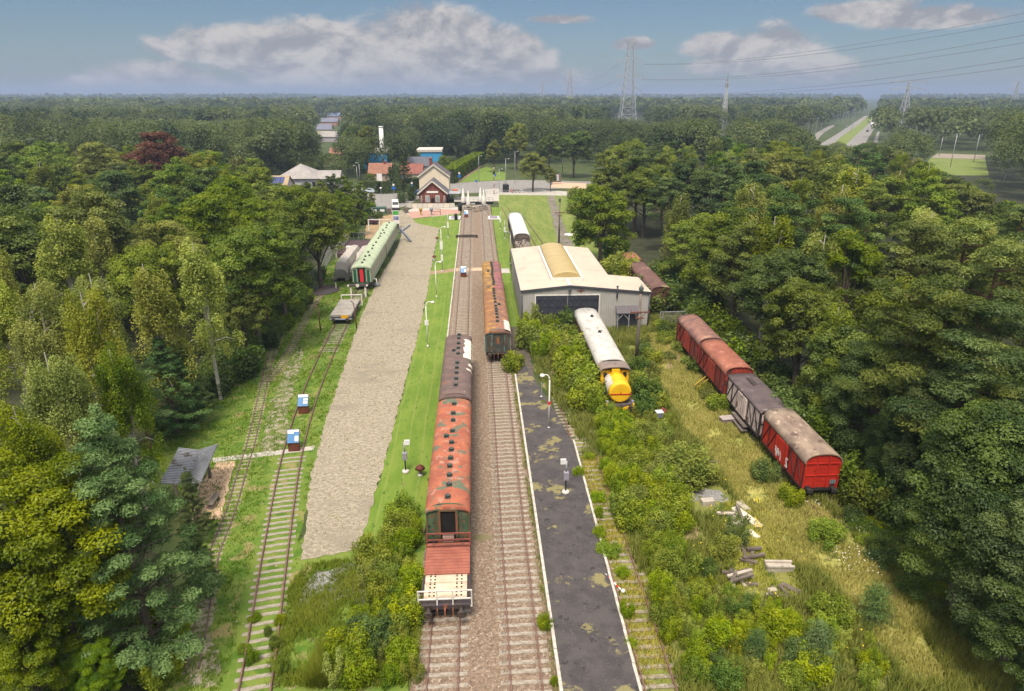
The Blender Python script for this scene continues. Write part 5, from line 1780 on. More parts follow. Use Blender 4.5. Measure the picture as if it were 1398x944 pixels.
m_red = mat('sign red', (0.62, 0.03, 0.025), (0.55, 0.03, 0.025), 3.0, 0.5)
m_blue = mat('sign blue', (0.02, 0.13, 0.50), (0.02, 0.11, 0.42), 3.0, 0.4)
m_blk = mat('black paint', (0.015, 0.015, 0.017), (0.025, 0.025, 0.027), 3.0, 0.5)
m_conc = mat('pale concrete foot', (0.52, 0.49, 0.46), (0.44, 0.41, 0.38), 3.0, 0.9)

pl_ = lamp_post('platform_lamp', 'tall white bent lamp post with a small red plate, on the dark platform', G(749, 588), 5.15, 0.62, -1, plate=(2.6, 0.26, 0.26, m_red))
lamp_post('lawn_lamp', 'white bent lamp post with a white notice, on the lawn nearest the gravel road', G(584, 475), 5.4, 0.75, 1, plate=(3.0, 0.42, 0.6, m_plate_white), group='lamp posts along the lawn')
lamp_post('lawn_lamp', 'white bent lamp post just short of the brown path across the lawn', G(596, 407), 5.2, 0.7, 1, group='lamp posts along the lawn')
lamp_post('lawn_lamp', 'white bent lamp post with a hanging white board, far up the lawn', G(603, 350), 5.2, 0.7, 1, plate=(2.0, 0.5, 1.5, m_plate_white), group='lamp posts along the lawn')
lamp_post('lawn_lamp', 'grey bent lamp post on the green strip left of the shed roof', G(697, 362), 5.6, 0.8, -1, m_grey_post, group='lamp posts along the lawn')
lamp_post('wall_lamp', 'short white lamp post at the front left corner of the shed, among bushes', G(722, 446), 4.0, 0.8, -1)
for (b_, h, lab) in ((G(604, 371), 8.0, 'thin white mast on the lawn beside the white kerb'), (G(612, 325), 9.2, 'thin grey mast far up the lawn, near the brick plaza'),
                     (G(683, 313), 6.5, 'thin white mast on the green strip beyond the shed, with a white foot'), (G(689, 326), 6.5, 'thin grey mast with a small box, left of the white roofed wagon')):
    root = thing('signal_mast', lab, 'mast', (b_[0], b_[1], 0), 0, 'thin masts on the grass')
    q = MB()
    q.cyl((0, 0, 0), (0, 0, h * 0.55), 0.07, 0.05, 8)
    q.build('mast', m_grey_post, root)
    q = MB()
    q.bbox(-0.16, -0.13, h * 0.22, 0.16, 0.13, h * 0.34, 0.02)
    q.build('box', m_plate_white, root)
    q = MB()
    q.lathe([(0.24, 0), (0.2, 0.16), (0.08, 0.2)], 8)
    q.build('foot', m_conc, root)

# loudspeaker posts
for (b_, z0, lab) in ((G(772, 678), 0.30, 'short signal post with a grey box and white foot, on the dark platform'), (G(554, 645), 0.0, 'short signal post with a grey box and white foot, on the mown lawn')):
    root = thing('signal_post', lab, 'signal post', (b_[0], b_[1], z0), 0, 'short signal posts')
    q = MB()
    q.lathe([(0.30, 0.0), (0.26, 0.16), (0.10, 0.2)], 8)
    q.build('foot', m_conc, root)
    q = MB()
    q.cyl((0, 0, 0.15), (0, 0, 1.15), 0.055, n=8)
    q.build('post', m_blk, root)
    q = MB()
    q.cyl((0, 0, 1.6), (0, 0, 2.55), 0.06, n=8)
    q.build('upper_post', m_grey_post, root)
    q = MB()
    q.bbox(-0.17, -0.16, 1.1, 0.17, 0.14, 1.72, 0.03)
    q.build('box', mat('grey violet box', (0.30, 0.28, 0.33), (0.24, 0.23, 0.27), 3.0, 0.5), root)
    sgn = -1 if z0 else 1
    q = MB()
    q.box(min(sgn * 0.04, sgn * 0.42), -0.08, 2.35, max(sgn * 0.04, sgn * 0.42), 0.06, 2.72)
    q.build('board', m_plate_white, root)
# small plant pot stake on the platform
root = thing('stake', 'thin stake with a yellow weed at its foot, on the edge of the dark platform', 'stake', (*G(739, 546), 0.3))
q = MB()
q.cyl((0, 0, 0), (0, 0, 1.35), 0.03, n=6)
q.box(-0.06, -0.03, 1.25, 0.06, 0.03, 1.4)
q.build('post', m_grey_post, root)
q = MB()
q.lathe([(0.14, 0), (0.12, 0.08)], 8)
q.build('foot', m_conc, root)

# mushroom shaped lanterns of the lawn
for (px, py, lab) in ((574, 650, 'small lantern with a dark red cap and white foot, beside the red roofed carriage'), (593, 356, 'small lantern with a dark red cap at the gravel road, nearer of two'),
                      (597, 330, 'small lantern with a dark red cap at the gravel road, farther of two')):
    x, y = G(px, py)
    root = thing('lantern', lab, 'lantern', (x, y, 0), 0, 'red capped lanterns')
    q = MB()
    q.lathe([(0.22, 0), (0.2, 0.18), (0.08, 0.22)], 10)
    q.build('foot', m_conc, root)
    q = MB()
    q.lathe([(0.07, 0.2), (0.13, 0.3), (0.13, 0.62), (0.1, 0.66)], 10)
    q.build('globe', mat('lantern glass', (0.30, 0.22, 0.18), (0.22, 0.15, 0.12), 3.0, 0.3) if py > 600 else m_plate_white, root)
    q = MB()
    q.lathe([(0.38, 0.62), (0.30, 0.78), (0.10, 0.92), (0.03, 1.0)], 12)
    q.build('cap', mat('dark red cap', (0.13, 0.03, 0.022), (0.09, 0.025, 0.02), 3.0, 0.7), root)

# information boards on rusty plinths
m_plinth = mat('rust brown plinth', (0.145, 0.045, 0.024), (0.10, 0.034, 0.02), 2.5, 0.8)
m_bd_blue = mat('board blue', (0.012, 0.115, 0.30), (0.02, 0.16, 0.38), 1.8, 0.35)
m_bd_cream = mat('board paper', (0.70, 0.66, 0.60), (0.62, 0.58, 0.52), 6.0, 0.5)
def info_board(px, py, lab, rz, v):
    x, y = G(px, py)
    root = thing('information_board', lab, 'information board', (x, y, 0.02), rz, 'blue information boards')
    q = MB()
    q.bbox(-0.44, -0.1, 0, 0.44, 0.25, 0.80, 0.02)
    q.build('plinth', m_plinth, root)
    def L(u, t, o=0.0):      # on the tilted panel: u across, t from its lower to its upper edge
        a = R_(52)
        return (u, -0.16 + t * math.cos(a) - o * math.sin(a), 0.78 + t * math.sin(a) + o * math.cos(a))
    def quad(u0, u1, t0, t1, o, th=0.02):
        q.add([L(u0, t0, o), L(u1, t0, o), L(u1, t1, o), L(u0, t1, o), L(u0, t0, o - th), L(u1, t0, o - th), L(u1, t1, o - th), L(u0, t1, o - th)],
              [(0, 1, 2, 3), (7, 6, 5, 4), (0, 4, 5, 1), (1, 5, 6, 2), (2, 6, 7, 3), (3, 7, 4, 0)])
    q = MB()
    quad(-0.48, 0.48, -0.02, 1.12, -0.012, 0.05)
    q.build('back', m_blk, root)
    q = MB()
    quad(-0.45, 0.45, 0.01, 1.09, 0.0, 0.008)
    pn_ = q.build('panel', m_bd_blue, root)
    q = MB()
    if v == 0:
        quad(-0.44, 0.05, 0.76, 1.07, 0.014, 0.01)
        quad(0.08, 0.44, 0.90, 1.07, 0.014, 0.01)
        quad(0.12, 0.41, 0.14, 0.56, 0.014, 0.01)
    else:
        quad(-0.44, 0.44, 0.84, 1.07, 0.014, 0.01)
        quad(0.04, 0.41, 0.52, 0.72, 0.014, 0.01)
        quad(0.04, 0.41, 0.24, 0.44, 0.014, 0.01)
    q.build('paper', m_bd_cream, pn_)
info_board(402, 616, 'blue information board on a rusty plinth at the pale cross path', 0.06, 0)
info_board(415, 565, 'blue information board on a rusty plinth, behind the one at the cross path', 0.04, 1)
info_board(633, 379, 'blue information board on a rusty plinth on the main track at the sandy crossing', 0.0, 0)
info_board(636.5, 297.5, 'blue information board on a rusty plinth in front of the terrace with white parasols', 0.0, 1)

# timber poles
def utility_pole(base, h, label, lamp=True):
    root = thing('utility_pole', label, 'pole', (base[0], base[1], 0))
    q = MB()
    q.cyl((0, 0, 0), (0, 0, h), 0.18, 0.13, 10)
    q.build('pole', mat('grey timber pole', (0.115, 0.090, 0.075), (0.20, 0.17, 0.15), 1.2, 0.85, stretch=(3, 3, 0.5)), root)
    q = MB()
    q.box(-1.0, -0.17, h - 2.0, 1.0, -0.09, h - 1.88)
    for s in (-1, 1):
        q.bar((s * 0.65, -0.13, h - 1.95), (0, -0.13, h - 2.6), 0.05, 0.05)
        q.bar((s * 0.9, -0.13, h - 2.0), (s * 0.9, -0.13, h - 1.6), 0.04, 0.04)
    q.box(-0.45, -0.17, h - 2.62, 0.45, -0.10, h - 2.52)
    q.build('crossarm', m_rust, root)
    if lamp:
        q = MB()
        q.lathe([(0.06, 0), (0.2, 0.1), (0.26, 0.55), (0.1, 0.75), (0.02, 0.95)], 8, (0, 0, h))
        q.build('lantern', mat('lantern metal', (0.06, 0.075, 0.07), (0.12, 0.14, 0.13), 3.0, 0.4), root)
utility_pole(G(868, 503), 8.1, 'timber pole with a lantern and rusty crossarm, in front of the shed')
utility_pole(G(763, 332), 7.8, 'dark timber pole with a lantern in the mown meadow behind the shed')
for (b_, lab) in ((G(438, 451), 'leaning rusty iron post left of the flat trolley'), (G(487, 449), 'leaning rusty iron post right of the flat trolley')):
    q = MB()
    s = -1 if b_[0] < -17 else 1
    q.tube([(0, 0, 0), (-0.12 * s * s, 0, 3.2), (-0.12 + 0.35 * (1 if s < 0 else -0.9), 0, 3.55)], [0.08, 0.06, 0.05], 8)
    tag(q.build('iron_post', mat('rust brown iron', (0.10, 0.05, 0.04), (0.15, 0.075, 0.055), 2.0), None, (b_[0], b_[1], 0)), lab, 'post', 'rusty posts by the trolley')

# buffer stops and white frames round the trolley
m_white_fr = mat('white painted timber', (0.70, 0.67, 0.60), (0.58, 0.55, 0.49), 2.0, 0.7)
root = thing('white_barrier', 'low white tubular frame right behind the flat trolley', 'barrier', (-17.05, 88.0, 0))
q = MB()
for x in (-1.35, 0, 1.35):
    q.bar((x, 0, 0), (x, 0, 1.5), 0.12, 0.12)
q.bar((-1.35, 0, 1.52), (1.35, 0, 1.52), 0.12, 0.12)
q.build('frame', m_white_fr, root)
root = thing('buffer_stop', 'white buffer stop with a dark beam, in front of the green carriage', 'buffer stop', (-16.85, 92.2, 0))
q = MB()
for s in (-1, 1):
    q.bar((s * 1.0, 0, 0), (s * 1.0, 0, 1.75), 0.22, 0.22)
    q.bar((s * 1.0, 1.4, 0), (s * 1.0, 0, 1.5), 0.16, 0.16)
q.build('post', m_white_fr, root)
q = MB()
q.bbox(-1.45, -0.22, 1.55, 1.45, 0.1, 1.88)
q.build('beam', mat('dark timber', (0.06, 0.05, 0.045), (0.08, 0.07, 0.06), 2.0), root)
q = MB()
q.cyl((0, -0.26, 1.72), (0, -0.2, 1.72), 0.24, n=14)
for s in (-1, 1):
    q.cyl((s * 1.3, -0.26, 1.72), (s * 1.3, -0.2, 1.72), 0.15, n=12)
q.build('disc', m_white_fr, root)
root = thing('turntable', 'round dark turntable pit with a rail bridge, at the wire fence', 'turntable', (*G(438, 397), 0))
q = MB()
q.cyl((0, 0, 0.01), (0, 0, 0.14), 2.7, 2.7, 36)
q.build('disc', mat('dark cinders', (0.035, 0.028, 0.03), (0.06, 0.05, 0.05), 2.0), root)
q = MB()
for s in (-1, 1):
    q.bar((s * 0.31 - 0.7, -2.5, 0.18), (s * 0.31 + 0.7, 2.5, 0.18), 0.06, 0.08)
q.build('rail', m_rail_far, root)
for k, (px, py, lab) in enumerate(((425, 395, 'small white stake left of the turntable'), (459, 395, 'small white stake with a black ball right of the turntable'))):
    q = MB()
    q.cyl((0, 0, 0), (0, 0, 1.1), 0.06, n=6)
    q.bar((-0.2, 0, 1.1), (0.05, 0, 1.1), 0.07, 0.07)
    root = thing('stake', lab, 'stake', (*G(px, py), 0), 0, 'stakes at the turntable')
    q.build('post', m_whitepaint, root)
    if k:
        q = MB()
        q.lathe([(0.05, 1.1), (0.22, 1.2), (0.22, 1.4), (0.05, 1.5)], 10)
        q.build('ball', m_blk, root)

# wire fence round the turntable
root = thing('wire_fence', 'grey wire mesh fence curving round the turntable and the sheeted wagons', 'fence', (*G(412, 408), 0))
fp = [G(*p) for p in ((411, 408), (414, 398), (428, 388), (438, 376), (446, 362), (452, 350), (460, 344), (470, 340))]
o_ = fp[0]
proto = None
for i, p in enumerate(fp):
    if proto is None:
        q = MB()
        q.cyl((0, 0, 0), (0, 0, 2.1), 0.045, n=6)
        proto = q.build('post', m_grey_post, root, (p[0] - o_[0], p[1] - o_[1], 0))
    else:
        inst(proto, root, (p[0] - o_[0], p[1] - o_[1], 0))
for i in range(len(fp) - 1):
    a = Vector((fp[i][0] - o_[0], fp[i][1] - o_[1], 0))
    c = Vector((fp[i + 1][0] - o_[0], fp[i + 1][1] - o_[1], 0))
    q = MB()
    n = int((c - a).length / 0.45)
    for k in range(n):
        p0 = a.lerp(c, k / n)
        p1 = a.lerp(c, (k + 1) / n)
        q.bar((p0.x, p0.y, 0.05), (p1.x, p1.y, 2.0), 0.016, 0.016)
        q.bar((p0.x, p0.y, 2.0), (p1.x, p1.y, 0.05), 0.016, 0.016)
    for z in (0.08, 2.05):
        q.bar((a.x, a.y, z), (c.x, c.y, z), 0.035, 0.035)
    q.build('mesh_panel', m_grey_post, root)
root = thing('mesh_gate', 'grey mesh gate in the weeds right of the shed', 'gate', (*G(900, 447), 0))
q = MB()
for x in (0, 0.35, 3.9):
    q.bar((x, 0, 0), (x, 0, 2.0), 0.09, 0.09)
q.bar((0, 0, 1.95), (3.9, 0, 1.95), 0.09, 0.09)
q.bar((0, 0, 1.2), (0.35, 0, 1.2), 0.05, 0.05)
q.bar((0, 0, 0.5), (0.35, 0, 0.5), 0.05, 0.05)
q.build('frame', m_grey_post, root)
q = MB()
for k in range(20):
    q.bar((0.4 + k * 0.175, 0, 0.1), (0.4 + k * 0.175, 0, 1.9), 0.018, 0.018)
for k in range(8):
    q.bar((0.35, 0, 0.2 + k * 0.22), (3.9, 0, 0.2 + k * 0.22), 0.014, 0.014)
q.build('mesh', m_grey_post, root)

# things lying about in the weeds
m_oldwood = mat('rotten timber', (0.10, 0.080, 0.066), (0.17, 0.14, 0.115), 2.0, 0.9, stretch=(1, 1, 1))
m_concw = mat('pale concrete slab', (0.42, 0.37, 0.31), (0.32, 0.28, 0.235), 2.0, 0.9, patches=(((0.24, 0.21, 0.17), 2.0, 0.6, 0.06),))
root = thing('crate', 'square grey violet box in the dry grass beside the flat roofed wagon', 'crate', (*G(992, 577), 0), 0.15)
q = MB()
q.bbox(-0.55, -0.35, 0, 0.55, 0.35, 0.42, 0.02)
q.build('body', mat('grey violet concrete', (0.27, 0.22, 0.21), (0.22, 0.18, 0.175), 2.0), root)
q = MB()
q.box(-0.6, -0.4, 0.424, 0.6, 0.4, 0.5)
q.build('lid', mat('pale violet concrete', (0.36, 0.30, 0.29), (0.30, 0.25, 0.245), 2.0), root)
root = thing('signal_box_cabinet', 'small blue grey cabinet with a white lid, in the weeds by the locomotive', 'cabinet', (*G(899, 577), 0), 0.1)
q = MB()
q.cyl((0, 0, 0), (0, 0, 0.6), 0.09, n=8)
q.build('post', m_blk, root)
q = MB()
q.bbox(-0.27, -0.25, 0.55, 0.27, 0.25, 1.0, 0.02)
q.build('body', mat('blue grey cabinet', (0.16, 0.18, 0.25), (0.13, 0.15, 0.20), 3.0, 0.5), root)
q = MB()
q.box(-0.31, -0.29, 1.003, 0.31, 0.29, 1.07)
q.build('lid', mat('white blue lid', (0.62, 0.65, 0.72), (0.56, 0.58, 0.65), 3.0, 0.5), root)
root = thing('warning_board', 'tilted faded red board in the weeds behind the small cabinet', 'board', (*G(905, 570), 0), 0.5)
q = MB()
q.bar((-0.25, 0, 0.9), (0.3, 0, 0.5), 0.04, 0.35)
q.build('board', mat('faded red paint', (0.42, 0.13, 0.10), (0.34, 0.10, 0.08), 3.0), root)
q = MB()
q.bar((0, 0.03, 0), (0, 0.03, 0.75), 0.06, 0.06)
q.build('post', m_oldwood, root)
gr_pile = sheet('gravel_heap', [G(*p) for p in ((931, 684), (946, 672), (960, 667), (983, 670), (995, 684), (990, 688), (962, 681), (938, 690))], 0.024, m_grey_gravel, 0.4, 0.12, 50)
root = thing('concrete_block', 'pale concrete block half sunk beside the grey gravel in the weeds', 'block', (*G(966, 689), 0), 0.1)
q = MB()
q.bbox(-0.45, -0.2, 0, 0.45, 0.3, 0.38, 0.02)
q.build('block', m_concw, root)
for (px, py, L, w, h, rz, lab, mm) in ((1020, 708, 2.5, 0.55, 0.18, 1.95, 'long white blotched plank lying in the weeds beside yellow flowers', m_white_tarp),
                                       (1014, 692, 1.1, 0.5, 0.16, 1.8, 'short grey plank in line with the white blotched plank', m_concw),
                                       (1029, 731, 0.9, 0.4, 0.15, 1.95, 'short white plank at the near end of the white blotched plank', m_white_tarp),
                                       (1063, 778, 1.55, 0.55, 0.35, -0.08, 'pale weathered trough lying alone on the dry grass', m_concw),
                                       (1054, 808, 0.5, 0.3, 0.2, 0.0, 'small pale stone slab in the weeds in front of the trough', m_concw),
                                       (1080, 806, 1.2, 0.35, 0.2, 2.3, 'grey slanting board in the weeds near the bottom, right of the small slab', m_oldwood)):
    x, y = G(px, py)
    q = MB()
    q.bbox(-L / 2, -w / 2, 0.02, L / 2, w / 2, h, 0.03)
    if L == 1.55:
        q.box(-L / 2 - 0.04, -w / 2 - 0.04, h, L / 2 + 0.04, -w / 2 + 0.12, h + 0.12)
        q.box(-L / 2 - 0.04, w / 2 - 0.12, h, L / 2 + 0.04, w / 2 + 0.04, h + 0.12)
    tag(q.build('plank' if L > 0.6 and L != 1.55 else ('trough' if L == 1.55 else 'stone_slab'), mm, None, (x, y, 0), rz), lab, 'plank' if L != 1.55 else 'trough', 'slabs and planks in the weeds')
rg = random.Random(21)
for (px, py, n, lab) in ((1005, 712, 7, 'pile of dark broken timber left of the white blotched plank'), (1000, 752, 6, 'dark sleepers with a pale bent rail, in the middle of the weeds'),
                         (1025, 762, 6, 'dark broken sleepers right of the pale bent rail'), (1006, 792, 10, 'largest pile of dark sleepers near the bottom of the weeds'),
                         (1072, 815, 4, 'few brown boards near the grey slanting board'), (972, 640, 6, 'dark planks sticking out behind the big round bush')):
    root = thing('timber_pile', lab, 'timber pile', (*G(px, py), 0), 0, 'timber piles in the weeds')
    for k in range(n):
        q = MB()
        l = rg.uniform(0.8, 1.7)
        q.bbox(-l / 2, -0.1, 0, l / 2, 0.1, 0.15, 0.02)
        o = q.build('sleeper', m_oldwood if rg.random() > 0.25 else m_concw, root, (rg.uniform(-0.6, 0.6), rg.uniform(-0.6, 0.6), 0.02 + 0.13 * (k // 2)), rg.uniform(-0.5, 0.5) + (1.4 if k % 3 == 0 else 0))
        o.rotation_euler = (rg.uniform(-0.1, 0.1), rg.uniform(-0.15, 0.15), o.rotation_euler[2])
for k, (a, c) in enumerate(((( 948, 526), (968, 508)), ((951, 530), (971, 512)))):
    p0, p1 = AT(*a, G(a[0], a[1] + 4)[1]), AT(*c, G(c[0], c[1] + 14)[1])
    q = MB()
    q.bar((0, 0, 0.25), (p1[0] - p0[0], p1[1] - p0[1], 0.85), 0.07, 0.12)
    q.bar((0, 0, 0), (0, 0, 0.3), 0.08, 0.08)
    tag(q.build('yellow_bar', mat('ochre paint', (0.46, 0.30, 0.03), (0.38, 0.25, 0.04), 2.0), None, (p0[0], p0[1], 0)), 'ochre yellow bar leaning in the weeds towards the faded red wagon', 'bar', 'ochre bars in the weeds')
# fallen red and white barrier post
x, y = G(838, 800)
root = thing('barrier_post', 'fallen red and white striped post between the platform and the overgrown track', 'barrier post', (x, y, 0), R_(28))
root.scale = (0.62, 0.6, 0.62)
q = MB()
q.m = 0
for k in range(7):
    q.m = k % 2
    q.cyl((0, 1.35 - k * 0.34, 0.42 - k * 0.02), (0, 1.35 - (k + 1) * 0.34, 0.42 - (k + 1) * 0.02), 0.085 - 0.002 * k, 0.085 - 0.002 * (k + 1), 10)
q.build('post', [m_plate_white, m_red], root)
q = MB()
q.lathe([(0.17, 0.1), (0.2, 0.25), (0.14, 0.4)], 10, (0.1, -1.25, 0))
q.build('foot', m_plate_white, root)
# bumper beam across the first track, far
root = thing('track_barrier', 'dark timber beam barrier lying across the first track near the sandy squares', 'barrier', (-2.07, 133.5, 0.0))
q = MB()
q.bbox(-2.2, -0.2, 0.2, 2.2, 0.2, 0.55)
for s in (-1, 1):
    q.box(s * 2.0 - 0.2, -0.4, 0.05, s * 2.0 + 0.2, 0.4, 0.2)
q.box(-1.1, 0.5, 0.15, 1.1, 0.8, 0.5)
q.build('beam', mat('dark oily timber', (0.05, 0.038, 0.032), (0.08, 0.06, 0.05), 2.0), root)
root = thing('carriage_prop', 'blue grey slanting steel prop at the far end of the green carriages', 'prop', (-15.2, 131.5, 0))
q = MB()
q.bar((0, 0.5, 2.4), (2.4, -1.8, 0.1), 0.35, 0.35)
q.bar((0, 0.3, 1.4), (2.0, 2.0, 2.6), 0.25, 0.3)
q.build('beam', mat('blue grey steel', (0.16, 0.17, 0.21), (0.12, 0.13, 0.16), 1.0, 0.5), root)
root = thing('hose_reel', 'grey reel with a white pipe beside the near green carriage', 'reel', (*G(514, 391), 0))
q = MB()
q.lathe([(0.5, 0.0), (0.55, 0.3), (0.3, 0.5)], 12)
q.build('reel', mat('grey rubber', (0.16, 0.17, 0.19), (0.22, 0.23, 0.25), 3.0), root)
q = MB()
q.tube([(0.1, -0.3, 0), (0.1, -0.3, 1.2), (-0.6, -0.3, 1.25)], 0.09, 8)
q.build('pipe', m_whitepaint, root)

# information column at the plaza entrance and bins
root = thing('advertising_column', 'upright board with a green top and white blue picture beyond the green carriages', 'sign', (*G(541.5, 312), 0))
q = MB()
q.box(-0.65, -0.15, 1.0, 0.65, 0.15, 3.9)
q.build('board', m_plate_white, root)
q = MB()
q.box(-0.6, -0.17, 2.9, 0.6, -0.153, 3.7)
q.build('green_panel', mat('vivid green', (0.06, 0.36, 0.06), (0.05, 0.30, 0.05), 2.0), root)
q = MB()
q.box(-0.55, -0.17, 1.8, 0.55, -0.153, 2.6)
q.build('picture', mat('blue violet picture', (0.08, 0.10, 0.26), (0.30, 0.33, 0.46), 2.0), root)
q = MB()
q.box(-0.7, -0.2, 3.9, 0.7, 0.2, 4.3)
q.box(-0.5, -0.12, 0, 0.5, 0.12, 1.0)
q.build('frame', m_blk, root)
# ================================================================== THE TERRACE, THE PLAZA AND THE ROADS
# terrace on the tracks
root = thing('terrace', 'pale board terrace with a dark skirt built across the two tracks', 'terrace', (0.0, 177.0, 0))
q = MB()
q.box(-5.9, 0, 0.25, 4.3, 10, 0.62)
q.build('deck', m_pale, root)
q = MB()
q.box(-5.9, -0.12, 0.1, 4.3, -0.005, 0.75)
q.build('skirt', m_blk, root)
q = MB()
for k in range(11):
    q.bar((-5.8 + k * 1.0, -0.03, 0.76), (-5.8 + k * 1.0, -0.03, 1.7), 0.07, 0.07)
q.bar((-5.8, -0.03, 1.7), (4.2, -0.03, 1.7), 0.07, 0.09)
q.bar((-5.8, -0.03, 1.25), (4.2, -0.03, 1.25), 0.05, 0.05)
q.build('railing', m_grey_post, root)
par = [(632.6, 282, 'closed white parasol on the terrace, leftmost'), (639.5, 286, 'closed white parasol on the terrace, beside the leftmost one'), (656, 281, 'closed white parasol on the terrace, left of the right pair'),
       (660.5, 284, 'closed white parasol on the terrace, rightmost')]
proto = None
for px, py, lab in par:
    x, y = G(px, py - 2, 0.62)
    if proto is None:
        proto = thing('parasol', lab, 'parasol', (x, y, 0.62), 0, 'closed parasols on the terrace')
        q = MB()
        q.cyl((0, 0, 0), (0, 0, 4.1), 0.05, n=6)
        q.build('pole', m_grey_post, proto)
        q = MB()
        q.lathe([(0.50, 0.55), (0.60, 0.7), (0.45, 1.9), (0.28, 2.9), (0.12, 3.9), (0.03, 4.2)], 10)
        q.build('canopy', mat('white canvas', (0.78, 0.75, 0.71), (0.70, 0.67, 0.63), 1.2, 0.8), proto)
        q = MB()
        q.box(-0.45, -0.45, 0.0, 0.45, 0.45, 0.12)
        q.build('base', m_blk, proto)
    else:
        dup(proto, (x, y, 0.62), 0.5, lab)
root = None
for k, (px, py) in enumerate(((634, 288), (646, 284), (648, 288), (655, 287), (663, 286))):
    x, y = G(px, py - 2, 0.62)
    if root is None:
        root = thing('terrace_table', 'small pale table with two benches on the terrace', 'table', (x, y, 0.62), 0, 'tables on the terrace')
        q = MB()
        q.box(-0.5, -0.4, 0.70, 0.5, 0.4, 0.76)
        q.build('top', m_pale, root)
        q = MB()
        q.box(-0.06, -0.3, 0, 0.06, 0.3, 0.7)
        q.build('leg', m_blk, root)
        for s in (-1, 1):
            q = MB()
            q.box(-0.5, s * 0.7 - 0.13, 0.4, 0.5, s * 0.7 + 0.13, 0.45)
            q.box(-0.4, s * 0.7 - 0.1, 0, -0.34, s * 0.7 + 0.1, 0.4)
            q.box(0.34, s * 0.7 - 0.1, 0, 0.4, s * 0.7 + 0.1, 0.4)
            q.build('bench', m_pale, root)
    else:
        dup(root, (x, y, 0.62), 0.1 * k)
# wall along the plaza
root = thing('plaza_wall', 'long low pale wall of panels in front of the brick station', 'wall', (*G(555, 284.5), 0))
a, c = Vector((0, 0)), Vector((G(621, 284)[0] - G(555, 284.5)[0], G(621, 284)[1] - G(555, 284.5)[1]))
for k in range(9):
    p0, p1 = a.lerp(c, k / 9), a.lerp(c, (k + 0.97) / 9)
    q = MB()
    q.bar((p0.x, p0.y, 0.6), (p1.x, p1.y, 0.6), 0.08, 1.05)
    q.build('panel', m_white_tarp if k % 3 == 1 else mat('ivory panel', (0.58, 0.54, 0.47), (0.52, 0.48, 0.42), 0.8), root)
    q = MB()
    q.bar((p0.x - 0.06, p0.y, 0), (p0.x - 0.06, p0.y, 1.25), 0.10, 0.10)
    q.build('post', m_grey_post, root)
# old hand signal frame on the plaza
root = thing('rail_display', 'dark iron display with two round lamps and a low railing, on the brick plaza', 'display', (*G(588, 294), 0))
q = MB()
for x in (-2.3, 2.3):
    q.bar((x, 0, 0), (x, 0, 1.5), 0.1, 0.1)
q.bar((0.2, 0, 1.45), (2.3, 0, 1.45), 0.08, 0.08)
q.bar((0.2, 0, 0.8), (2.3, 0, 0.8), 0.08, 0.08)
q.bar((0.2, 0, 0), (0.2, 0, 1.5), 0.1, 0.1)
q.build('railing', m_blk, root)
for x, m_ in ((-2.3, mat('amber lamp', (0.40, 0.26, 0.08))), (0.2, mat('grey blue lamp', (0.22, 0.24, 0.28)))):
    q = MB()
    q.bar((x, 0, 0), (x, 0, 0.9), 0.4, 0.35)
    q.lathe([(0.1, 0.9), (0.42, 1.1), (0.42, 1.6), (0.15, 1.85)], 10, (x, 0, 0))
    q.build('lamp', m_, root)
for k, (px, py, lab) in enumerate(((502, 327, 'pale timber portal frame left of the farther green carriage'),)):
    root = thing('portal_frame', lab, 'frame', (*G(519, 315), 0))
    q = MB()
    for x in (-2.3, 0.0, 2.3):
        q.bar((x, 0, 0), (x, 0, 2.3), 0.25, 0.25)
    q.bar((-2.3, 0, 2.3), (2.3, 0, 2.3), 0.2, 0.15)
    q.build('frame', m_white_fr, root)
# gate posts at the road's end
proto = None
for px, py, lab in ((531.5, 292, 'dark stone gate post left of the white car'), (555, 291, 'dark stone gate post right of the white car')):
    q = MB()
    q.bbox(-0.45, -0.45, 0, 0.45, 0.45, 1.35, 0.12)
    tag(q.build('gate_post', mat('dark stone', (0.11, 0.085, 0.075), (0.15, 0.12, 0.11), 3.0), None, (*G(px, py), 0)), lab, 'gate post', 'gate posts of the gravel road')
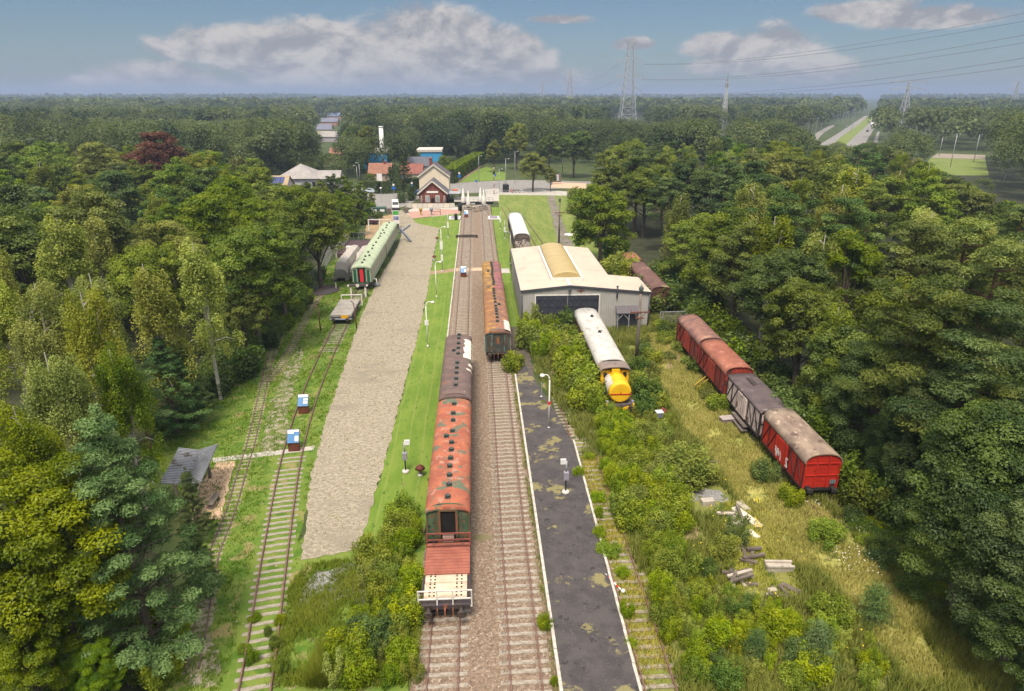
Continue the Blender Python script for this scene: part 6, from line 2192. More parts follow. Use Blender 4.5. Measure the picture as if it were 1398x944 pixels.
# cars
def car(label, px, py, rz, paint, kind='car', van=False):
    x, y = G(px, py)
    root = thing('parked_car' if not van else 'white_van', label, 'car' if not van else 'van', (x, y, 0.02), rz)
    W, L = 1.75, 4.3
    if van:
        side = [(-2.3, 0.35), (-2.35, 1.0), (-1.75, 1.25), (-1.25, 2.05), (2.3, 2.1), (2.35, 0.35)]
    else:
        side = [(-2.1, 0.35), (-2.15, 0.75), (-1.2, 0.95), (-0.65, 1.42), (1.0, 1.45), (1.7, 1.0), (2.1, 0.9), (2.12, 0.35)]
    q = MB()
    q.loft([[(-W / 2 + (0.12 if z > 0.95 else 0), yy, z) for yy, z in side], [(W / 2 - (0.12 if z > 0.95 else 0), yy, z) for yy, z in side]])
    q.build('body', paint, root)
    q = MB()
    if van:
        q.add([(-0.72, -1.74, 1.3), (0.72, -1.74, 1.3), (0.68, -1.29, 2.0), (-0.68, -1.29, 2.0)], [(0, 1, 2, 3)])
    else:
        q.add([(-0.72, -1.19, 1.0), (0.72, -1.19, 1.0), (0.68, -0.69, 1.41), (-0.68, -0.69, 1.41)], [(0, 1, 2, 3)])
        for s in (-1, 1):
            q.box(s * 0.80 - 0.02, -0.6, 1.0, s * 0.80 + 0.02, 1.1, 1.34)
    q.build('windscreen', m_glass, root)
    pw_ = None
    for yy in (-1.35, 1.35):
        for s in (-1, 1):
            if pw_ is None:
                q = MB()
                q.cyl((-0.1, 0, 0), (0.1, 0, 0), 0.32, n=12)
                pw_ = q.build('wheel', m_blk, root, (s * 0.8, yy, 0.32))
            else:
                inst(pw_, root, (s * 0.8, yy, 0.32))
    q = MB()
    q.box(-0.85, -2.42 if van else -2.22, 0.4, 0.85, -2.33 if van else -2.13, 0.6)
    q.build('bumper', m_blk, root)
car('white minivan parked between the dark gate posts', 540, 286, 0.15, mat('white car paint', (0.74, 0.72, 0.69), None, 3.0, 0.3), van=True)
car('dark blue car half hidden left of the brick station', 568, 267, 1.2, mat('blue car paint', (0.03, 0.055, 0.15), None, 3.0, 0.3))
car('pale blue grey car at the bend of the road by the hedge', 508, 264, 1.3, mat('pale blue paint', (0.40, 0.45, 0.50), None, 3.0, 0.3))
car('dark purple car parked under the trees left of the green carriages', 504, 306, 1.35, mat('purple car paint', (0.06, 0.02, 0.035), None, 3.0, 0.3))
# container, tent, planter
root = thing('green_container', 'dark green container with white panels left of the gravel road', 'container', (*G(517, 291), 0), 0.05)
q = MB()
q.bbox(-1.9, -0.8, 0, 1.9, 0.8, 1.45, 0.08)
q.build('body', mat('dark green container', (0.03, 0.07, 0.055), (0.045, 0.09, 0.07), 1.0, 0.5), root)
for x in (-0.95, 0.95):
    q = MB()
    q.box(x - 0.55, -0.83, 0.4, x + 0.55, -0.803, 1.0)
    q.build('panel', m_plate_white, root)
root = thing('white_heap', 'white sheeted heap in front of the dark green container', 'heap', (*G(507, 294), 0))
q = MB()
q.lathe([(1.5, 0), (1.2, 0.7), (0.6, 1.3), (0.15, 1.5)], 9)
q.build('sheet', mat('white violet sheet', (0.66, 0.60, 0.64), (0.55, 0.50, 0.53), 0.8), root)
# hedge along the road
def leaf_hedge(name, label, pts, h, w, m_, seed, n=9000, s=0.4):
    r = np.random.default_rng(seed)
    P = []
    N = []
    seg = [(Vector(pts[i]), Vector(pts[i + 1])) for i in range(len(pts) - 1)]
    Ls = np.array([(b - a).length for a, b in seg])
    pick = r.choice(len(seg), n, p=Ls / Ls.sum())
    t = r.random(n)
    for i in range(n):
        a, b = seg[pick[i]]
        p = a.lerp(b, t[i])
        d = (b - a).normalized()
        nn = Vector((d.y, -d.x))
        face = r.random()
        u = (r.random() - 0.5) * w
        z = r.random() * h
        if face < 0.45:
            z = h * (0.96 + 0.08 * r.random())
            no = (0, 0, 1)
        else:
            u = math.copysign(w / 2 * (0.9 + 0.2 * r.random()), u)
            no = (nn.x * math.copysign(1, u), nn.y * math.copysign(1, u), 0.3)
        P.append((p.x + nn.x * u, p.y + nn.y * u, z))
        N.append(no)
    P = np.array(P)
    N = np.array(N) + r.normal(0, 0.35, P.shape)
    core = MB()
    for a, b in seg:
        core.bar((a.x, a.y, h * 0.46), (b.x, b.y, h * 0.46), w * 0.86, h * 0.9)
    root = thing(name, label, 'hedge', (0, 0, 0))
    leaf_mesh('foliage', P, N, s, 0.6, r, m_, r.random(len(P)), root)
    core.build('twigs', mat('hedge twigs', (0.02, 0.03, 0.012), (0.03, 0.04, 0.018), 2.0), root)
    return root
HEDGES = [('hedge', 'clipped dark green hedge along the village road, left of the station', [G(500, 262), G(520, 264.5), G(548, 263), G(572, 257)], 3.2, 2.4, 11, 9000, 0.5),
          ('hedge', 'tall ragged green hedge along the brick red cycle path', [G(612, 251), G(625, 241), G(645, 229), G(655, 223)], 4.5, 4.5, 12, 9000, 0.7)]
# road signs
def road_sign(px, py, h, lab, kind, rz=0.0):
    root = thing('road_sign', lab, 'road sign', (*G(px, py), 0.02), rz, 'road signs of the village')
    q = MB()
    q.cyl((0, 0, 0), (0, 0, h), 0.06, n=6)
    q.build('post', m_grey_post, root)
    q = MB()
    if kind == 'disc':
        q.cyl((0, -0.10, h - 0.1), (0, -0.07, h - 0.1), 0.36, n=16)
        q.build('disc', m_blue, root)
    elif kind == 'tri':
        q.add([(-0.5, -0.1, h - 0.7), (0.5, -0.1, h - 0.7), (0, -0.1, h + 0.2), (-0.5, -0.07, h - 0.7), (0.5, -0.07, h - 0.7), (0, -0.07, h + 0.2)],
              [(0, 1, 2), (5, 4, 3), (0, 3, 4, 1), (1, 4, 5, 2), (2, 5, 3, 0)])
        q.build('triangle', m_plate_white, root)
    elif kind == 'board':
        q.box(-0.8, -0.1, h - 2.2, 0.8, -0.07, h)
        q.build('board', m_plate_white, root)
    elif kind == 'redblue':
        q.box(-0.5, -0.1, h - 1.3, 0.5, -0.07, h - 0.65)
        q.build('blue_plate', m_blue, root)
        q = MB()
        q.cyl((0, -0.1, h - 0.1), (0, -0.07, h - 0.1), 0.3, n=14)
        q.build('disc', m_plate_white, root)
    elif kind == 'globe':
        q.lathe([(0.1, h - 0.1), (0.26, h + 0.05), (0.26, h + 0.3), (0.1, h + 0.45)], 10)
        q.build('globe', m_plate_white, root)
    return root
for px, py, h, lab, kind in ((519, 256.5, 4.2, 'tall white board sign in front of the clipped hedge, leftmost', 'board'), (531, 257, 3.2, 'white triangular sign in front of the clipped hedge', 'tri'),
                             (549, 258.5, 3.6, 'round blue sign in front of the clipped hedge', 'disc'), (538.5, 275, 4.4, 'sign with a blue plate and white disc on the road in front of the hedge', 'redblue'),
                             (521, 276, 3.4, 'white globe lantern on a post by the bend of the road', 'globe'), (563, 267, 3.5, 'sign with a blue plate beside the dark blue car', 'redblue'),
                             (627.5, 259.5, 5.0, 'tall sign with a blue plate at the crossing, right of the station canopy', 'redblue'), (634.5, 232, 4.0, 'round bright blue sign at the brick red cycle path', 'disc'),
                             (650.5, 257, 2.2, 'low round blue sign at the level crossing', 'disc'), (676, 254, 3.4, 'round blue sign on the road right of the level crossing', 'disc'),
                             (751, 253, 4.5, 'white board sign right of the big tree on the meadow', 'board')):
    road_sign(px, py, h, lab, kind)
# crossing signal (red white mast) and pole lamps
root = thing('crossing_mast', 'tall red and white banded signal mast on the pale pavement by the terrace', 'signal mast', (*G(674.5, 266), 0.03))
q = MB()
for k in range(9):
    q.m = k % 2
    q.cyl((0, 0, k * 0.95), (0, 0, (k + 1) * 0.95), 0.10, n=8)
q.build('mast', [m_rust, mat('pinkish white paint', (0.55, 0.42, 0.40), None, 3.0)], root)
q = MB()
q.box(-0.35, -0.15, 5.6, 0.35, 0.15, 6.3)
q.box(-0.25, -0.12, 8.5, 0.25, 0.12, 8.9)
q.build('signal_head', m_blk, root)
for px, py, ph, lab, side, st in ((690.5, 261, 217, 'tall white street lamp by the black box on the pale pavement', 1, 'straight'), (681.5, 259, 231, 'bluish street lamp left of the tall white one', 1, 'straight'),
                                  (654, 248, 213, 'white street lamp on the grass by the cycle path', 1, 'straight'), (703, 250, 207, 'white street lamp just left of the big tree on the meadow', 1, 'straight'),
                                  (492, 250, 222, 'grey street lamp left of the small brick cottage', -1, 'bent'), (488.5, 252, 226, 'second street lamp with a round head, left of the grey one', -1, 'bent'),
                                  (768, 235, 199, 'pale street lamp in front of the dark oaks beyond the meadow', 1, 'straight'),
                                  (823, 205, 190, 'blue grey street lamp above the trees right of the meadow', 1, 'straight'), (872, 205, 194, 'pale double street lamp above the trees right of the meadow', 1, 'straight'),
                                  (1297, 229, 183, 'tall street lamp on the embankment at the far right road', 1, 'straight'), (1329, 222, 184, 'second tall street lamp on the embankment, with a red plate', 1, 'straight'),
                                  (1282, 213, 188, 'street lamp at the left end of the far right road', 1, 'straight'), (1366, 252, 221, 'pale street lamp at the right edge above the yellowish trees', 1, 'straight'),
                                  (1369, 254, 239, 'short pale street lamp at the right edge above the yellowish trees', 1, 'straight'),
                                  (1234, 208, 181, 'street lamp right of the slip road', 1, 'straight')):
    b_ = G(px, py)
    h = AT(px, ph, b_[1])[2]
    far_ = b_[1] > 230
    lamp_post('street_lamp', lab, b_, max(3, h), 0.9 if not far_ else 1.2, side, m_grey_post, group='street lamps', style=st, cat='street lamp', r=0.07 if not far_ else 0.12)
q = MB()
q.bbox(-0.9, -0.6, 0, 0.9, 0.6, 2.4, 0.3)
tag(q.build('utility_box', m_blk, None, (*G(690.5, 262.5), 0)), 'rounded black box at the foot of the tall white street lamp', 'utility box')
q = MB()
for k in range(8):
    q.tube([(-6 + k * 0.9, 0, 0), (-6 + k * 0.9, 0, 0.7), (-5.7 + k * 0.9, 0, 0.9), (-5.4 + k * 0.9, 0, 0.7), (-5.4 + k * 0.9, 0, 0)], 0.05, 6)
tag(q.build('bike_rack', m_grey_post, None, (*G(690, 264.5), 0.03)), 'row of steel bicycle hoops on the edge of the mown meadow', 'bike rack')
bk = None
for k, (px, c_) in enumerate(((698.5, m_red), (702, m_blk), (707, m_blk), (712, m_grey_post))):
    x, y = G(px, 263.5)
    lab = ['red bicycle standing at the steel hoops', 'black bicycle standing right of the red one', 'black bicycle standing farther right at the meadow edge', 'grey bicycle lying near the big tree'][k]
    root = thing('bicycle', lab, 'bicycle', (x, y, 0.03), 0.5 + 0.3 * k, 'bicycles at the meadow edge')
    for yy in (-0.5, 0.5):
        q = MB()
        n = 14
        q.loft([[(dx, yy + math.cos(2 * PI * i / n) * r_, 0.34 + math.sin(2 * PI * i / n) * r_) for i in range(n)] for dx, r_ in ((-0.03, 0.29), (-0.03, 0.34), (0.03, 0.34), (0.03, 0.29))], caps=False)
        q.build('wheel', m_blk, root)
    q = MB()
    q.tube([(0, -0.5, 0.34), (0, -0.2, 0.8), (0, 0.35, 0.85), (0, 0.5, 0.34)], 0.035, 6)
    q.tube([(0, -0.2, 0.8), (0, 0.0, 0.3), (0, 0.35, 0.85)], 0.035, 6)
    q.bar((-0.25, 0.38, 1.0), (0.25, 0.38, 1.0), 0.05, 0.05)
    q.bar((0, 0.35, 0.85), (0, 0.38, 1.0), 0.05, 0.05)
    q.box(-0.08, -0.35, 0.9, 0.08, -0.1, 0.96)
    q.build('frame', c_, root)
root = thing('park_sign', 'dark framed notice board with a picture behind the big tree', 'notice board', (*G(759, 251.5), 0.03))
q = MB()
q.box(-1.6, -0.15, 0.6, 1.6, 0.15, 3.2)
q.build('frame', m_oldwood, root)
q = MB()
q.box(-1.3, -0.18, 1.0, 0.8, -0.153, 2.9)
q.build('picture', mat('blue white picture', (0.35, 0.38, 0.48), (0.55, 0.54, 0.55), 0.8), root)
for px, py, w_, lab in ((621, 298, 1.2, 'grey grating in a white frame left of the tracks'), (674, 298, 1.2, 'grey violet grating in a white frame right of the tracks')):
    root = thing('grating', lab, 'grating', (*G(px, py), 0.02), 0, 'gratings beside the tracks')
    q = MB()
    q.box(-1.3, -2.0, 0, 1.3, 2.0, 0.14)
    q.build('rim', m_plate_white, root)
    q = MB()
    q.box(-0.9, -1.7, 0.144, 0.9, 1.7, 0.17)
    q.build('grate', mat('grey violet grate', (0.24, 0.20, 0.25), (0.20, 0.17, 0.21), 3.0), root)
q = MB()
q.lathe([(0.35, 0), (0.38, 1.2), (0.25, 1.35)], 10)
tag(q.build('litter_bin', m_blk, None, (*G(622.5, 301), 0.16)), 'black litter bin on the left grating', 'bin')
q = MB()
q.lathe([(0.45, 0), (0.5, 1.6), (0.3, 1.8)], 10)
tag(q.build('litter_bin', m_blk, None, (*G(628, 288), 0.02)), 'black litter bin at the left end of the terrace', 'bin')
q = MB()
q.lathe([(1.0, 0), (1.0, 0.2), (0.6, 0.32)], 14)
tag(q.build('manhole_cover', m_plate_white, None, (*G(777, 321.5), 0.02)), 'round white cover on the grey earth path in the meadow', 'cover')

# ------------------------------------------------------------------ motorway furniture and pylons
hp0, hp1 = G(1128, 196), G(1178, 160)
lp = None
lamps = [(1102, 185), (1107.5, 186), (1113, 184), (1121, 176), (1127, 174), (1139, 171.5), (1143, 169), (1149, 172), (1153.5, 169.5), (1157, 168), (1161.5, 166), (1165.5, 163.5), (1171.5, 161.5), (1161, 183), (1164, 177), (1050, 200), (1054, 201), (1058, 202), (1043, 206)]
for k, (px, py) in enumerate(lamps):
    x, y = G(px, py)
    if lp is None:
        lp = thing('motorway_lamp', 'pale lamp post along the motorway climbing away at the right', 'street lamp', (x, y, 0), 0, 'lamp posts along the motorway')
        q = MB()
        q.cyl((0, 0, 0), (0, 0, 11), 0.16, 0.11, 6)
        q.build('post', m_grey_post, lp)
        q = MB()
        q.box(-0.2, -0.5, 10.9, 1.1, 0.5, 11.3)
        q.build('lamp_head', m_grey_post, lp)
        lps = [(c, []) for c in kids(lp)]
    else:
        dup(lp, (x, y, 0), 0, 'pale lamp post along the motorway climbing away at the right', scheme=lps)
for px, py, rz, c_, lab, van in ((1155.5, 174, -0.5, mat('grey car paint', (0.25, 0.25, 0.27)), 'small grey car on the left carriageway of the motorway', False),
                                 (1184, 180.5, -0.5, mat('black car paint', (0.02, 0.02, 0.025)), 'black car on the right carriageway of the motorway', False),
                                 (1190.5, 171, -0.5, mat('cream van paint', (0.55, 0.50, 0.44)), 'cream van farther up the right carriageway of the motorway', True),
                                 (1197, 165.5, -0.5, mat('blue dark car paint', (0.06, 0.07, 0.10)), 'dark car farthest up the right carriageway of the motorway', False)):
    car(lab, px, py, rz, c_, van=van)

def pylon(label, base, h, wb, arms, m_, rz=0.0, bar=0.3, top=True, name='pylon', group='electricity pylons', segs=9, wt=1.6, cap=0.0):
    root = thing(name, label, 'pylon', (base[0], base[1], 0), rz, group)
    def half(z):
        u = z / h
        return (wb / 2) * max(0.0, 1 - u) ** 1.45 + wt / 2
    q = MB()
    zs = [h * (1 - (1 - i / segs) ** 1.0) for i in range(segs + 1)]
    for sx in (-1, 1):
        for sy in (-1, 1):
            for i in range(segs):
                a, b = half(zs[i]), half(zs[i + 1])
                q.bar((sx * a, sy * a, zs[i]), (sx * b, sy * b, zs[i + 1]), bar, bar)
    q.build('leg', m_, root)
    q = MB()
    for i in range(segs):
        a, b = half(zs[i]), half(zs[i + 1])
        for s in (-1, 1):
            q.bar((-a, s * a, zs[i]), (b, s * b, zs[i + 1]), bar * 0.55, bar * 0.55)
            q.bar((a, s * a, zs[i]), (-b, s * b, zs[i + 1]), bar * 0.55, bar * 0.55)
            q.bar((s * a, -a, zs[i]), (s * b, b, zs[i + 1]), bar * 0.55, bar * 0.55)
            q.bar((s * a, a, zs[i]), (s * b, -b, zs[i + 1]), bar * 0.55, bar * 0.55)
            q.bar((-b, s * b, zs[i + 1]), (b, s * b, zs[i + 1]), bar * 0.5, bar * 0.5)
            q.bar((s * b, -b, zs[i + 1]), (s * b, b, zs[i + 1]), bar * 0.5, bar * 0.5)
    q.build('bracing', m_, root)
    for (z, w) in arms:
        q = MB()
        b = half(z)
        for s in (-1, 1):
            for sy in (-1, 1):
                q.bar((s * b, sy * b, z), (s * w, 0, z), bar * 0.7, bar * 0.7)
                q.bar((s * b, sy * b, z + h * 0.045), (s * w, 0, z), bar * 0.55, bar * 0.55)
            q.bar((s * w, 0, z), (s * w, 0, z - h * 0.045), bar * 0.9, bar * 0.9)
        q.build('arm', m_, root)
    if cap:
        q = MB()
        for s in (-1, 1):
            q.bar((-cap, s * 1.2, h), (cap, s * 1.2, h), bar * 0.8, bar * 0.8)
            q.bar((s * half(h * .96), 0, h * 0.965), (s * cap, 0, h), bar * 0.6, bar * 0.6)
        q.build('head_frame', m_, root)
    return root
m_pyl = mat('pylon steel', (0.40, 0.41, 0.43), (0.33, 0.34, 0.36), 0.3, 0.6)
pb = G(856, 166)
pylon('largest steel lattice pylon with three pairs of arms, rising above the woods', pb, 79, 11, ((31, 14), (45, 14), (60, 14)), m_pyl, 0.0, 0.52, cap=6.0, segs=11, wt=5.6)
p3 = G(777.5, 151.5)
p3 = (p3[0], min(p3[1], 1300))
p3 = (AT(777.5, 152, 1250)[0], 1250)
pylon('middle sized lattice pylon left of the largest one', p3, 69, 14, ((36, 10), (48, 10), (58, 10)), m_pyl, 0.0, 0.9, segs=8, wt=3)
p4 = (AT(740, 146, 1840)[0], 1840)
pylon('small distant lattice pylon left of the middle sized one', p4, 61, 13, ((34, 9), (44, 9), (54, 9)), m_pyl, 0.0, 1.0, segs=7, wt=3)
for px, Y, h, lab in ((678, 2900, 52, 'tiny pylon on the horizon, leftmost'), (684, 2850, 55, 'tiny pylon on the horizon, second from the left'), (693, 2800, 54, 'tiny pylon on the horizon, third from the left'), (703.5, 2700, 58, 'tiny pylon on the horizon, fourth from the left')):
    b_ = AT(px, 140, Y)
    pylon(lab, (b_[0], Y), h, 10, ((36, 8), (44, 8)), m_pyl, 0, 1.1, segs=5)
bq = G(1228, 196)
pylon('lattice pylon with two wide arms right of the motorway', G(1229, 180), AT(1236, 113, G(1229, 180)[1])[2], 9, ((31, 16), (36, 16)), m_pyl, 0.2, 0.4, segs=9, wt=0.8)
b_ = AT(1379, 160, 900)
pylon('lattice pylon at the far right edge behind the dark trees', (b_[0], 900), AT(1379, 110, 900)[2], 10, ((34, 13), (40, 9)), m_pyl, 0.0, 0.5, segs=8, wt=0.8)
b_ = G(985, 190)
ms = pylon('slim pale lattice mast with antennas, standing among the nearer trees', b_, 36.5, 4.2, (), mat('white grey steel', (0.55, 0.55, 0.56), (0.48, 0.48, 0.49), 0.5), 0.3, 0.22, name='antenna_mast', group='antenna masts', wt=0.6, segs=14)
q = MB()
q.cyl((0, 0, 36.5), (0, 0, 39), 0.12, n=6)
for a in range(3):
    c_, s_ = math.cos(a * 2.1), math.sin(a * 2.1)
    q.box(c_ * 0.9 - 0.2, s_ * 0.9 - 0.2, 31.2, c_ * 0.9 + 0.2, s_ * 0.9 + 0.2, 33.8)
    q.box(c_ * 0.6 - 0.15, s_ * 0.6 - 0.15, 34.4, c_ * 0.6 + 0.15, s_ * 0.6 + 0.15, 36.4)
q.build('antenna', mat('antenna grey', (0.20, 0.20, 0.22), (0.16, 0.16, 0.18), 0.5), ms)
# wires
m_wire = mat('wire', (0.16, 0.16, 0.18), None, 1.0, 0.6)
def wire(label, a, c, sag, r=0.05, group='power lines', n=16):
    pts = []
    for i in range(n + 1):
        t = i / n
        p = Vector(a).lerp(Vector(c), t)
        p.z -= sag * 4 * t * (1 - t)
        pts.append(tuple(p))
    q = MB()
    q.tube(pts, r, 4)
    tag(q.build('power_line', m_wire), label, 'power line', group)
# from the largest pylon off to the right over the motorway
for i, (z, yr, st) in enumerate(((60, 14, 'highest'), (45, 44, 'middle'), (31, 76, 'lowest'))):
    for k in (0, 1):
        a = (pb[0] + 14, pb[1] + (k - 0.5) * 2, z - 3)
        c = AT(1420, yr + k * 11, 380)
        wire('%s pair of wires from the largest pylon sweeping to the upper right' % st, a, c, 7, 0.11, 'wires of the power line')
for z in (60, 45, 31):
    wire('wire from the largest pylon back to the middle sized one', (pb[0] - 14, pb[1], z - 3), (p3[0] + 10, p3[1], z - 1), 10, 0.10, 'wires between the pylons')
# ================================================================== VEGETATION
def leaf_mesh(name, P, N, size, aspect, r, m, tone, parent=None, loc=None, link=True):
    """one small diamond face per leaf"""
    n = len(P)
    N = N / np.maximum(np.linalg.norm(N, axis=1, keepdims=True), 1e-6)
    T = r.normal(size=(n, 3))
    T -= N * np.sum(T * N, axis=1, keepdims=True)
    T /= np.maximum(np.linalg.norm(T, axis=1, keepdims=True), 1e-6)
    B = np.cross(N, T)
    s = (np.asarray(size) * (0.7 + 0.6 * r.random(n)))[:, None] * 0.5
    V = np.empty((n, 4, 3), np.float32)
    V[:, 0] = P + T * s
    V[:, 1] = P + B * s * aspect
    V[:, 2] = P - T * s
    V[:, 3] = P - B * s * aspect
    me = bpy.data.meshes.new(name)
    me.vertices.add(n * 4)
    me.vertices.foreach_set('co', V.reshape(-1))
    me.loops.add(n * 4)
    me.loops.foreach_set('vertex_index', np.arange(n * 4, dtype=np.int32))
    me.polygons.add(n)
    me.polygons.foreach_set('loop_start', np.arange(0, n * 4, 4, dtype=np.int32))
    me.polygons.foreach_set('loop_total', np.full(n, 4, np.int32))
    a = me.attributes.new('tone', 'FLOAT', 'FACE')
    a.data.foreach_set('value', np.asarray(tone, np.float32))
    me.materials.append(m)
    me.update()
    me.validate()
    if not link:
        return me
    o = bpy.data.objects.new(name, me)
    COL.objects.link(o)
    if parent is not None:
        o.parent = parent
    if loc is not None:
        o.location = loc
    return o

def unit(r, n):
    d = r.normal(size=(n, 3))
    return d / np.linalg.norm(d, axis=1, keepdims=True)

def clumps(r, C, R, per, tone, up=0.35, jitter=0.42, bottom=0.35):
    """leaves on the shells of clumps; C centres (k,3), R radii (k,3); the undersides are thinner"""
    k = len(C)
    n = k * per
    d = unit(r, n)
    low = (d[:, 2] < 0) & (r.random(n) > bottom)
    d[low, 2] *= -1
    rad = 0.45 + 0.62 * r.random(n) ** 0.7
    idx = np.repeat(np.arange(k), per)
    P = C[idx] + d * R[idx] * rad[:, None]
    N = d * 0.8 + r.normal(0, jitter, (n, 3)) + np.array([0, 0, up])
    T = np.clip(tone[idx] + r.normal(0, 0.14, n), 0, 1)
    return P, N, T

def limb_mesh(paths, m_, name='trunk'):
    b = MB()
    for pts, rad in paths:
        b.tube(pts, rad, 6)
    me_o = b.build(name, m_)
    me = me_o.data
    bpy.data.objects.remove(me_o)
    return me

m_bark = mat('bark', (0.085, 0.065, 0.048), (0.13, 0.105, 0.08), 2.0, 0.95)
m_pinebark = mat('orange brown bark', (0.17, 0.085, 0.05), (0.11, 0.065, 0.045), 2.0, 0.95)
m_birchbark = mat('white birch bark', (0.50, 0.46, 0.40), (0.36, 0.33, 0.28), 1.5, 0.8, patches=(((0.05, 0.045, 0.04), 3.5, 0.62, 0.05),))

def oak_mesh(seed, H=16.0, R=4.6, base=0.22, K=85, per=230, leaf=0.34, fl=1.0, rc=(0.85, 1.55)):
    r = np.random.default_rng(seed)
    d = unit(r, K * 2)
    d = d[d[:, 2] > -0.55][:K]
    lump = 0.80 + 0.28 * np.sin(3.1 * d[:, 0] + seed) * np.sin(2.7 * d[:, 1] + 2 * seed) + 0.15 * r.random(len(d))
    zc = H * (base + (1 - base) * 0.50)
    rz = H * (1 - base) * 0.50
    q = (0.62 + 0.38 * r.random(len(d)) ** 0.5) * lump
    C = np.stack([d[:, 0] * R * q, d[:, 1] * R * q, zc + d[:, 2] * rz * q * fl], 1)
    C[:, 2] = np.minimum(C[:, 2], H - 0.7)
    rr = rc[0] + (rc[1] - rc[0]) * r.random(len(C))
    RR = np.stack([rr, rr, rr * 0.72], 1)
    tone = r.random(len(C))
    P, N, T = clumps(r, C, RR, per, tone)
    paths = []
    top = (0.2, 0.1, H * 0.62)
    paths.append(([(0, 0, -0.2), (0.05, 0.0, H * 0.2), (0.1, 0.08, H * 0.4), top], [0.34, 0.27, 0.2, 0.1]))
    for i in r.choice(len(C), 14, replace=False):
        c = C[i]
        s = H * (0.2 + 0.28 * r.random())
        mid = (c[0] * 0.5, c[1] * 0.5, s + (c[2] - s) * 0.6)
        paths.append(([(0.05, 0.03, s), mid, tuple(c)], [0.12, 0.08, 0.03]))
    return P, N, T, paths

def birch_mesh(seed, H=16.0, R=2.9, K=95, per=230, leaf=0.2):
    r = np.random.default_rng(seed)
    paths = []
    lead = []
    nl = 3
    for i in range(nl):
        a = 2 * PI * i / nl + seed
        sp = R * (0.15 + 0.35 * r.random()) if i else 0.2
        tip = (math.cos(a) * sp, math.sin(a) * sp, H * (0.97 - 0.10 * i))
        f = 0.16 + 0.14 * i
        st = (0, 0, H * f) if i else (0, 0, -0.2)
        m1 = (math.cos(a) * sp * 0.45, math.sin(a) * sp * 0.45, (st[2] + tip[2]) * 0.5)
        lead.append((st, m1, tip))
        paths.append(([st, m1, tip], [0.20 if i == 0 else 0.13, 0.13, 0.04]))
    C = []
    for i in range(K):
        st, m1, tip = lead[i % nl]
        t = 0.18 + 0.82 * r.random() ** 0.8
        u = np.array(m1) * (1 - t) + np.array(tip) * t if r.random() < 0.75 else np.array(m1) * (0.5 + t * 0.5)
        w = R * (1.0 - 0.75 * max(0.0, (u[2] / H - 0.35) / 0.65)) * (0.35 + 0.65 * r.random() ** 0.5)
        a = r.random() * 2 * PI
        c = np.array([u[0] * 0.6 + math.cos(a) * w, u[1] * 0.6 + math.sin(a) * w, min(H - 0.6, u[2] - 0.05 * w)])
        C.append(c)
        if i % 4 == 0:
            paths.append(([tuple(u), tuple((u + c) / 2 + np.array([0, 0, 0.4])), tuple(c)], [0.05, 0.035, 0.012]))
    C = np.array(C)
    C[:, 2] = np.maximum(C[:, 2], H * 0.16)
    rr = 0.36 + 0.36 * r.random(K)
    RR = np.stack([rr, rr, rr * 2.0], 1)
    P, N, T = clumps(r, C, RR, per, r.random(K), up=0.2, jitter=0.7, bottom=0.8)
    return P, N, T, paths

def pine_mesh(seed, H=15.0, R=3.6, cone=True, layers=13, per=150):
    """cone: young pine, branches to the ground; else a Scots pine with a bare trunk"""
    r = np.random.default_rng(seed)
    C, RR = [], []
    paths = [([(0, 0, -0.2), (0.08, 0, H * 0.4), (0.05, 0.05, H * 0.97)], [0.26, 0.19, 0.04])]
    b0 = 0.08 if cone else 0.42
    for i in range(layers):
        f = b0 + (0.97 - b0) * (i + 0.5 * r.random()) / layers
        z = H * f
        u = (f - b0) / (1 - b0)
        w = R * (1 - u) ** 0.75 if cone else R * (0.55 + 0.45 * math.sin(PI * min(1, u * 0.9 + 0.15))) * (1 if u < 0.8 else 0.7)
        nb = 7 if w > 1.2 else 4
        a0 = r.random() * 6.28
        for k in range(nb):
            a = a0 + 2 * PI * k / nb + r.normal(0, 0.25)
            l = w * (0.75 + 0.35 * r.random())
            rise = 0.28 if cone else 0.12
            tip = np.array([math.cos(a) * l, math.sin(a) * l, z + l * rise * (0.6 + 0.6 * r.random())])
            paths.append(([(0, 0, z - 0.2), tuple(tip * 0.98)], [0.05, 0.015]))
            m_ = max(2, int(l / 0.75))
            for j in range(m_):
                t = (j + 1) / m_
                if t < 0.35 and l > 1.5:
                    continue
                c = np.array([math.cos(a) * l * t, math.sin(a) * l * t, z + (tip[2] - z) * t])
                c += r.normal(0, 0.16, 3)
                s = 0.62 - 0.12 * (1 if cone else 0) * t
                C.append(c)
                RR.append((s, s, s * 0.55))
    C.append(np.array([0, 0, H * 0.985]))
    RR.append((0.28, 0.28, 0.6))
    C, RR = np.array(C), np.array(RR)
    P, N, T = clumps(r, C, RR, per, r.random(len(C)), up=0.5, jitter=0.6, bottom=0.35)
    return P, N, T, paths

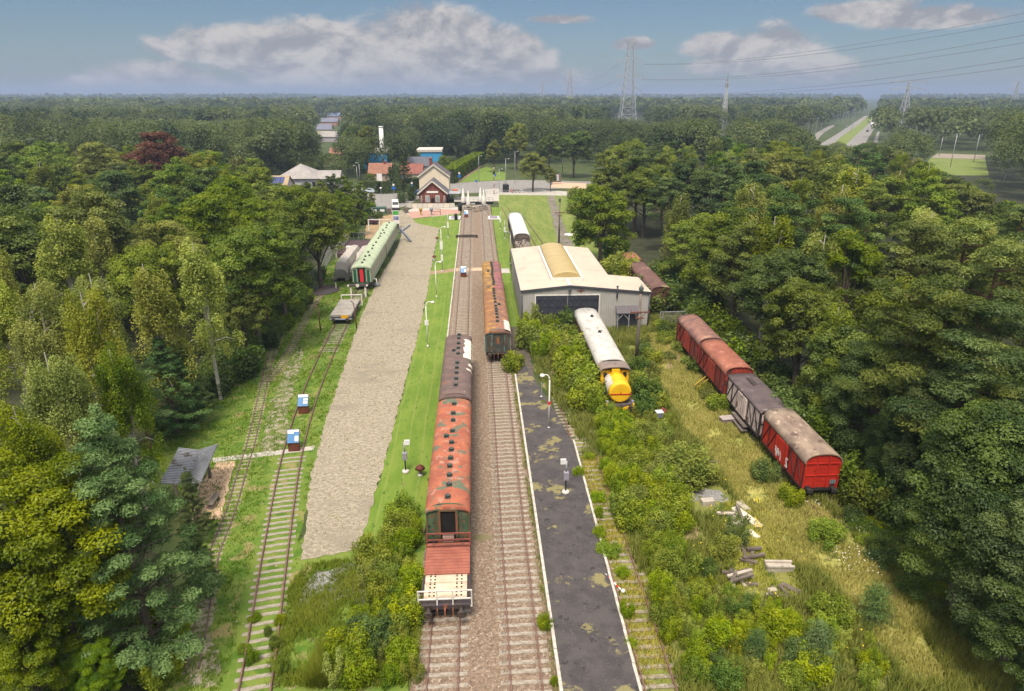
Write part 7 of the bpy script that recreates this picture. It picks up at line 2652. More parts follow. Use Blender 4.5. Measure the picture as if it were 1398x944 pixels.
def scots_mesh(seed, H=16.0, R=3.7, K=60, per=330):
    """Scots pine: flat needle pads at the ends of a few big limbs over a bare trunk"""
    r = np.random.default_rng(seed)
    paths = [([(0, 0, -0.2), (0.15, 0.1, H * 0.4), (-0.1, 0.1, H * 0.7), (0.1, 0, H * 0.96)], [0.24, 0.19, 0.13, 0.04])]
    C, RR = [], []
    nl = 15
    for i in range(nl):
        f = 0.40 + 0.58 * (i + r.random() * 0.8) / nl
        a = i * 2.4 + r.normal(0, 0.4)
        l = R * (0.45 + 0.6 * r.random()) * (1 - max(0, f - 0.72) * 2.3)
        b = np.array([0, 0, H * f])
        tip = b + np.array([math.cos(a) * l, math.sin(a) * l, l * 0.30])
        tip[2] = min(tip[2], H - 0.4)
        paths.append(([tuple(b), tuple((b + tip) / 2 + np.array([0, 0, -0.1])), tuple(tip)], [0.09, 0.06, 0.02]))
        for j in range(K // nl):
            t = 0.45 + 0.6 * r.random()
            c = b + (tip - b) * t + r.normal(0, 0.5, 3) * np.array([1, 1, 0.45])
            s = 0.65 + 0.5 * r.random()
            C.append(c)
            RR.append((s, s, s * 0.50))
    C.append(np.array([0, 0, H * 0.96]))
    RR.append((0.7, 0.7, 0.6))
    P, N, T = clumps(r, np.array(C), np.array(RR), per, r.random(len(C)), up=0.5, jitter=0.6, bottom=0.3)
    return P, N, T, paths

def bush_mesh(seed, H=2.2, R=1.3, K=16, per=150, upright=0.5):
    r = np.random.default_rng(seed)
    C, RR = [], []
    for i in range(K):
        a = r.random() * 2 * PI
        l = R * math.sqrt(r.random()) * 0.85
        hh = H * (1 - 0.55 * (l / R) ** 1.6) * (0.55 + 0.45 * r.random())
        for f in (0.35, 0.7, 0.95):
            C.append((math.cos(a) * l * (0.7 + 0.4 * f), math.sin(a) * l * (0.7 + 0.4 * f), hh * f))
            s = R * (0.34 - 0.13 * f * upright) * (0.8 + 0.4 * r.random())
            RR.append((s, s, s * (1.0 + upright * 0.8)))
    C, RR = np.array(C), np.array(RR)
    RR[:, 2] = np.minimum(RR[:, 2], H * 0.3)
    P, N, T = clumps(r, C, RR, per // 3, np.repeat(r.random(K), 3), up=0.3, jitter=0.6, bottom=0.7)
    P[:, 2] = np.abs(P[:, 2])
    return P, N, T, []

def thin(P, N, T, frac, r):
    k = r.random(len(P)) < frac
    return P[k], N[k], T[k]

# foliage colours (base colours of sunless leaves)
LM = {
    'oak': leaf_mat('oak leaves', (0.06, 0.09, 0.015), (0.185, 0.222, 0.043)),
    'dark': leaf_mat('dark leaves', (0.042, 0.07, 0.02), (0.13, 0.178, 0.052)),
    'bright': leaf_mat('bright leaves', (0.07, 0.118, 0.014), (0.21, 0.265, 0.038)),
    'olive': leaf_mat('olive leaves', (0.096, 0.119, 0.025), (0.243, 0.266, 0.066)),
    'birch': leaf_mat('birch leaves', (0.14, 0.18, 0.034), (0.375, 0.405, 0.11)),
    'pine': leaf_mat('pine needles', (0.045, 0.079, 0.025), (0.153, 0.203, 0.070), trans=0.22),
    'bluepine': leaf_mat('bluish pine needles', (0.058, 0.104, 0.034), (0.195, 0.275, 0.105), trans=0.22),
    'scots': leaf_mat('scots pine needles', (0.06, 0.085, 0.022), (0.185, 0.22, 0.062), trans=0.22),
    'copper': leaf_mat('copper beech leaves', (0.055, 0.026, 0.021), (0.155, 0.073, 0.050), hue=0.01),
    'yellow': leaf_mat('yellowing leaves', (0.088, 0.13, 0.016), (0.235, 0.275, 0.042)),
    'willow': leaf_mat('willow leaves', (0.119, 0.162, 0.027), (0.311, 0.342, 0.077)),
    'lime': leaf_mat('fresh shrub leaves', (0.11, 0.17, 0.013), (0.31, 0.365, 0.042)),
    'bramble': leaf_mat('bramble leaves', (0.059, 0.104, 0.024), (0.168, 0.221, 0.059)),
    'far': leaf_mat('far tree leaves', (0.022, 0.042, 0.017), (0.155, 0.185, 0.070), var=0.0, hue=0.0),
}
PROTO = {}
def proto(kind, mk, size, aspect, bark, lods=((1.0, 1.0), (0.5, 1.42), (0.28, 1.9))):
    P, N, T, paths = mk
    r = np.random.default_rng(7)
    out = []
    tm = limb_mesh(paths, bark) if paths else None
    for frac, up in lods:
        if frac < 1:
            p, n, t = thin(P, N, T, frac, r)
        else:
            p, n, t = P, N, T
        out.append(leaf_mesh('crown', p, n, size * up, aspect, r, LM['oak'], t, link=False))
    PROTO.setdefault(kind, []).append((out, tm))
for s in (1, 2, 3):
    proto('oak', oak_mesh(s, K=135, per=520, rc=(0.6, 1.25)), 0.18, 0.62, m_bark)
for s in (14, 15):
    proto('low', oak_mesh(s, 13.0, 4.2, 0.0, 130, 520, fl=1.0, rc=(0.6, 1.2)), 0.165, 0.62, m_bark)
for s in (4, 5):
    proto('tall', oak_mesh(s, 17.0, 3.6, 0.16, 125, 500, fl=1.0, rc=(0.6, 1.15)), 0.175, 0.62, m_bark)
for s in (1, 2, 3):
    proto('birch', birch_mesh(s, R=2.7, K=95, per=360), 0.135, 0.65, m_birchbark)
for s in (1, 2):
    proto('cone', pine_mesh(s, 14.0, 3.9, True, 16, 260), 0.185, 0.28, m_bark)
for s in (5, 6):
    proto('scots', scots_mesh(s, per=560), 0.21, 0.32, m_pinebark)
for s in (1, 2, 3, 4):
    proto('bush', bush_mesh(s, per=300), 0.135, 0.60, m_bark)
for s in (5, 6, 7):
    proto('shoot', bush_mesh(s, 2.6, 1.1, 13, 300, 1.0), 0.13, 0.45, m_bark)
for s in (8, 9):
    proto('mound', bush_mesh(s, 1.3, 1.6, 22, 260, 0.1), 0.14, 0.7, m_bark)
proto('littlepine', pine_mesh(9, 2.4, 1.0, True, 7, 90), 0.16, 0.22, m_bark)
BASE_H = {'oak': 16.0, 'low': 13.0, 'tall': 17.0, 'birch': 16.0, 'cone': 14.0, 'scots': 16.0, 'bush': 2.2, 'shoot': 2.6, 'mound': 1.3, 'littlepine': 2.4}

CROWN_R = {'oak': 5.2, 'low': 4.9, 'tall': 4.2, 'birch': 3.4, 'cone': 3.9, 'scots': 3.7}
vrng = random.Random(99)
TREES = []
def plant(kind, leaf, x, y, h, wide, label, cat, name, group=None, near=None):
    """a tree of the given height; wide scales its crown sideways"""
    vs_ = PROTO[kind]
    lod, tm = vs_[vrng.randrange(len(vs_))]
    D = math.hypot(x, y)
    me = lod[0 if D < 55 else (1 if D < 110 else 2)]
    s = h / BASE_H[kind]
    rz = vrng.uniform(0, 6.28)
    sc = (s * wide, s * wide * vrng.uniform(0.92, 1.08), s)
    if tm is None:
        o = bpy.data.objects.new(name, me)
        COL.objects.link(o)
        o.location, o.rotation_euler, o.scale = (x, y, 0), (0, 0, rz), sc
        tag(o, label, cat, group)
        o.material_slots[0].link = 'OBJECT'
        o.material_slots[0].material = LM[leaf]
        return o
    root = thing(name, label, cat, (x, y, 0), rz, group)
    root.scale = sc
    o = bpy.data.objects.new('crown', me)
    COL.objects.link(o)
    o.parent = root
    o.material_slots[0].link = 'OBJECT'
    o.material_slots[0].material = LM[leaf]
    t = bpy.data.objects.new('trunk', tm)
    COL.objects.link(t)
    t.parent = root
    TREES.append((x, y))
    return root

for (nm, lab, pts, h, w, sd_, n, s) in HEDGES:
    leaf_hedge(nm, lab, pts, h, w, LM['dark'] if sd_ == 11 else LM['bright'], sd_, n, s)

# --- trees that can be told apart: crown top in the photo, height, species
NAMES = {'oak': 'broadleaf_tree', 'low': 'broadleaf_tree', 'tall': 'broadleaf_tree', 'birch': 'birch_tree', 'cone': 'pine_tree', 'scots': 'pine_tree'}
HERO = [   # px, py of the top, height, kind, leaf, width factor, label
    (130, 562, 14.0, 'cone', 'bluepine', 0.92, 'big bluish young pine with branches to the ground, in front of the shelter'),
    (252, 640, 5.4, 'cone', 'pine', 0.75, 'small dark pine between the big bluish pine and the shelter roof'),
    (262, 715, 5.0, 'cone', 'pine', 0.72, 'low dark pine right of the big bluish pine, by the narrow track'),
    (24, 612, 13.0, 'tall', 'yellow', 1.05, 'yellowing broadleaf tree at the left edge, left of the big bluish pine'),
    (8, 700, 10.0, 'oak', 'oak', 0.85, 'green broadleaf tree at the left edge, below the yellowing one'),
    (15, 830, 6.5, 'oak', 'bright', 0.9, 'fresh green broadleaf tree in the bottom left corner'),
    (120, 880, 4.0, 'oak', 'bright', 1.0, 'low bright green tree in front of the big bluish pine'),
    (75, 290, 16.5, 'birch', 'birch', 1.02, 'tall pale birch with white stems, farthest left of the birches'),
    (40, 380, 15.5, 'birch', 'birch', 0.98, 'pale birch at the left edge in front of the tall one'),
    (110, 390, 15.0, 'birch', 'birch', 0.94, 'pale birch below the tall left one'),
    (196, 352, 15.0, 'birch', 'birch', 0.94, 'rounded pale birch with a forked white stem, left of the free standing one'),
    (265, 324, 15.3, 'birch', 'birch', 1.02, 'free standing pale birch with long white stems at the edge of the grass'),
    (60, 470, 14.0, 'birch', 'birch', 0.94, 'yellowish birch at the left, above the yellowing tree'),
    (150, 470, 13.0, 'birch', 'yellow', 0.90, 'yellow green birch between two bluish pines'),
    (20, 545, 12.5, 'birch', 'yellow', 0.98, 'yellow brown birch at the left edge above the yellowing tree'),
    (215, 455, 9.0, 'cone', 'bluepine', 1.1, 'bluish pine below the free standing birch'),
    (178, 490, 8.6, 'scots', 'bluepine', 1.0, 'blue green pine left of the other bluish pine in the left wood'),
    (245, 470, 7.4, 'cone', 'pine', 1.0, 'dark pine at the edge of the grass, right of the bluish ones'),
    (116, 570, 8.4, 'scots', 'bluepine', 0.9, 'pale blue green pine top behind the big bluish pine'),
    (330, 298, 15.0, 'oak', 'bright', 1.0, 'bright green broadleaf tree right of the free standing birch'),
    (280, 262, 15.5, 'oak', 'bright', 1.15, 'bright green broad tree behind the free standing birch'),
    (372, 288, 14.0, 'tall', 'oak', 1.1, 'dark green tree at the edge of the left grass, left of the turntable'),
    (395, 255, 15.0, 'oak', 'bright', 1.05, 'bright green tree above the turntable'),
    (425, 262, 14.0, 'oak', 'oak', 1.1, 'deep green tree right above the wire fence'),
    (352, 332, 11.0, 'scots', 'pine', 0.95, 'pine with a brownish crown left of the turntable'),
    (318, 368, 10.4, 'oak', 'oak', 0.9, 'rounded green tree beside the free standing birch'),
    (212, 180, 19.0, 'oak', 'copper', 1.25, 'large brown red copper beech in the left wood'),
    (52, 194, 17.0, 'oak', 'bright', 1.30, 'large domed bright green tree at the far left'),
    (130, 193, 17.0, 'oak', 'olive', 1.25, 'olive green domed tree left of the copper beech'),
    (265, 205, 16.0, 'oak', 'olive', 1.0, 'olive tree with a bare trunk right of the copper beech'),
    (492, 248, -152.0, 'tall', 'oak', 0.9, 'green tree standing over the parked purple car'),
    (470, 240, -150.0, 'tall', 'oak', 0.95, 'green tree left of the parked purple car'),
    (550, 213, -203.0, 'cone', 'dark', 1.05, 'tall dark conifer in front of the red roofed house'),
    (532, 226, -201.0, 'cone', 'dark', 1.0, 'lower dark conifer left of the tall one'),
    (498, 172, -262.0, 'tall', 'olive', 1.0, 'tall greyish green tree behind the small brick cottage'),
    (480, 168, -270.0, 'oak', 'dark', 0.9, 'tall dark tree right of the gap with the far houses'),
    (537, 188, -268.0, 'tall', 'olive', 0.8, 'brownish thin tree behind the tall dark conifer'),
    (566, 204, -262.0, 'oak', 'olive', 1.0, 'broad olive tree left of the far blue hall'),
    (526, 192, -300.0, 'tall', 'yellow', 0.7, 'yellow green tree right of the white chimney'),
    (604, 212, -238.0, 'oak', 'bright', 1.0, 'low green tree behind the roof of the station house'),
    (436, 226, -236.0, 'low', 'dark', 1.0, 'dark tree right behind the wing of the grey villa'),
    (474, 208, -262.0, 'oak', 'dark', 1.0, 'dark rounded tree left of the small brick cottage'),
    (490, 218, -232.0, 'low', 'dark', 1.0, 'dark tree right behind the clipped hedge, left of the brick cottage'),
    (506, 236, -212.0, 'low', 'oak', 1.0, 'low green tree beside the small brick cottage'),
    (540, 228, -222.0, 'low', 'dark', 1.0, 'low dark tree between the cottage and the red roofed house'),
    (552, 206, -250.0, 'oak', 'olive', 1.0, 'olive tree behind the red roofed house'),
    (612, 214, -262.0, 'low', 'oak', 1.1, 'green tree behind the tall ragged hedge'),
    (630, 196, -300.0, 'oak', 'dark', 1.1, 'dark oak at the upper end of the cycle path'),
    (600, 190, -300.0, 'oak', 'dark', 1.1, 'dark oak behind the far blue hall with the flat roof'),
    (350, 222, -205.0, 'low', 'olive', 1.0, 'olive tree left of the solar panels'),
    (395, 208, -250.0, 'low', 'dark', 1.0, 'dark tree behind the pyramid roof of the grey villa'),
    (452, 236, -172.0, 'tall', 'dark', 1.0, 'dark green tree right of the grey villa'),
    (438, 246, -160.0, 'oak', 'oak', 0.9, 'green tree in front of the wing of the grey villa'),
    (458, 262, -128.0, 'oak', 'bright', 1.0, 'bright green tree left of the plank terrace'),
    (507, 262, -172.0, 'tall', 'olive', 0.9, 'olive tree at the road, behind the dark green container'),
    (482, 262, -136.0, 'tall', 'oak', 0.9, 'green tree behind the plank terrace'),
    (400, 252, -160.0, 'oak', 'bright', 1.0, 'bright green tree in front of the grey villa'),
    (728, 207, -201.0, 'oak', 'olive', 1.25, 'round olive tree on two trunks at the end of the mown meadow'),
    (752, 228, -201.0, 'oak', 'olive', 0.95, 'smaller olive tree leaning against the round one on the meadow'),
    (705, 168, -262.0, 'oak', 'olive', 1.0, 'pale olive willow behind the round meadow tree'),
    (674, 190, -255.0, 'tall', 'olive', 1.0, 'pale olive tree at the cycle path, left of the willow'),
    (785, 176, -236.0, 'oak', 'dark', 1.15, 'dark oak above the meadow path'),
    (750, 182, -245.0, 'oak', 'dark', 1.1, 'dark oak right behind the round meadow tree'),
    (835, 205, 16.0, 'tall', 'olive', 1.2, 'brownish tree at the left edge of the right wood'),
    (862, 186, 17.0, 'oak', 'bright', 1.0, 'yellow green tree top at the left of the right wood'),
    (824, 250, 13.5, 'low', 'oak', 1.1, 'dark green tree at the corner of the mown meadow'),
    (838, 285, 12.5, 'low', 'bright', 1.1, 'fresh green tree at the edge of the mown meadow'),
    (870, 262, 14.0, 'birch', 'olive', 1.07, 'grey green birch at the edge of the right wood, above the shed'),
    (905, 285, 14.0, 'low', 'oak', 1.05, 'green tree behind the rusty brown wagon'),
    (1028, 248, 16.0, 'birch', 'birch', 1.31, 'large yellowish birch in the middle of the right wood'),
    (1062, 290, 15.0, 'birch', 'yellow', 1.15, 'yellow green birch in front of the large yellowish one'),
    (1170, 226, 16.5, 'birch', 'birch', 1.56, 'broad pale birch on white stems in the upper right wood'),
    (1125, 315, 14.5, 'birch', 'birch', 1.07, 'drooping pale birch left of the fresh oak'),
    (1172, 308, 15.0, 'tall', 'bright', 1.1, 'fresh green oak in the middle of the right wood'),
    (1255, 305, 16.0, 'scots', 'scots', 1.2, 'broad pine in the right wood'),
    (1325, 300, 16.0, 'scots', 'scots', 1.3, 'broad pine at the right, beside the yellowish trees'),
    (1370, 330, 15.5, 'scots', 'scots', 1.1, 'pine at the right edge'),
    (1290, 395, 15.5, 'scots', 'scots', 1.15, 'pine on bare orange stems in the right wood'),
    (1345, 410, 15.5, 'scots', 'pine', 1.15, 'dark pine on bare stems at the right edge'),
    (1235, 380, 15.5, 'scots', 'scots', 1.0, 'pine behind the bare orange stems'),
    (1205, 455, 11.0, 'low', 'dark', 0.9, 'dark green tree behind the nearest red wagon'),
    (1262, 500, 11.0, 'low', 'dark', 0.85, 'dark green tree right of the nearest red wagon'),
    (1312, 575, 11.5, 'low', 'dark', 0.9, 'large dark green tree at the lower right edge of the grass'),
    (1375, 560, 12.0, 'low', 'dark', 1.0, 'dark green tree at the right edge, behind the large one'),
    (1385, 690, 9.5, 'low', 'dark', 0.95, 'dark green tree in the lower right corner'),
    (1222, 545, 8.0, 'low', 'dark', 0.8, 'low dark tree touching the nearest red wagon'),
    (1135, 470, 8.6, 'low', 'oak', 1.1, 'green tree leaning over the flat roofed wagon'),
    (1350, 655, 8.5, 'low', 'dark', 1.0, 'rounded dark tree in front of the large dark green tree, lower right'),
    (1390, 790, 7.0, 'low', 'dark', 1.0, 'low dark tree in the bottom right corner'),
    (1090, 445, 10.0, 'low', 'oak', 1.0, 'green tree behind the flat roofed wagon'),
    (1050, 415, 11.5, 'birch', 'olive', 0.98, 'grey green birch behind the faded red wagon'),
    (1000, 375, 12.0, 'oak', 'oak', 1.0, 'green tree behind the farthest red wagon'),
    (965, 330, 13.5, 'oak', 'dark', 1.1, 'dark tree left above the row of red wagons'),
    (940, 300, 14.0, 'tall', 'oak', 1.1, 'tall dark green tree above the shed porch'),
]
for (px, py, h, kind, lf, wd, lab) in HERO:
    if h < 0:       # given by its distance
        x, y, h = AT(px, py, -h)
    else:
        x, y = G(px, py, h)
    if 15 < x < 60 and y < 98:      # the row of goods wagons stays clear of the crowns
        x = max(x, (26.6 if y > 37 else 23.4) + CROWN_R[kind] * h / BASE_H[kind] * wd * 0.68)
    plant(kind, lf, x, y, h, wd, lab, 'tree', NAMES[kind])

# young maidens of the left grass edge etc. are shrubs (below); now the woods between
def limit_near(px):
    xs = [-200, 10, 120, 300, 345, 356, 440, 470, 520, 640, 760, 800, 850, 950, 1050, 1100, 1210, 1250, 1300, 1390, 1700]
    ys = [188, 190, 190, 205, 215, 247, 250, 262, 280, 290, 262, 205, 196, 186, 186, 196, 199, 210, 240, 276, 300]
    return float(np.interp(px, xs, ys))

def far_ok(px, y):
    return True

rt_ = random.Random(31)
cells = {}
def free(x, y, d):
    for (a, b) in TREES:
        if (a - x) ** 2 + (b - y) ** 2 < d * d:
            return False
    return True

def fill(poly, n, spacing, chooser, labeler, maxd=235, tries=9000):
    xs = [p[0] for p in poly]
    ys = [p[1] for p in poly]
    made = 0
    for _ in range(tries):
        if made >= n:
            break
        x, y = rt_.uniform(min(xs), max(xs)), rt_.uniform(min(ys), max(ys))
        D = math.hypot(x, y)
        if D > maxd or not inpoly([x], [y], poly)[0]:
            continue
        px, py0 = PJ(x, y, 10)
        if px < -160 or px > 1600 or py0 > 1250:
            continue
        dd = spacing * (0.8 + D / 260)
        o = 3.4 if x < 0 else -4.2
        if not (inpoly([x + o, x, x], [y, y - 3, y + 3], poly).all()):
            continue
        if not free(x, y, dd):
            continue
        kind, lf, h, wd = chooser(x, y, px)
        lim = limit_near(px)
        z = h
        ok = True
        while PJ(x, y, z)[1] < lim and z > 6:
            z -= 0.5
        if z <= 6.5:
            continue
        lab, grp = labeler(x, y, px, kind, lf)
        plant(kind, lf, x, y, z, wd * (h / z) ** 0.4, lab, 'tree', NAMES[kind], grp)
        made += 1
    return made

LEAFWORD = {'oak': 'green', 'dark': 'dark green', 'bright': 'bright green', 'olive': 'olive green', 'birch': 'pale yellowish', 'yellow': 'yellow green', 'pine': 'dark', 'bluepine': 'bluish', 'scots': 'grey green'}
KINDWORD = {'oak': 'broadleaf tree', 'low': 'broadleaf tree', 'tall': 'broadleaf tree', 'birch': 'birch', 'cone': 'young pine', 'scots': 'pine'}
def lab_left(x, y, px, kind, lf):
    d = math.hypot(x, y)
    zone = 'in the lower left of the left wood' if d < 55 else ('in the middle of the left wood' if d < 110 else 'in the far part of the left wood')
    t = '%s %s %s' % (LEAFWORD[lf], KINDWORD[kind], zone)
    return t, t.replace('tree', 'trees').replace('birch', 'birches').replace('pine', 'pines')
def lab_right(x, y, px, kind, lf):
    d = math.hypot(x, y)
    zone = 'behind the red wagons in the right wood' if d < 90 else ('in the middle of the right wood' if d < 145 else 'in the far part of the right wood')
    t = '%s %s %s' % (LEAFWORD[lf], KINDWORD[kind], zone)
    return t, t.replace('tree', 'trees').replace('birch', 'birches').replace('pine', 'pines')

def choose_left(x, y, px):
    d = math.hypot(x, y)
    u = rt_.random()
    if d < 85 and x < -30:
        if u < 0.5:
            return 'birch', rt_.choice(['birch', 'birch', 'yellow']), rt_.uniform(12, 15), rt_.uniform(0.9, 1.15)
        if u < 0.75:
            return rt_.choice(['cone', 'scots']), rt_.choice(['bluepine', 'pine']), rt_.uniform(10, 13), 1.0
        return 'oak', rt_.choice(['oak', 'olive']), rt_.uniform(10, 14), 1.0
    if u < 0.75:
        return rt_.choice(['oak', 'low', 'low', 'tall']), rt_.choice(['bright', 'oak', 'oak', 'dark', 'olive']), rt_.uniform(12, 16.5), rt_.uniform(0.95, 1.25)
    if u < 0.9:
        return 'birch', 'olive', rt_.uniform(12, 15), 1.3
    return 'scots', 'pine', rt_.uniform(12, 15), 1.05
def choose_right(x, y, px):
    d = math.hypot(x, y)
    u = rt_.random()
    if d < 75:
        return 'low', rt_.choice(['dark', 'dark', 'oak']), rt_.uniform(9, 13), rt_.uniform(1.0, 1.2)
    if px > 1180 and d < 120:
        if u < 0.7:
            return 'scots', rt_.choice(['scots', 'scots', 'pine']), rt_.uniform(14, 17), rt_.uniform(1.0, 1.25)
        return 'birch', 'birch', rt_.uniform(13, 16), 1.4
    if u < 0.42:
        return rt_.choice(['oak', 'low', 'low', 'tall']), rt_.choice(['oak', 'dark', 'olive', 'bright']), rt_.uniform(13, 17), rt_.uniform(1.0, 1.25)
    if u < 0.72:
        return 'birch', rt_.choice(['birch', 'olive', 'yellow']), rt_.uniform(13, 16.5), rt_.uniform(1.05, 1.3)
    return 'scots', rt_.choice(['scots', 'pine']), rt_.uniform(13, 16.5), rt_.uniform(1.0, 1.2)

lw = [(p[0] - 1.5, p[1]) for p in left_wood_poly]
rw = [(p[0] + 1.5, p[1]) for p in right_wood_poly]
n1 = fill(lw, 112, 5.4, choose_left, lab_left)
n2 = fill(rw, 116, 5.0, choose_right, lab_right)
print('TREES', len(TREES), n1, n2)
# --- the woods beyond: too many to count, one object per stretch
def far_trees(name, label, pts, leaf, per, seed, m_, core=True):
    """pts: (x, y, height, radius, tone)"""
    r = np.random.default_rng(seed)
    A = np.array(pts)
    n = len(A)
    idx = np.repeat(np.arange(n), per)
    N_ = n * per
    K = 14
    cd = unit(r, n * K).reshape(n, K, 3)
    cd[:, :, 2] = np.abs(cd[:, :, 2]) * 0.9 - 0.25
    which = r.integers(0, K, N_)
    c = cd[idx, which]
    d = unit(r, N_)
    d[:, 2] = np.where((d[:, 2] < 0) & (r.random(N_) < 0.6), -d[:, 2], d[:, 2])
    H, R = A[idx, 2], A[idx, 3]
    P = np.empty((N_, 3))
    rad = 0.34 * (0.7 + 0.45 * r.random(N_))
    P[:, 0] = A[idx, 0] + R * (c[:, 0] * 0.68 + d[:, 0] * rad)
    P[:, 1] = A[idx, 1] + R * (c[:, 1] * 0.68 + d[:, 1] * rad)
    P[:, 2] = H * 0.51 + H * 0.49 * (c[:, 2] * 0.66 + d[:, 2] * rad)
    P[:, 2] = np.minimum(P[:, 2], H)
    N = d * 0.9 + r.normal(0, 0.32, P.shape) + np.array([0, 0, 0.3])
    ct = r.random((n, K))
    T = np.clip(A[idx, 4] * 0.7 + ct[idx, which] * 0.3 + r.normal(0, 0.10, N_), 0, 1)
    s = np.asarray(leaf) * (R / 5.5)
    o = leaf_mesh(name, P, N, s, 0.75, r, m_, T)
    o['kind'] = 'stuff'
    o['label'] = label
    return o

rf = random.Random(77)
CLEAR = [(-44, 213, 20), (-58, 195, 11)] + [(*G(*p), r_) for p, r_ in (((521, 248), 10), ((563, 246), 11), ((573, 238), 10), ((512, 229), 11), ((598, 230), 14), ((590, 230), 12),
         ((448, 184), 14), ((452, 173), 16), ((456, 166), 18), ((450, 193), 15), ((470, 196), 9), ((459, 225), 10))]
def hw_gap(x, y):
    """the motorway's strip stays clear"""
    px, py = PJ(x, y, 0)
    c = np.interp(py, [155, 160, 172, 186, 203], [1188, 1186, 1172, 1151, 1128])
    w = np.interp(py, [155, 160, 172, 186, 203], [16, 20, 30, 44, 62])
    return abs(px - c) < w and py < 215

FAR_X = [-300, 0, 60, 130, 200, 300, 340, 400, 420, 430, 468, 478, 520, 600, 690, 760, 830, 880, 950, 1050, 1088, 1100, 1205, 1222, 1260, 1300, 1345, 1390, 1700]
FAR_Y = [134, 136, 138, 150, 152, 158, 152, 150, 158, 194, 194, 162, 146, 138, 142, 150, 158, 162, 150, 152, 164, 190, 190, 168, 178, 150, 140, 136, 136]
def far_limit(px, D):
    l = float(np.interp(px, FAR_X, FAR_Y))
    if D < 290 and 1225 < px < 1360:
        l = max(l, 236)
    if D < 285 and 600 <= px < 815:
        l = max(l, 236)
    if D < 310 and (502 < px < 526 or 572 < px < 596):
        l = max(l, 234)
    elif D < 310 and 476 <= px < 600:
        l = max(l, 172)
    if D < 235 and 352 < px < 445:
        l = max(l, 250)
    if 968 < px < 1004 and D < 450:
        l = max(l, 184)
    if 1220 < px < 1242 and D < 620:
        l = max(l, 166)
    if D > (475 if 1090 < px < 1215 else 430) and not (825 < px < 885 and D < 800) and not (968 < px < 1004 and D < 450) and not (1220 < px < 1242 and D < 620):
        l = 138 if D < 900 else (130.5 if D < 2500 else 126)
    if 426 < px < 475 and D < 760:
        l = max(l, 203 if D < 420 else 176)
    return l

def scatter_far(d0, d1, spacing, hmin, hmax):
    out = []
    a0, a1 = -0.72, 0.80
    D = d0
    while D < d1:
        st = spacing * (D / d0) ** 0.5
        na = int((a1 - a0) * D / st)
        for k in range(na):
            a = a0 + (a1 - a0) * (k + rf.random()) / na
            dd = D + rf.uniform(-0.5, 0.5) * st
            x, y = math.sin(a) * dd, math.cos(a) * dd
            if inpoly([x], [y], left_wood_poly)[0] and dd < 228 or inpoly([x], [y], right_wood_poly)[0] and dd < 228:
                continue
            px, py0 = PJ(x, y, 0)
            if px < -80 or px > 1480:
                continue
            if hw_gap(x, y):
                continue
            if inpoly([px], [py0], [(420, 300), (440, 262), (482, 250), (505, 246), (600, 238), (664, 221), (700, 244), (820, 244), (830, 262), (800, 300)])[0]:
                continue
            if inpoly([px], [py0], [(1262, 245), (1262, 206), (1350, 206), (1350, 245)])[0]:
                continue
            if any((x - a_) ** 2 + (y - b_) ** 2 < c_ * c_ for a_, b_, c_ in CLEAR):
                continue
            nz = math.sin(x / 47 + 1.3) * math.sin(y / 61 + x / 150) + 0.6 * math.sin(x / 19 + y / 23)
            h = rf.uniform(hmin, hmax) * (1 + 0.14 * nz) * (1 + (0.3 * math.sin(x / 310 + 1) * math.sin(x / 127) if dd > 1500 else 0))
            lim = far_limit(px, dd)
            while PJ(x, y, h)[1] < lim + rf.uniform(-1, 2) and h > 5:
                h -= 0.7
            if h <= 5.5:
                continue
            R = min(h * 0.46, rf.uniform(5.0, 10.5)) * (1 if D < 900 else 1.6)
            out.append((x, y, h, R, min(1, max(0, 0.5 + 0.3 * nz + rf.uniform(-0.45, 0.45)))))
        D += st * 0.9
    return out

fa = scatter_far(225, 430, 11.0, 15, 28)
fa += [p for p in scatter_far(228, 350, 6.5, 5.6, 10) if 330 < PJ(*p[:2], 0)[0] < 700]
fb = scatter_far(430, 1000, 13.0, 15, 29)
fc = scatter_far(1000, 3000, 25.0, 18, 25) + scatter_far(3000, 4600, 46.0, 22, 36)
print('FAR', len(fa), len(fb), len(fc))
mx_ = LM['far']
# a line of the nearer far trees keep to darker and lighter kinds
far_trees('far_woodland', 'dense mixed wood beyond the village and the meadow', [p for p in fa], 0.46, 2100, 1, mx_)
far_trees('far_woodland', 'continuous wood in the middle distance below the pylons', fb, 1.0, 330, 2, mx_)
far_trees('far_woodland', 'hazy wood stretching to the horizon', fc, 4.2, 36, 3, mx_)

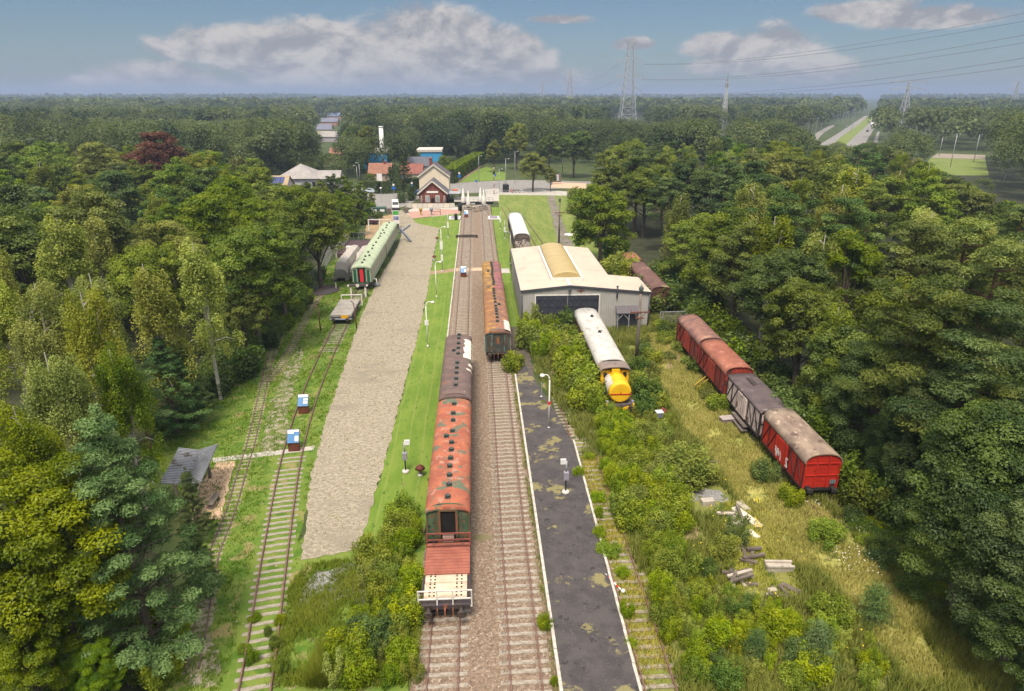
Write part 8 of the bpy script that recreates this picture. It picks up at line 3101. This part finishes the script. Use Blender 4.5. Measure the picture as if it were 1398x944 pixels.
# --- shrubs of the overgrown yard, told apart where the photo does
SH_NAMES = {'bush': 'bush', 'shoot': 'shrub', 'mound': 'bramble', 'littlepine': 'young_pine'}
HERO_SH = [   # px, py of the foot, height, kind, leaf, width, label
    (938, 655, 2.8, 'bush', 'willow', 1.35, 'big round grey green bush in the middle of the weeds, above the grey gravel'),
    (912, 655, 2.0, 'bush', 'willow', 1.2, 'pale green bush leaning on the left of the big round one'),
    (1127, 742, 1.7, 'bush', 'lime', 1.15, 'round light green bush alone on the dry grass in front of the nearest red wagon'),
    (700, 506, 2.2, 'bush', 'lime', 1.0, 'light green bush right in front of the orange roofed carriage'),
    (732, 455, 4.2, 'shoot', 'willow', 0.9, 'tall thin pale willow at the left of the shed doors'),
    (775, 462, 3.6, 'bush', 'dark', 1.0, 'dark green bush in front of the shed doors'),
    (990, 770, 2.3, 'shoot', 'willow', 1.1, 'pale upright shrub among the broken timber'),
    (1003, 742, 2.4, 'shoot', 'bramble', 1.0, 'dark upright shrub left of the white blotched plank'),
    (1112, 905, 2.2, 'littlepine', 'bluepine', 1.0, 'bluish young pine near the bottom edge'),
    (1190, 850, 2.2, 'littlepine', 'bluepine', 0.9, 'slim bluish young pine on the dry grass edge'),
    (1030, 900, 1.6, 'littlepine', 'pine', 0.9, 'small dark young pine hidden in the light green shrubs'),
    (1130, 850, 1.8, 'bush', 'willow', 1.1, 'grey green bush between the trough and the bluish young pine'),
    (525, 790, 1.8, 'bush', 'lime', 1.1, 'light green bush right of the grey gravel patch'),
    (505, 880, 1.9, 'bush', 'dark', 1.25, 'dark green bush left of the flat wagon near the bottom'),
    (552, 850, 1.9, 'bush', 'lime', 1.1, 'tall light green bush touching the flat wagon'),
    (545, 720, 1.4, 'bush', 'lime', 1.1, 'yellow green bush beside the doorway of the red roofed carriage'),
    (1045, 655, 1.8, 'bush', 'bramble', 1.1, 'dark green bush at the left side of the nearest red wagon'),
    (1080, 690, 1.5, 'bush', 'lime', 1.1, 'light green bush at the near left corner of the nearest red wagon'),
    (850, 382, 4.6, 'shoot', 'willow', 1.5, 'pale willow thicket at the right of the shed roof'),
    (838, 375, 3.2, 'bush', 'willow', 1.4, 'pale green bush behind the lower part of the shed'),
    (800, 300, 3.6, 'bush', 'olive', 1.5, 'brown green bush on the right part of the mown meadow'),
    (786, 292, 3.0, 'bush', 'olive', 1.5, 'pale brown bush on the right part of the mown meadow'),
    (812, 305, 3.2, 'bush', 'bright', 1.4, 'dark green bush at the edge of the mown meadow'),
    (960, 432, 3.8, 'bush', 'willow', 1.3, 'pale willow bush behind the farthest red wagon'),
    (836, 566, 1.4, 'bush', 'lime', 1.1, 'light green bush under the nose of the yellow locomotive'),
    (872, 568, 1.5, 'bush', 'bramble', 1.1, 'dark green bush at the right of the locomotive nose'),
    (880, 545, 2.4, 'bush', 'bramble', 1.1, 'dark green bush beside the yellow cab'),
    (877, 424, 3.6, 'bush', 'willow', 1.2, 'pale willow bush at the near left of the rusty brown wagon'),
    (868, 411, 3.8, 'bush', 'bramble', 1.2, 'dark green bush hiding the left side of the rusty brown wagon'),
    (857, 397, 4.2, 'shoot', 'willow', 1.5, 'pale upright willow over the far half of the rusty brown wagon'),
    (905, 425, 4.0, 'bush', 'bramble', 1.3, 'green bush at the right corner of the shed'),
    (530, 262, 2.2, 'bush', 'dark', 0.6, 'small dark clipped conifer, left of the station flower bed'),
]
for (px, py, h, kind, lf, wd, lab) in HERO_SH:
    x, y = G(px, py)
    plant(kind, lf, x, y, h, wd, lab, 'young pine' if kind == 'littlepine' else 'shrub', SH_NAMES[kind])
for px, py, lab in ((546.5, 277.5, 'left one of the small dark cone shaped shrubs by the station'), (551.5, 277, 'second of the small dark cone shaped shrubs by the station'),
                    (559.5, 274, 'taller dark cone shaped shrub left of the station'), (563.5, 274, 'tallest dark cone shaped shrub left of the station')):
    x, y = G(px, py)
    plant('littlepine', 'dark', x, y, 2.6 if px < 555 else 3.6, 0.9, lab, 'shrub', 'clipped_shrub')

SHRUBS = []
heap = [G(*p) for p in ((925, 692), (931, 678), (946, 664), (985, 664), (1002, 686), (985, 700), (940, 702))]
for i_ in range(12):
    for j_ in range(8):
        q_ = (heap[0][0] - 0.5 + i_ * 0.6, heap[0][1] - 1.5 + j_ * 0.6)
        if inpoly([q_[0]], [q_[1]], heap)[0]:
            SHRUBS.append(q_)
def shrub_fill(poly_px, n, spacing, kinds, hr, wide, label, group, seed, avoid=(), world=None):
    r = random.Random(seed)
    poly = world or [G(*p) for p in poly_px]
    xs = [p[0] for p in poly]
    ys = [p[1] for p in poly]
    made = 0
    for _ in range(6000):
        if made >= n:
            break
        x, y = r.uniform(min(xs), max(xs)), r.uniform(min(ys), max(ys))
        if not inpoly([x], [y], poly)[0]:
            continue
        if any((a - x) ** 2 + (b - y) ** 2 < spacing ** 2 for a, b in SHRUBS):
            continue
        kind, lf = r.choice(kinds)
        lw_ = {'lime': 'light green', 'willow': 'pale willow green', 'bramble': 'dark green', 'bright': 'bright green', 'dark': 'deep green', 'olive': 'olive brown', 'oak': 'green', 'yellow': 'yellowish'}[lf]
        kw = {'bush': 'bush', 'shoot': 'upright shrub', 'mound': 'bramble mound'}[kind]
        plant(kind, lf, x, y, r.uniform(*hr) * (0.6 if kind == 'mound' else 1), r.uniform(*wide), '%s %s %s' % (lw_, kw, label), 'shrub', SH_NAMES[kind], '%s %s, %s' % (lw_, kw + 's' if not kw.endswith('sh') else kw + 'es', group))
        SHRUBS.append((x, y))
        made += 1
    return made
tot_ = shrub_fill([(782, 268), (800, 276), (818, 312), (842, 350), (838, 356), (812, 322), (794, 290)], 22, 2.6, [('bush', 'olive'), ('bush', 'bright'), ('bush', 'dark')], (2.0, 4.5), (1.1, 1.4),
                   'where the mown meadow meets the right wood', 'where the mown meadow meets the right wood', 21)
LG = [('bush', 'lime'), ('shoot', 'willow'), ('bush', 'willow'), ('shoot', 'lime')]
tot = 0
# left flank of the grey roofed carriage
tot += shrub_fill([(716, 462), (785, 452), (800, 480), (822, 560), (818, 600), (795, 560), (772, 535), (745, 500), (722, 480)], 46, 1.05, LG, (2.2, 3.4), (0.8, 1.1),
                  'left of the grey roofed carriage', 'left of the grey roofed carriage', 1)
tot += shrub_fill([(815, 600), (830, 575), (880, 590), (900, 620), (930, 720), (930, 800), (935, 880), (915, 900), (880, 770), (842, 690)], 66, 0.9, LG, (1.0, 2.2), (0.9, 1.2),
                  'between the overgrown track and the big round bush', 'between the overgrown track and the big round bush', 2)
tot += shrub_fill([(945, 940), (935, 870), (935, 800), (960, 780), (1000, 815), (1060, 840), (1110, 870), (1190, 880), (1215, 940)], 56, 0.9, [('bush', 'lime'), ('bush', 'lime'), ('shoot', 'lime'), ('bush', 'bramble'), ('shoot', 'willow')], (0.8, 1.8), (0.9, 1.2),
                  'in the thicket along the bottom edge', 'in the thicket along the bottom edge', 3)
tot += shrub_fill([(862, 590), (868, 510), (890, 500), (905, 560), (925, 620), (900, 640)], 20, 1.2, [('shoot', 'olive'), ('bush', 'bramble'), ('bush', 'willow')], (1.0, 2.0), (0.9, 1.2),
                  'right of the yellow locomotive', 'right of the yellow locomotive', 4)
tot += shrub_fill([(862, 500), (872, 470), (905, 440), (930, 440), (950, 500), (1000, 560), (975, 560), (930, 500)], 20, 1.4, [('bush', 'willow'), ('bush', 'bramble'), ('mound', 'olive')], (0.9, 1.8), (1.0, 1.3),
                  'left of the farthest red wagons', 'left of the farthest red wagons', 5)
tot += shrub_fill([(500, 770), (555, 700), (568, 710), (562, 850), (570, 935), (450, 938), (475, 870), (505, 830)], 34, 0.85, [('bush', 'lime'), ('bush', 'bright'), ('shoot', 'willow'), ('bush', 'lime')], (1.0, 1.9), (0.9, 1.15),
                  'left of the flat wagon', 'left of the flat wagon', 6)
tot += shrub_fill([(815, 600), (800, 620), (828, 760), (850, 830), (870, 930), (885, 930), (858, 790), (838, 690)], 7, 1.6, [('bush', 'lime'), ('mound', 'lime')], (0.7, 1.3), (0.7, 0.9),
                  'on the overgrown track itself', 'on the overgrown track', 7)
tot += shrub_fill([(225, 605), (262, 575), (330, 520), (420, 420), (432, 380), (415, 385), (370, 430), (318, 485), (255, 540), (212, 590)], 36, 1.7, [('bush', 'dark'), ('bush', 'bright'), ('bush', 'bramble')], (1.5, 3.2), (1.0, 1.3),
                  'at the foot of the left wood', 'at the foot of the left wood', 8)
tot += shrub_fill(None, 44, 1.4, [('bush', 'dark'), ('bush', 'oak'), ('bush', 'bramble'), ('bush', 'bright')], (2.4, 4.6), (0.9, 1.2),
                  'at the foot of the right wood', 'at the foot of the right wood', 9,
                  world=[(25.3, 36), (27.8, 36), (28.5, 60), (28.5, 80), (33, 100), (27, 100), (26.4, 80), (25.6, 60)])
tot += shrub_fill([(1155, 700), (1200, 700), (1290, 790), (1420, 870), (1420, 930), (1320, 870), (1190, 755)], 40, 1.0, [('mound', 'bright'), ('mound', 'lime'), ('bush', 'dark'), ('mound', 'bramble')], (0.8, 1.5), (1.0, 1.3),
                  'along the lower edge of the right wood', 'along the lower edge of the right wood', 10)
tot += shrub_fill([(20, 940), (60, 880), (180, 850), (240, 890), (230, 940)], 12, 1.1, [('bush', 'bright'), ('bush', 'lime')], (1.5, 2.6), (1.0, 1.2),
                  'in the bottom left corner', 'in the bottom left corner', 11)
tot += shrub_fill([(318, 900), (345, 840), (385, 850), (385, 930)], 7, 1.0, [('mound', 'lime'), ('bush', 'bright')], (0.6, 1.0), (0.6, 0.8),
                  'on the pale sleepers of the left track', 'on the left track', 12)
tot += shrub_fill([(462, 330), (478, 310), (505, 285), (520, 300), (500, 310), (490, 322)], 12, 2.2, [('bush', 'dark'), ('bush', 'bright')], (1.5, 3.0), (1.0, 1.4),
                  'under the trees left of the terrace deck', 'left of the terrace deck', 13)
for px, py, lab in ((744, 858, 'small bush growing at the left edge of the dark platform'), (790, 652, 'light bush growing over the right edge of the dark platform'),
                    (818, 735, 'small bush between the platform and the overgrown track'), (757, 935, 'small yellow green weed at the bottom of the platform edge'), (742, 553, 'yellow weed at the thin stake')):
    plant('bush', 'lime', *G(px, py), 0.5 if py in (553, 935) else 1.0, 0.8, lab, 'shrub', 'bush')
print('SHRUBS', tot)

# --- grass, weeds and flowers: uncountable
def tufts(name, label, poly, n, h, m_, seed, blades=4, w=0.05, tone=None, spread=0.16, holes=()):
    r = np.random.default_rng(seed)
    xs = [p[0] for p in poly]
    ys = [p[1] for p in poly]
    X = r.uniform(min(xs), max(xs), n * 3)
    Y = r.uniform(min(ys), max(ys), n * 3)
    k = inpoly(X, Y, poly)
    for hpoly in holes:
        k &= ~inpoly(X, Y, hpoly)
    # patchy
    g_ = np.sin(X * 1.7 + seed) * np.sin(Y * 1.3 + 2 * seed) + 0.6 * np.sin(X * 0.6 - Y * 0.8)
    k &= (g_ + r.normal(0, 0.6, len(X))) > -0.35
    X, Y, gg = X[k][:n], Y[k][:n], g_[k][:n]
    m = len(X)
    idx = np.repeat(np.arange(m), blades)
    N_ = m * blades
    a = r.random(N_) * 6.283
    ln = h * (0.5 + 0.8 * r.random(N_))
    lean = 0.15 + 0.75 * r.random(N_)
    bx = X[idx] + r.normal(0, spread * 0.5, N_)
    by = Y[idx] + r.normal(0, spread * 0.5, N_)
    dx, dy = np.cos(a), np.sin(a)
    V = np.empty((N_, 3, 3), np.float32)
    V[:, 0] = np.stack([bx - dy * w, by + dx * w, np.zeros(N_)], 1)
    V[:, 1] = np.stack([bx + dy * w, by - dx * w, np.zeros(N_)], 1)
    V[:, 2] = np.stack([bx + dx * ln * lean, by + dy * ln * lean, ln], 1)
    me = bpy.data.meshes.new(name)
    me.vertices.add(N_ * 3)
    me.vertices.foreach_set('co', V.reshape(-1))
    me.loops.add(N_ * 3)
    me.loops.foreach_set('vertex_index', np.arange(N_ * 3, dtype=np.int32))
    me.polygons.add(N_)
    me.polygons.foreach_set('loop_start', np.arange(0, N_ * 3, 3, dtype=np.int32))
    me.polygons.foreach_set('loop_total', np.full(N_, 3, np.int32))
    at = me.attributes.new('tone', 'FLOAT', 'FACE')
    at.data.foreach_set('value', np.clip(0.5 + 0.25 * gg[idx] + r.normal(0, 0.2, N_), 0, 1).astype(np.float32))
    me.materials.append(m_)
    me.update()
    o = bpy.data.objects.new(name, me)
    COL.objects.link(o)
    o['kind'] = 'stuff'
    o['label'] = label
    return o
gm_dry = leaf_mat('dry grass blades', (0.19, 0.205, 0.035), (0.46, 0.42, 0.13), trans=0.2, var=0.0)
gm_weed = leaf_mat('weed blades', (0.085, 0.125, 0.014), (0.24, 0.25, 0.055), trans=0.2, var=0.0)
gm_lawn = leaf_mat('lawn blades', (0.065, 0.130, 0.010), (0.125, 0.200, 0.022), trans=0.2, var=0.0)
trk = [[(7.4, 18), (9.3, 18), (9.2, 46), (7.4, 46)]]
tufts('dry_grass', 'tall dry grass and weeds on the path along the red wagons', dry, 26000, 0.30, gm_dry, 3, 4, 0.025)
tufts('weeds', 'rank weeds and grass of the overgrown yard', overgrown, 60000, 0.58, gm_weed, 4, 4, 0.03, holes=trk + [dry, heap, [G(*p) for p in ((988, 690), (1035, 685), (1085, 770), (1095, 820), (985, 812))]])
tufts('weeds', 'short dry weeds among the broken timber', [G(*p) for p in ((985, 688), (1037, 683), (1088, 770), (1098, 822), (982, 814))], 2600, 0.24, gm_dry, 16, 4, 0.025)
tufts('grass_tufts', 'small grass tufts growing through the gravel road', gravel_road, 2600, 0.11, gm_weed, 15, 4, 0.025)
tufts('weeds', 'dark weeds and grass in the bottom right corner', [G(*p) for p in ((1190, 740), (1345, 845), (1450, 940), (1300, 940))], 7000, 0.45, gm_weed, 14, 4, 0.03)
tufts('weeds', 'weeds under the right wood edge', [(24.5, 38), (29, 38), (29, 95), (25, 95)], 5000, 0.5, gm_weed, 5, 4, 0.035)
ltrk = [[(-9.2, 18), (-11.8, 18), (-12.6, 26), (-16.5, 48), (-14.0, 50), (-10.0, 26)]]
tufts('rough_grass', 'rough grass of the left yard', yard, 30000, 0.16, gm_lawn, 6, 4, 0.022, holes=[gravel_road] + ltrk)
tufts('weeds', 'yellowish weeds around the grey gravel near the bottom', [G(*p) for p in ((360, 938), (395, 800), (420, 770), (520, 760), (560, 700), (575, 850), (570, 938))], 9000, 0.26, gm_weed, 8, 4, 0.022)
tufts('long_grass', 'long pale grass at the bottom left of the flat wagon', [G(*p) for p in ((420, 938), (450, 880), (500, 890), (500, 938))], 3000, 0.8, gm_weed, 9, 5, 0.02)
tufts('weeds', 'thin weeds along the platform edge', [(3.3, 20), (3.55, 20), (3.6, 64), (3.25, 64)], 700, 0.25, gm_weed, 10, 4, 0.025)
tufts('weeds', 'thin weeds along the overgrown track', [(7.35, 19), (9.6, 19), (9.4, 46), (7.4, 46)], 2600, 0.28, gm_dry, 12, 4, 0.022)
# flowers: small faces on the weeds
def flowers(name, label, poly, n, z, m_, seed, s=0.09):
    r = np.random.default_rng(seed)
    xs = [p[0] for p in poly]
    ys = [p[1] for p in poly]
    X = r.uniform(min(xs), max(xs), n * 4)
    Y = r.uniform(min(ys), max(ys), n * 4)
    g_ = np.sin(X * 1.1 + seed) * np.sin(Y * 0.9 + seed * 2)
    k = inpoly(X, Y, poly) & (g_ > 0.25)
    X, Y = X[k][:n], Y[k][:n]
    P = np.stack([X, Y, z * (0.7 + 0.6 * r.random(len(X)))], 1)
    N = r.normal(0, 0.4, P.shape) + np.array([0, -0.3, 1.0])
    o = leaf_mesh(name, P, N, s, 0.9, r, m_, r.random(len(P)))
    o['kind'] = 'stuff'
    o['label'] = label
m_fw = mat('white petals', (0.70, 0.68, 0.62), None, 3.0)
m_fy = mat('yellow petals', (0.62, 0.44, 0.02), None, 3.0)
flowers('wild_flowers', 'white wild flowers in front of the nearest red wagon', [G(*p) for p in ((1080, 690), (1160, 690), (1260, 850), (1180, 850), (1120, 770))], 130, 0.5, m_fw, 2, 0.07)
flowers('wild_flowers', 'yellow wild flowers scattered over the weeds', [G(*p) for p in ((900, 560), (1010, 680), (1120, 770), (1230, 935), (900, 935), (880, 700))], 220, 0.75, m_fy, 3, 0.08)
flowers('wild_flowers', 'yellow and white flower tuft by the white blotched plank', [G(*p) for p in ((1024, 690), (1036, 690), (1044, 730), (1030, 730))], 60, 0.6, m_fy, 5, 0.1)

# ------------------------------------------------------------------ the air
hz = MB()
hz.box(-4900, -250, -1.0, 4900, 8900, 95.0)
hm = bpy.data.materials.new('haze')
hm.use_nodes = True
hn = NT(hm.node_tree)
hn.n.clear()
ho = hn.new('ShaderNodeOutputMaterial')
hv = hn.new('ShaderNodeVolumePrincipled')
hv.inputs['Color'].default_value = (0.46, 0.58, 0.84, 1)
hv.inputs['Density'].default_value = HAZE
hv.inputs['Anisotropy'].default_value = 0.2
hn.l.new(hv.outputs[0], ho.inputs['Volume'])
if HAZE > 0:
    ha = hz.build('haze', hm)
    ha['kind'] = 'stuff'
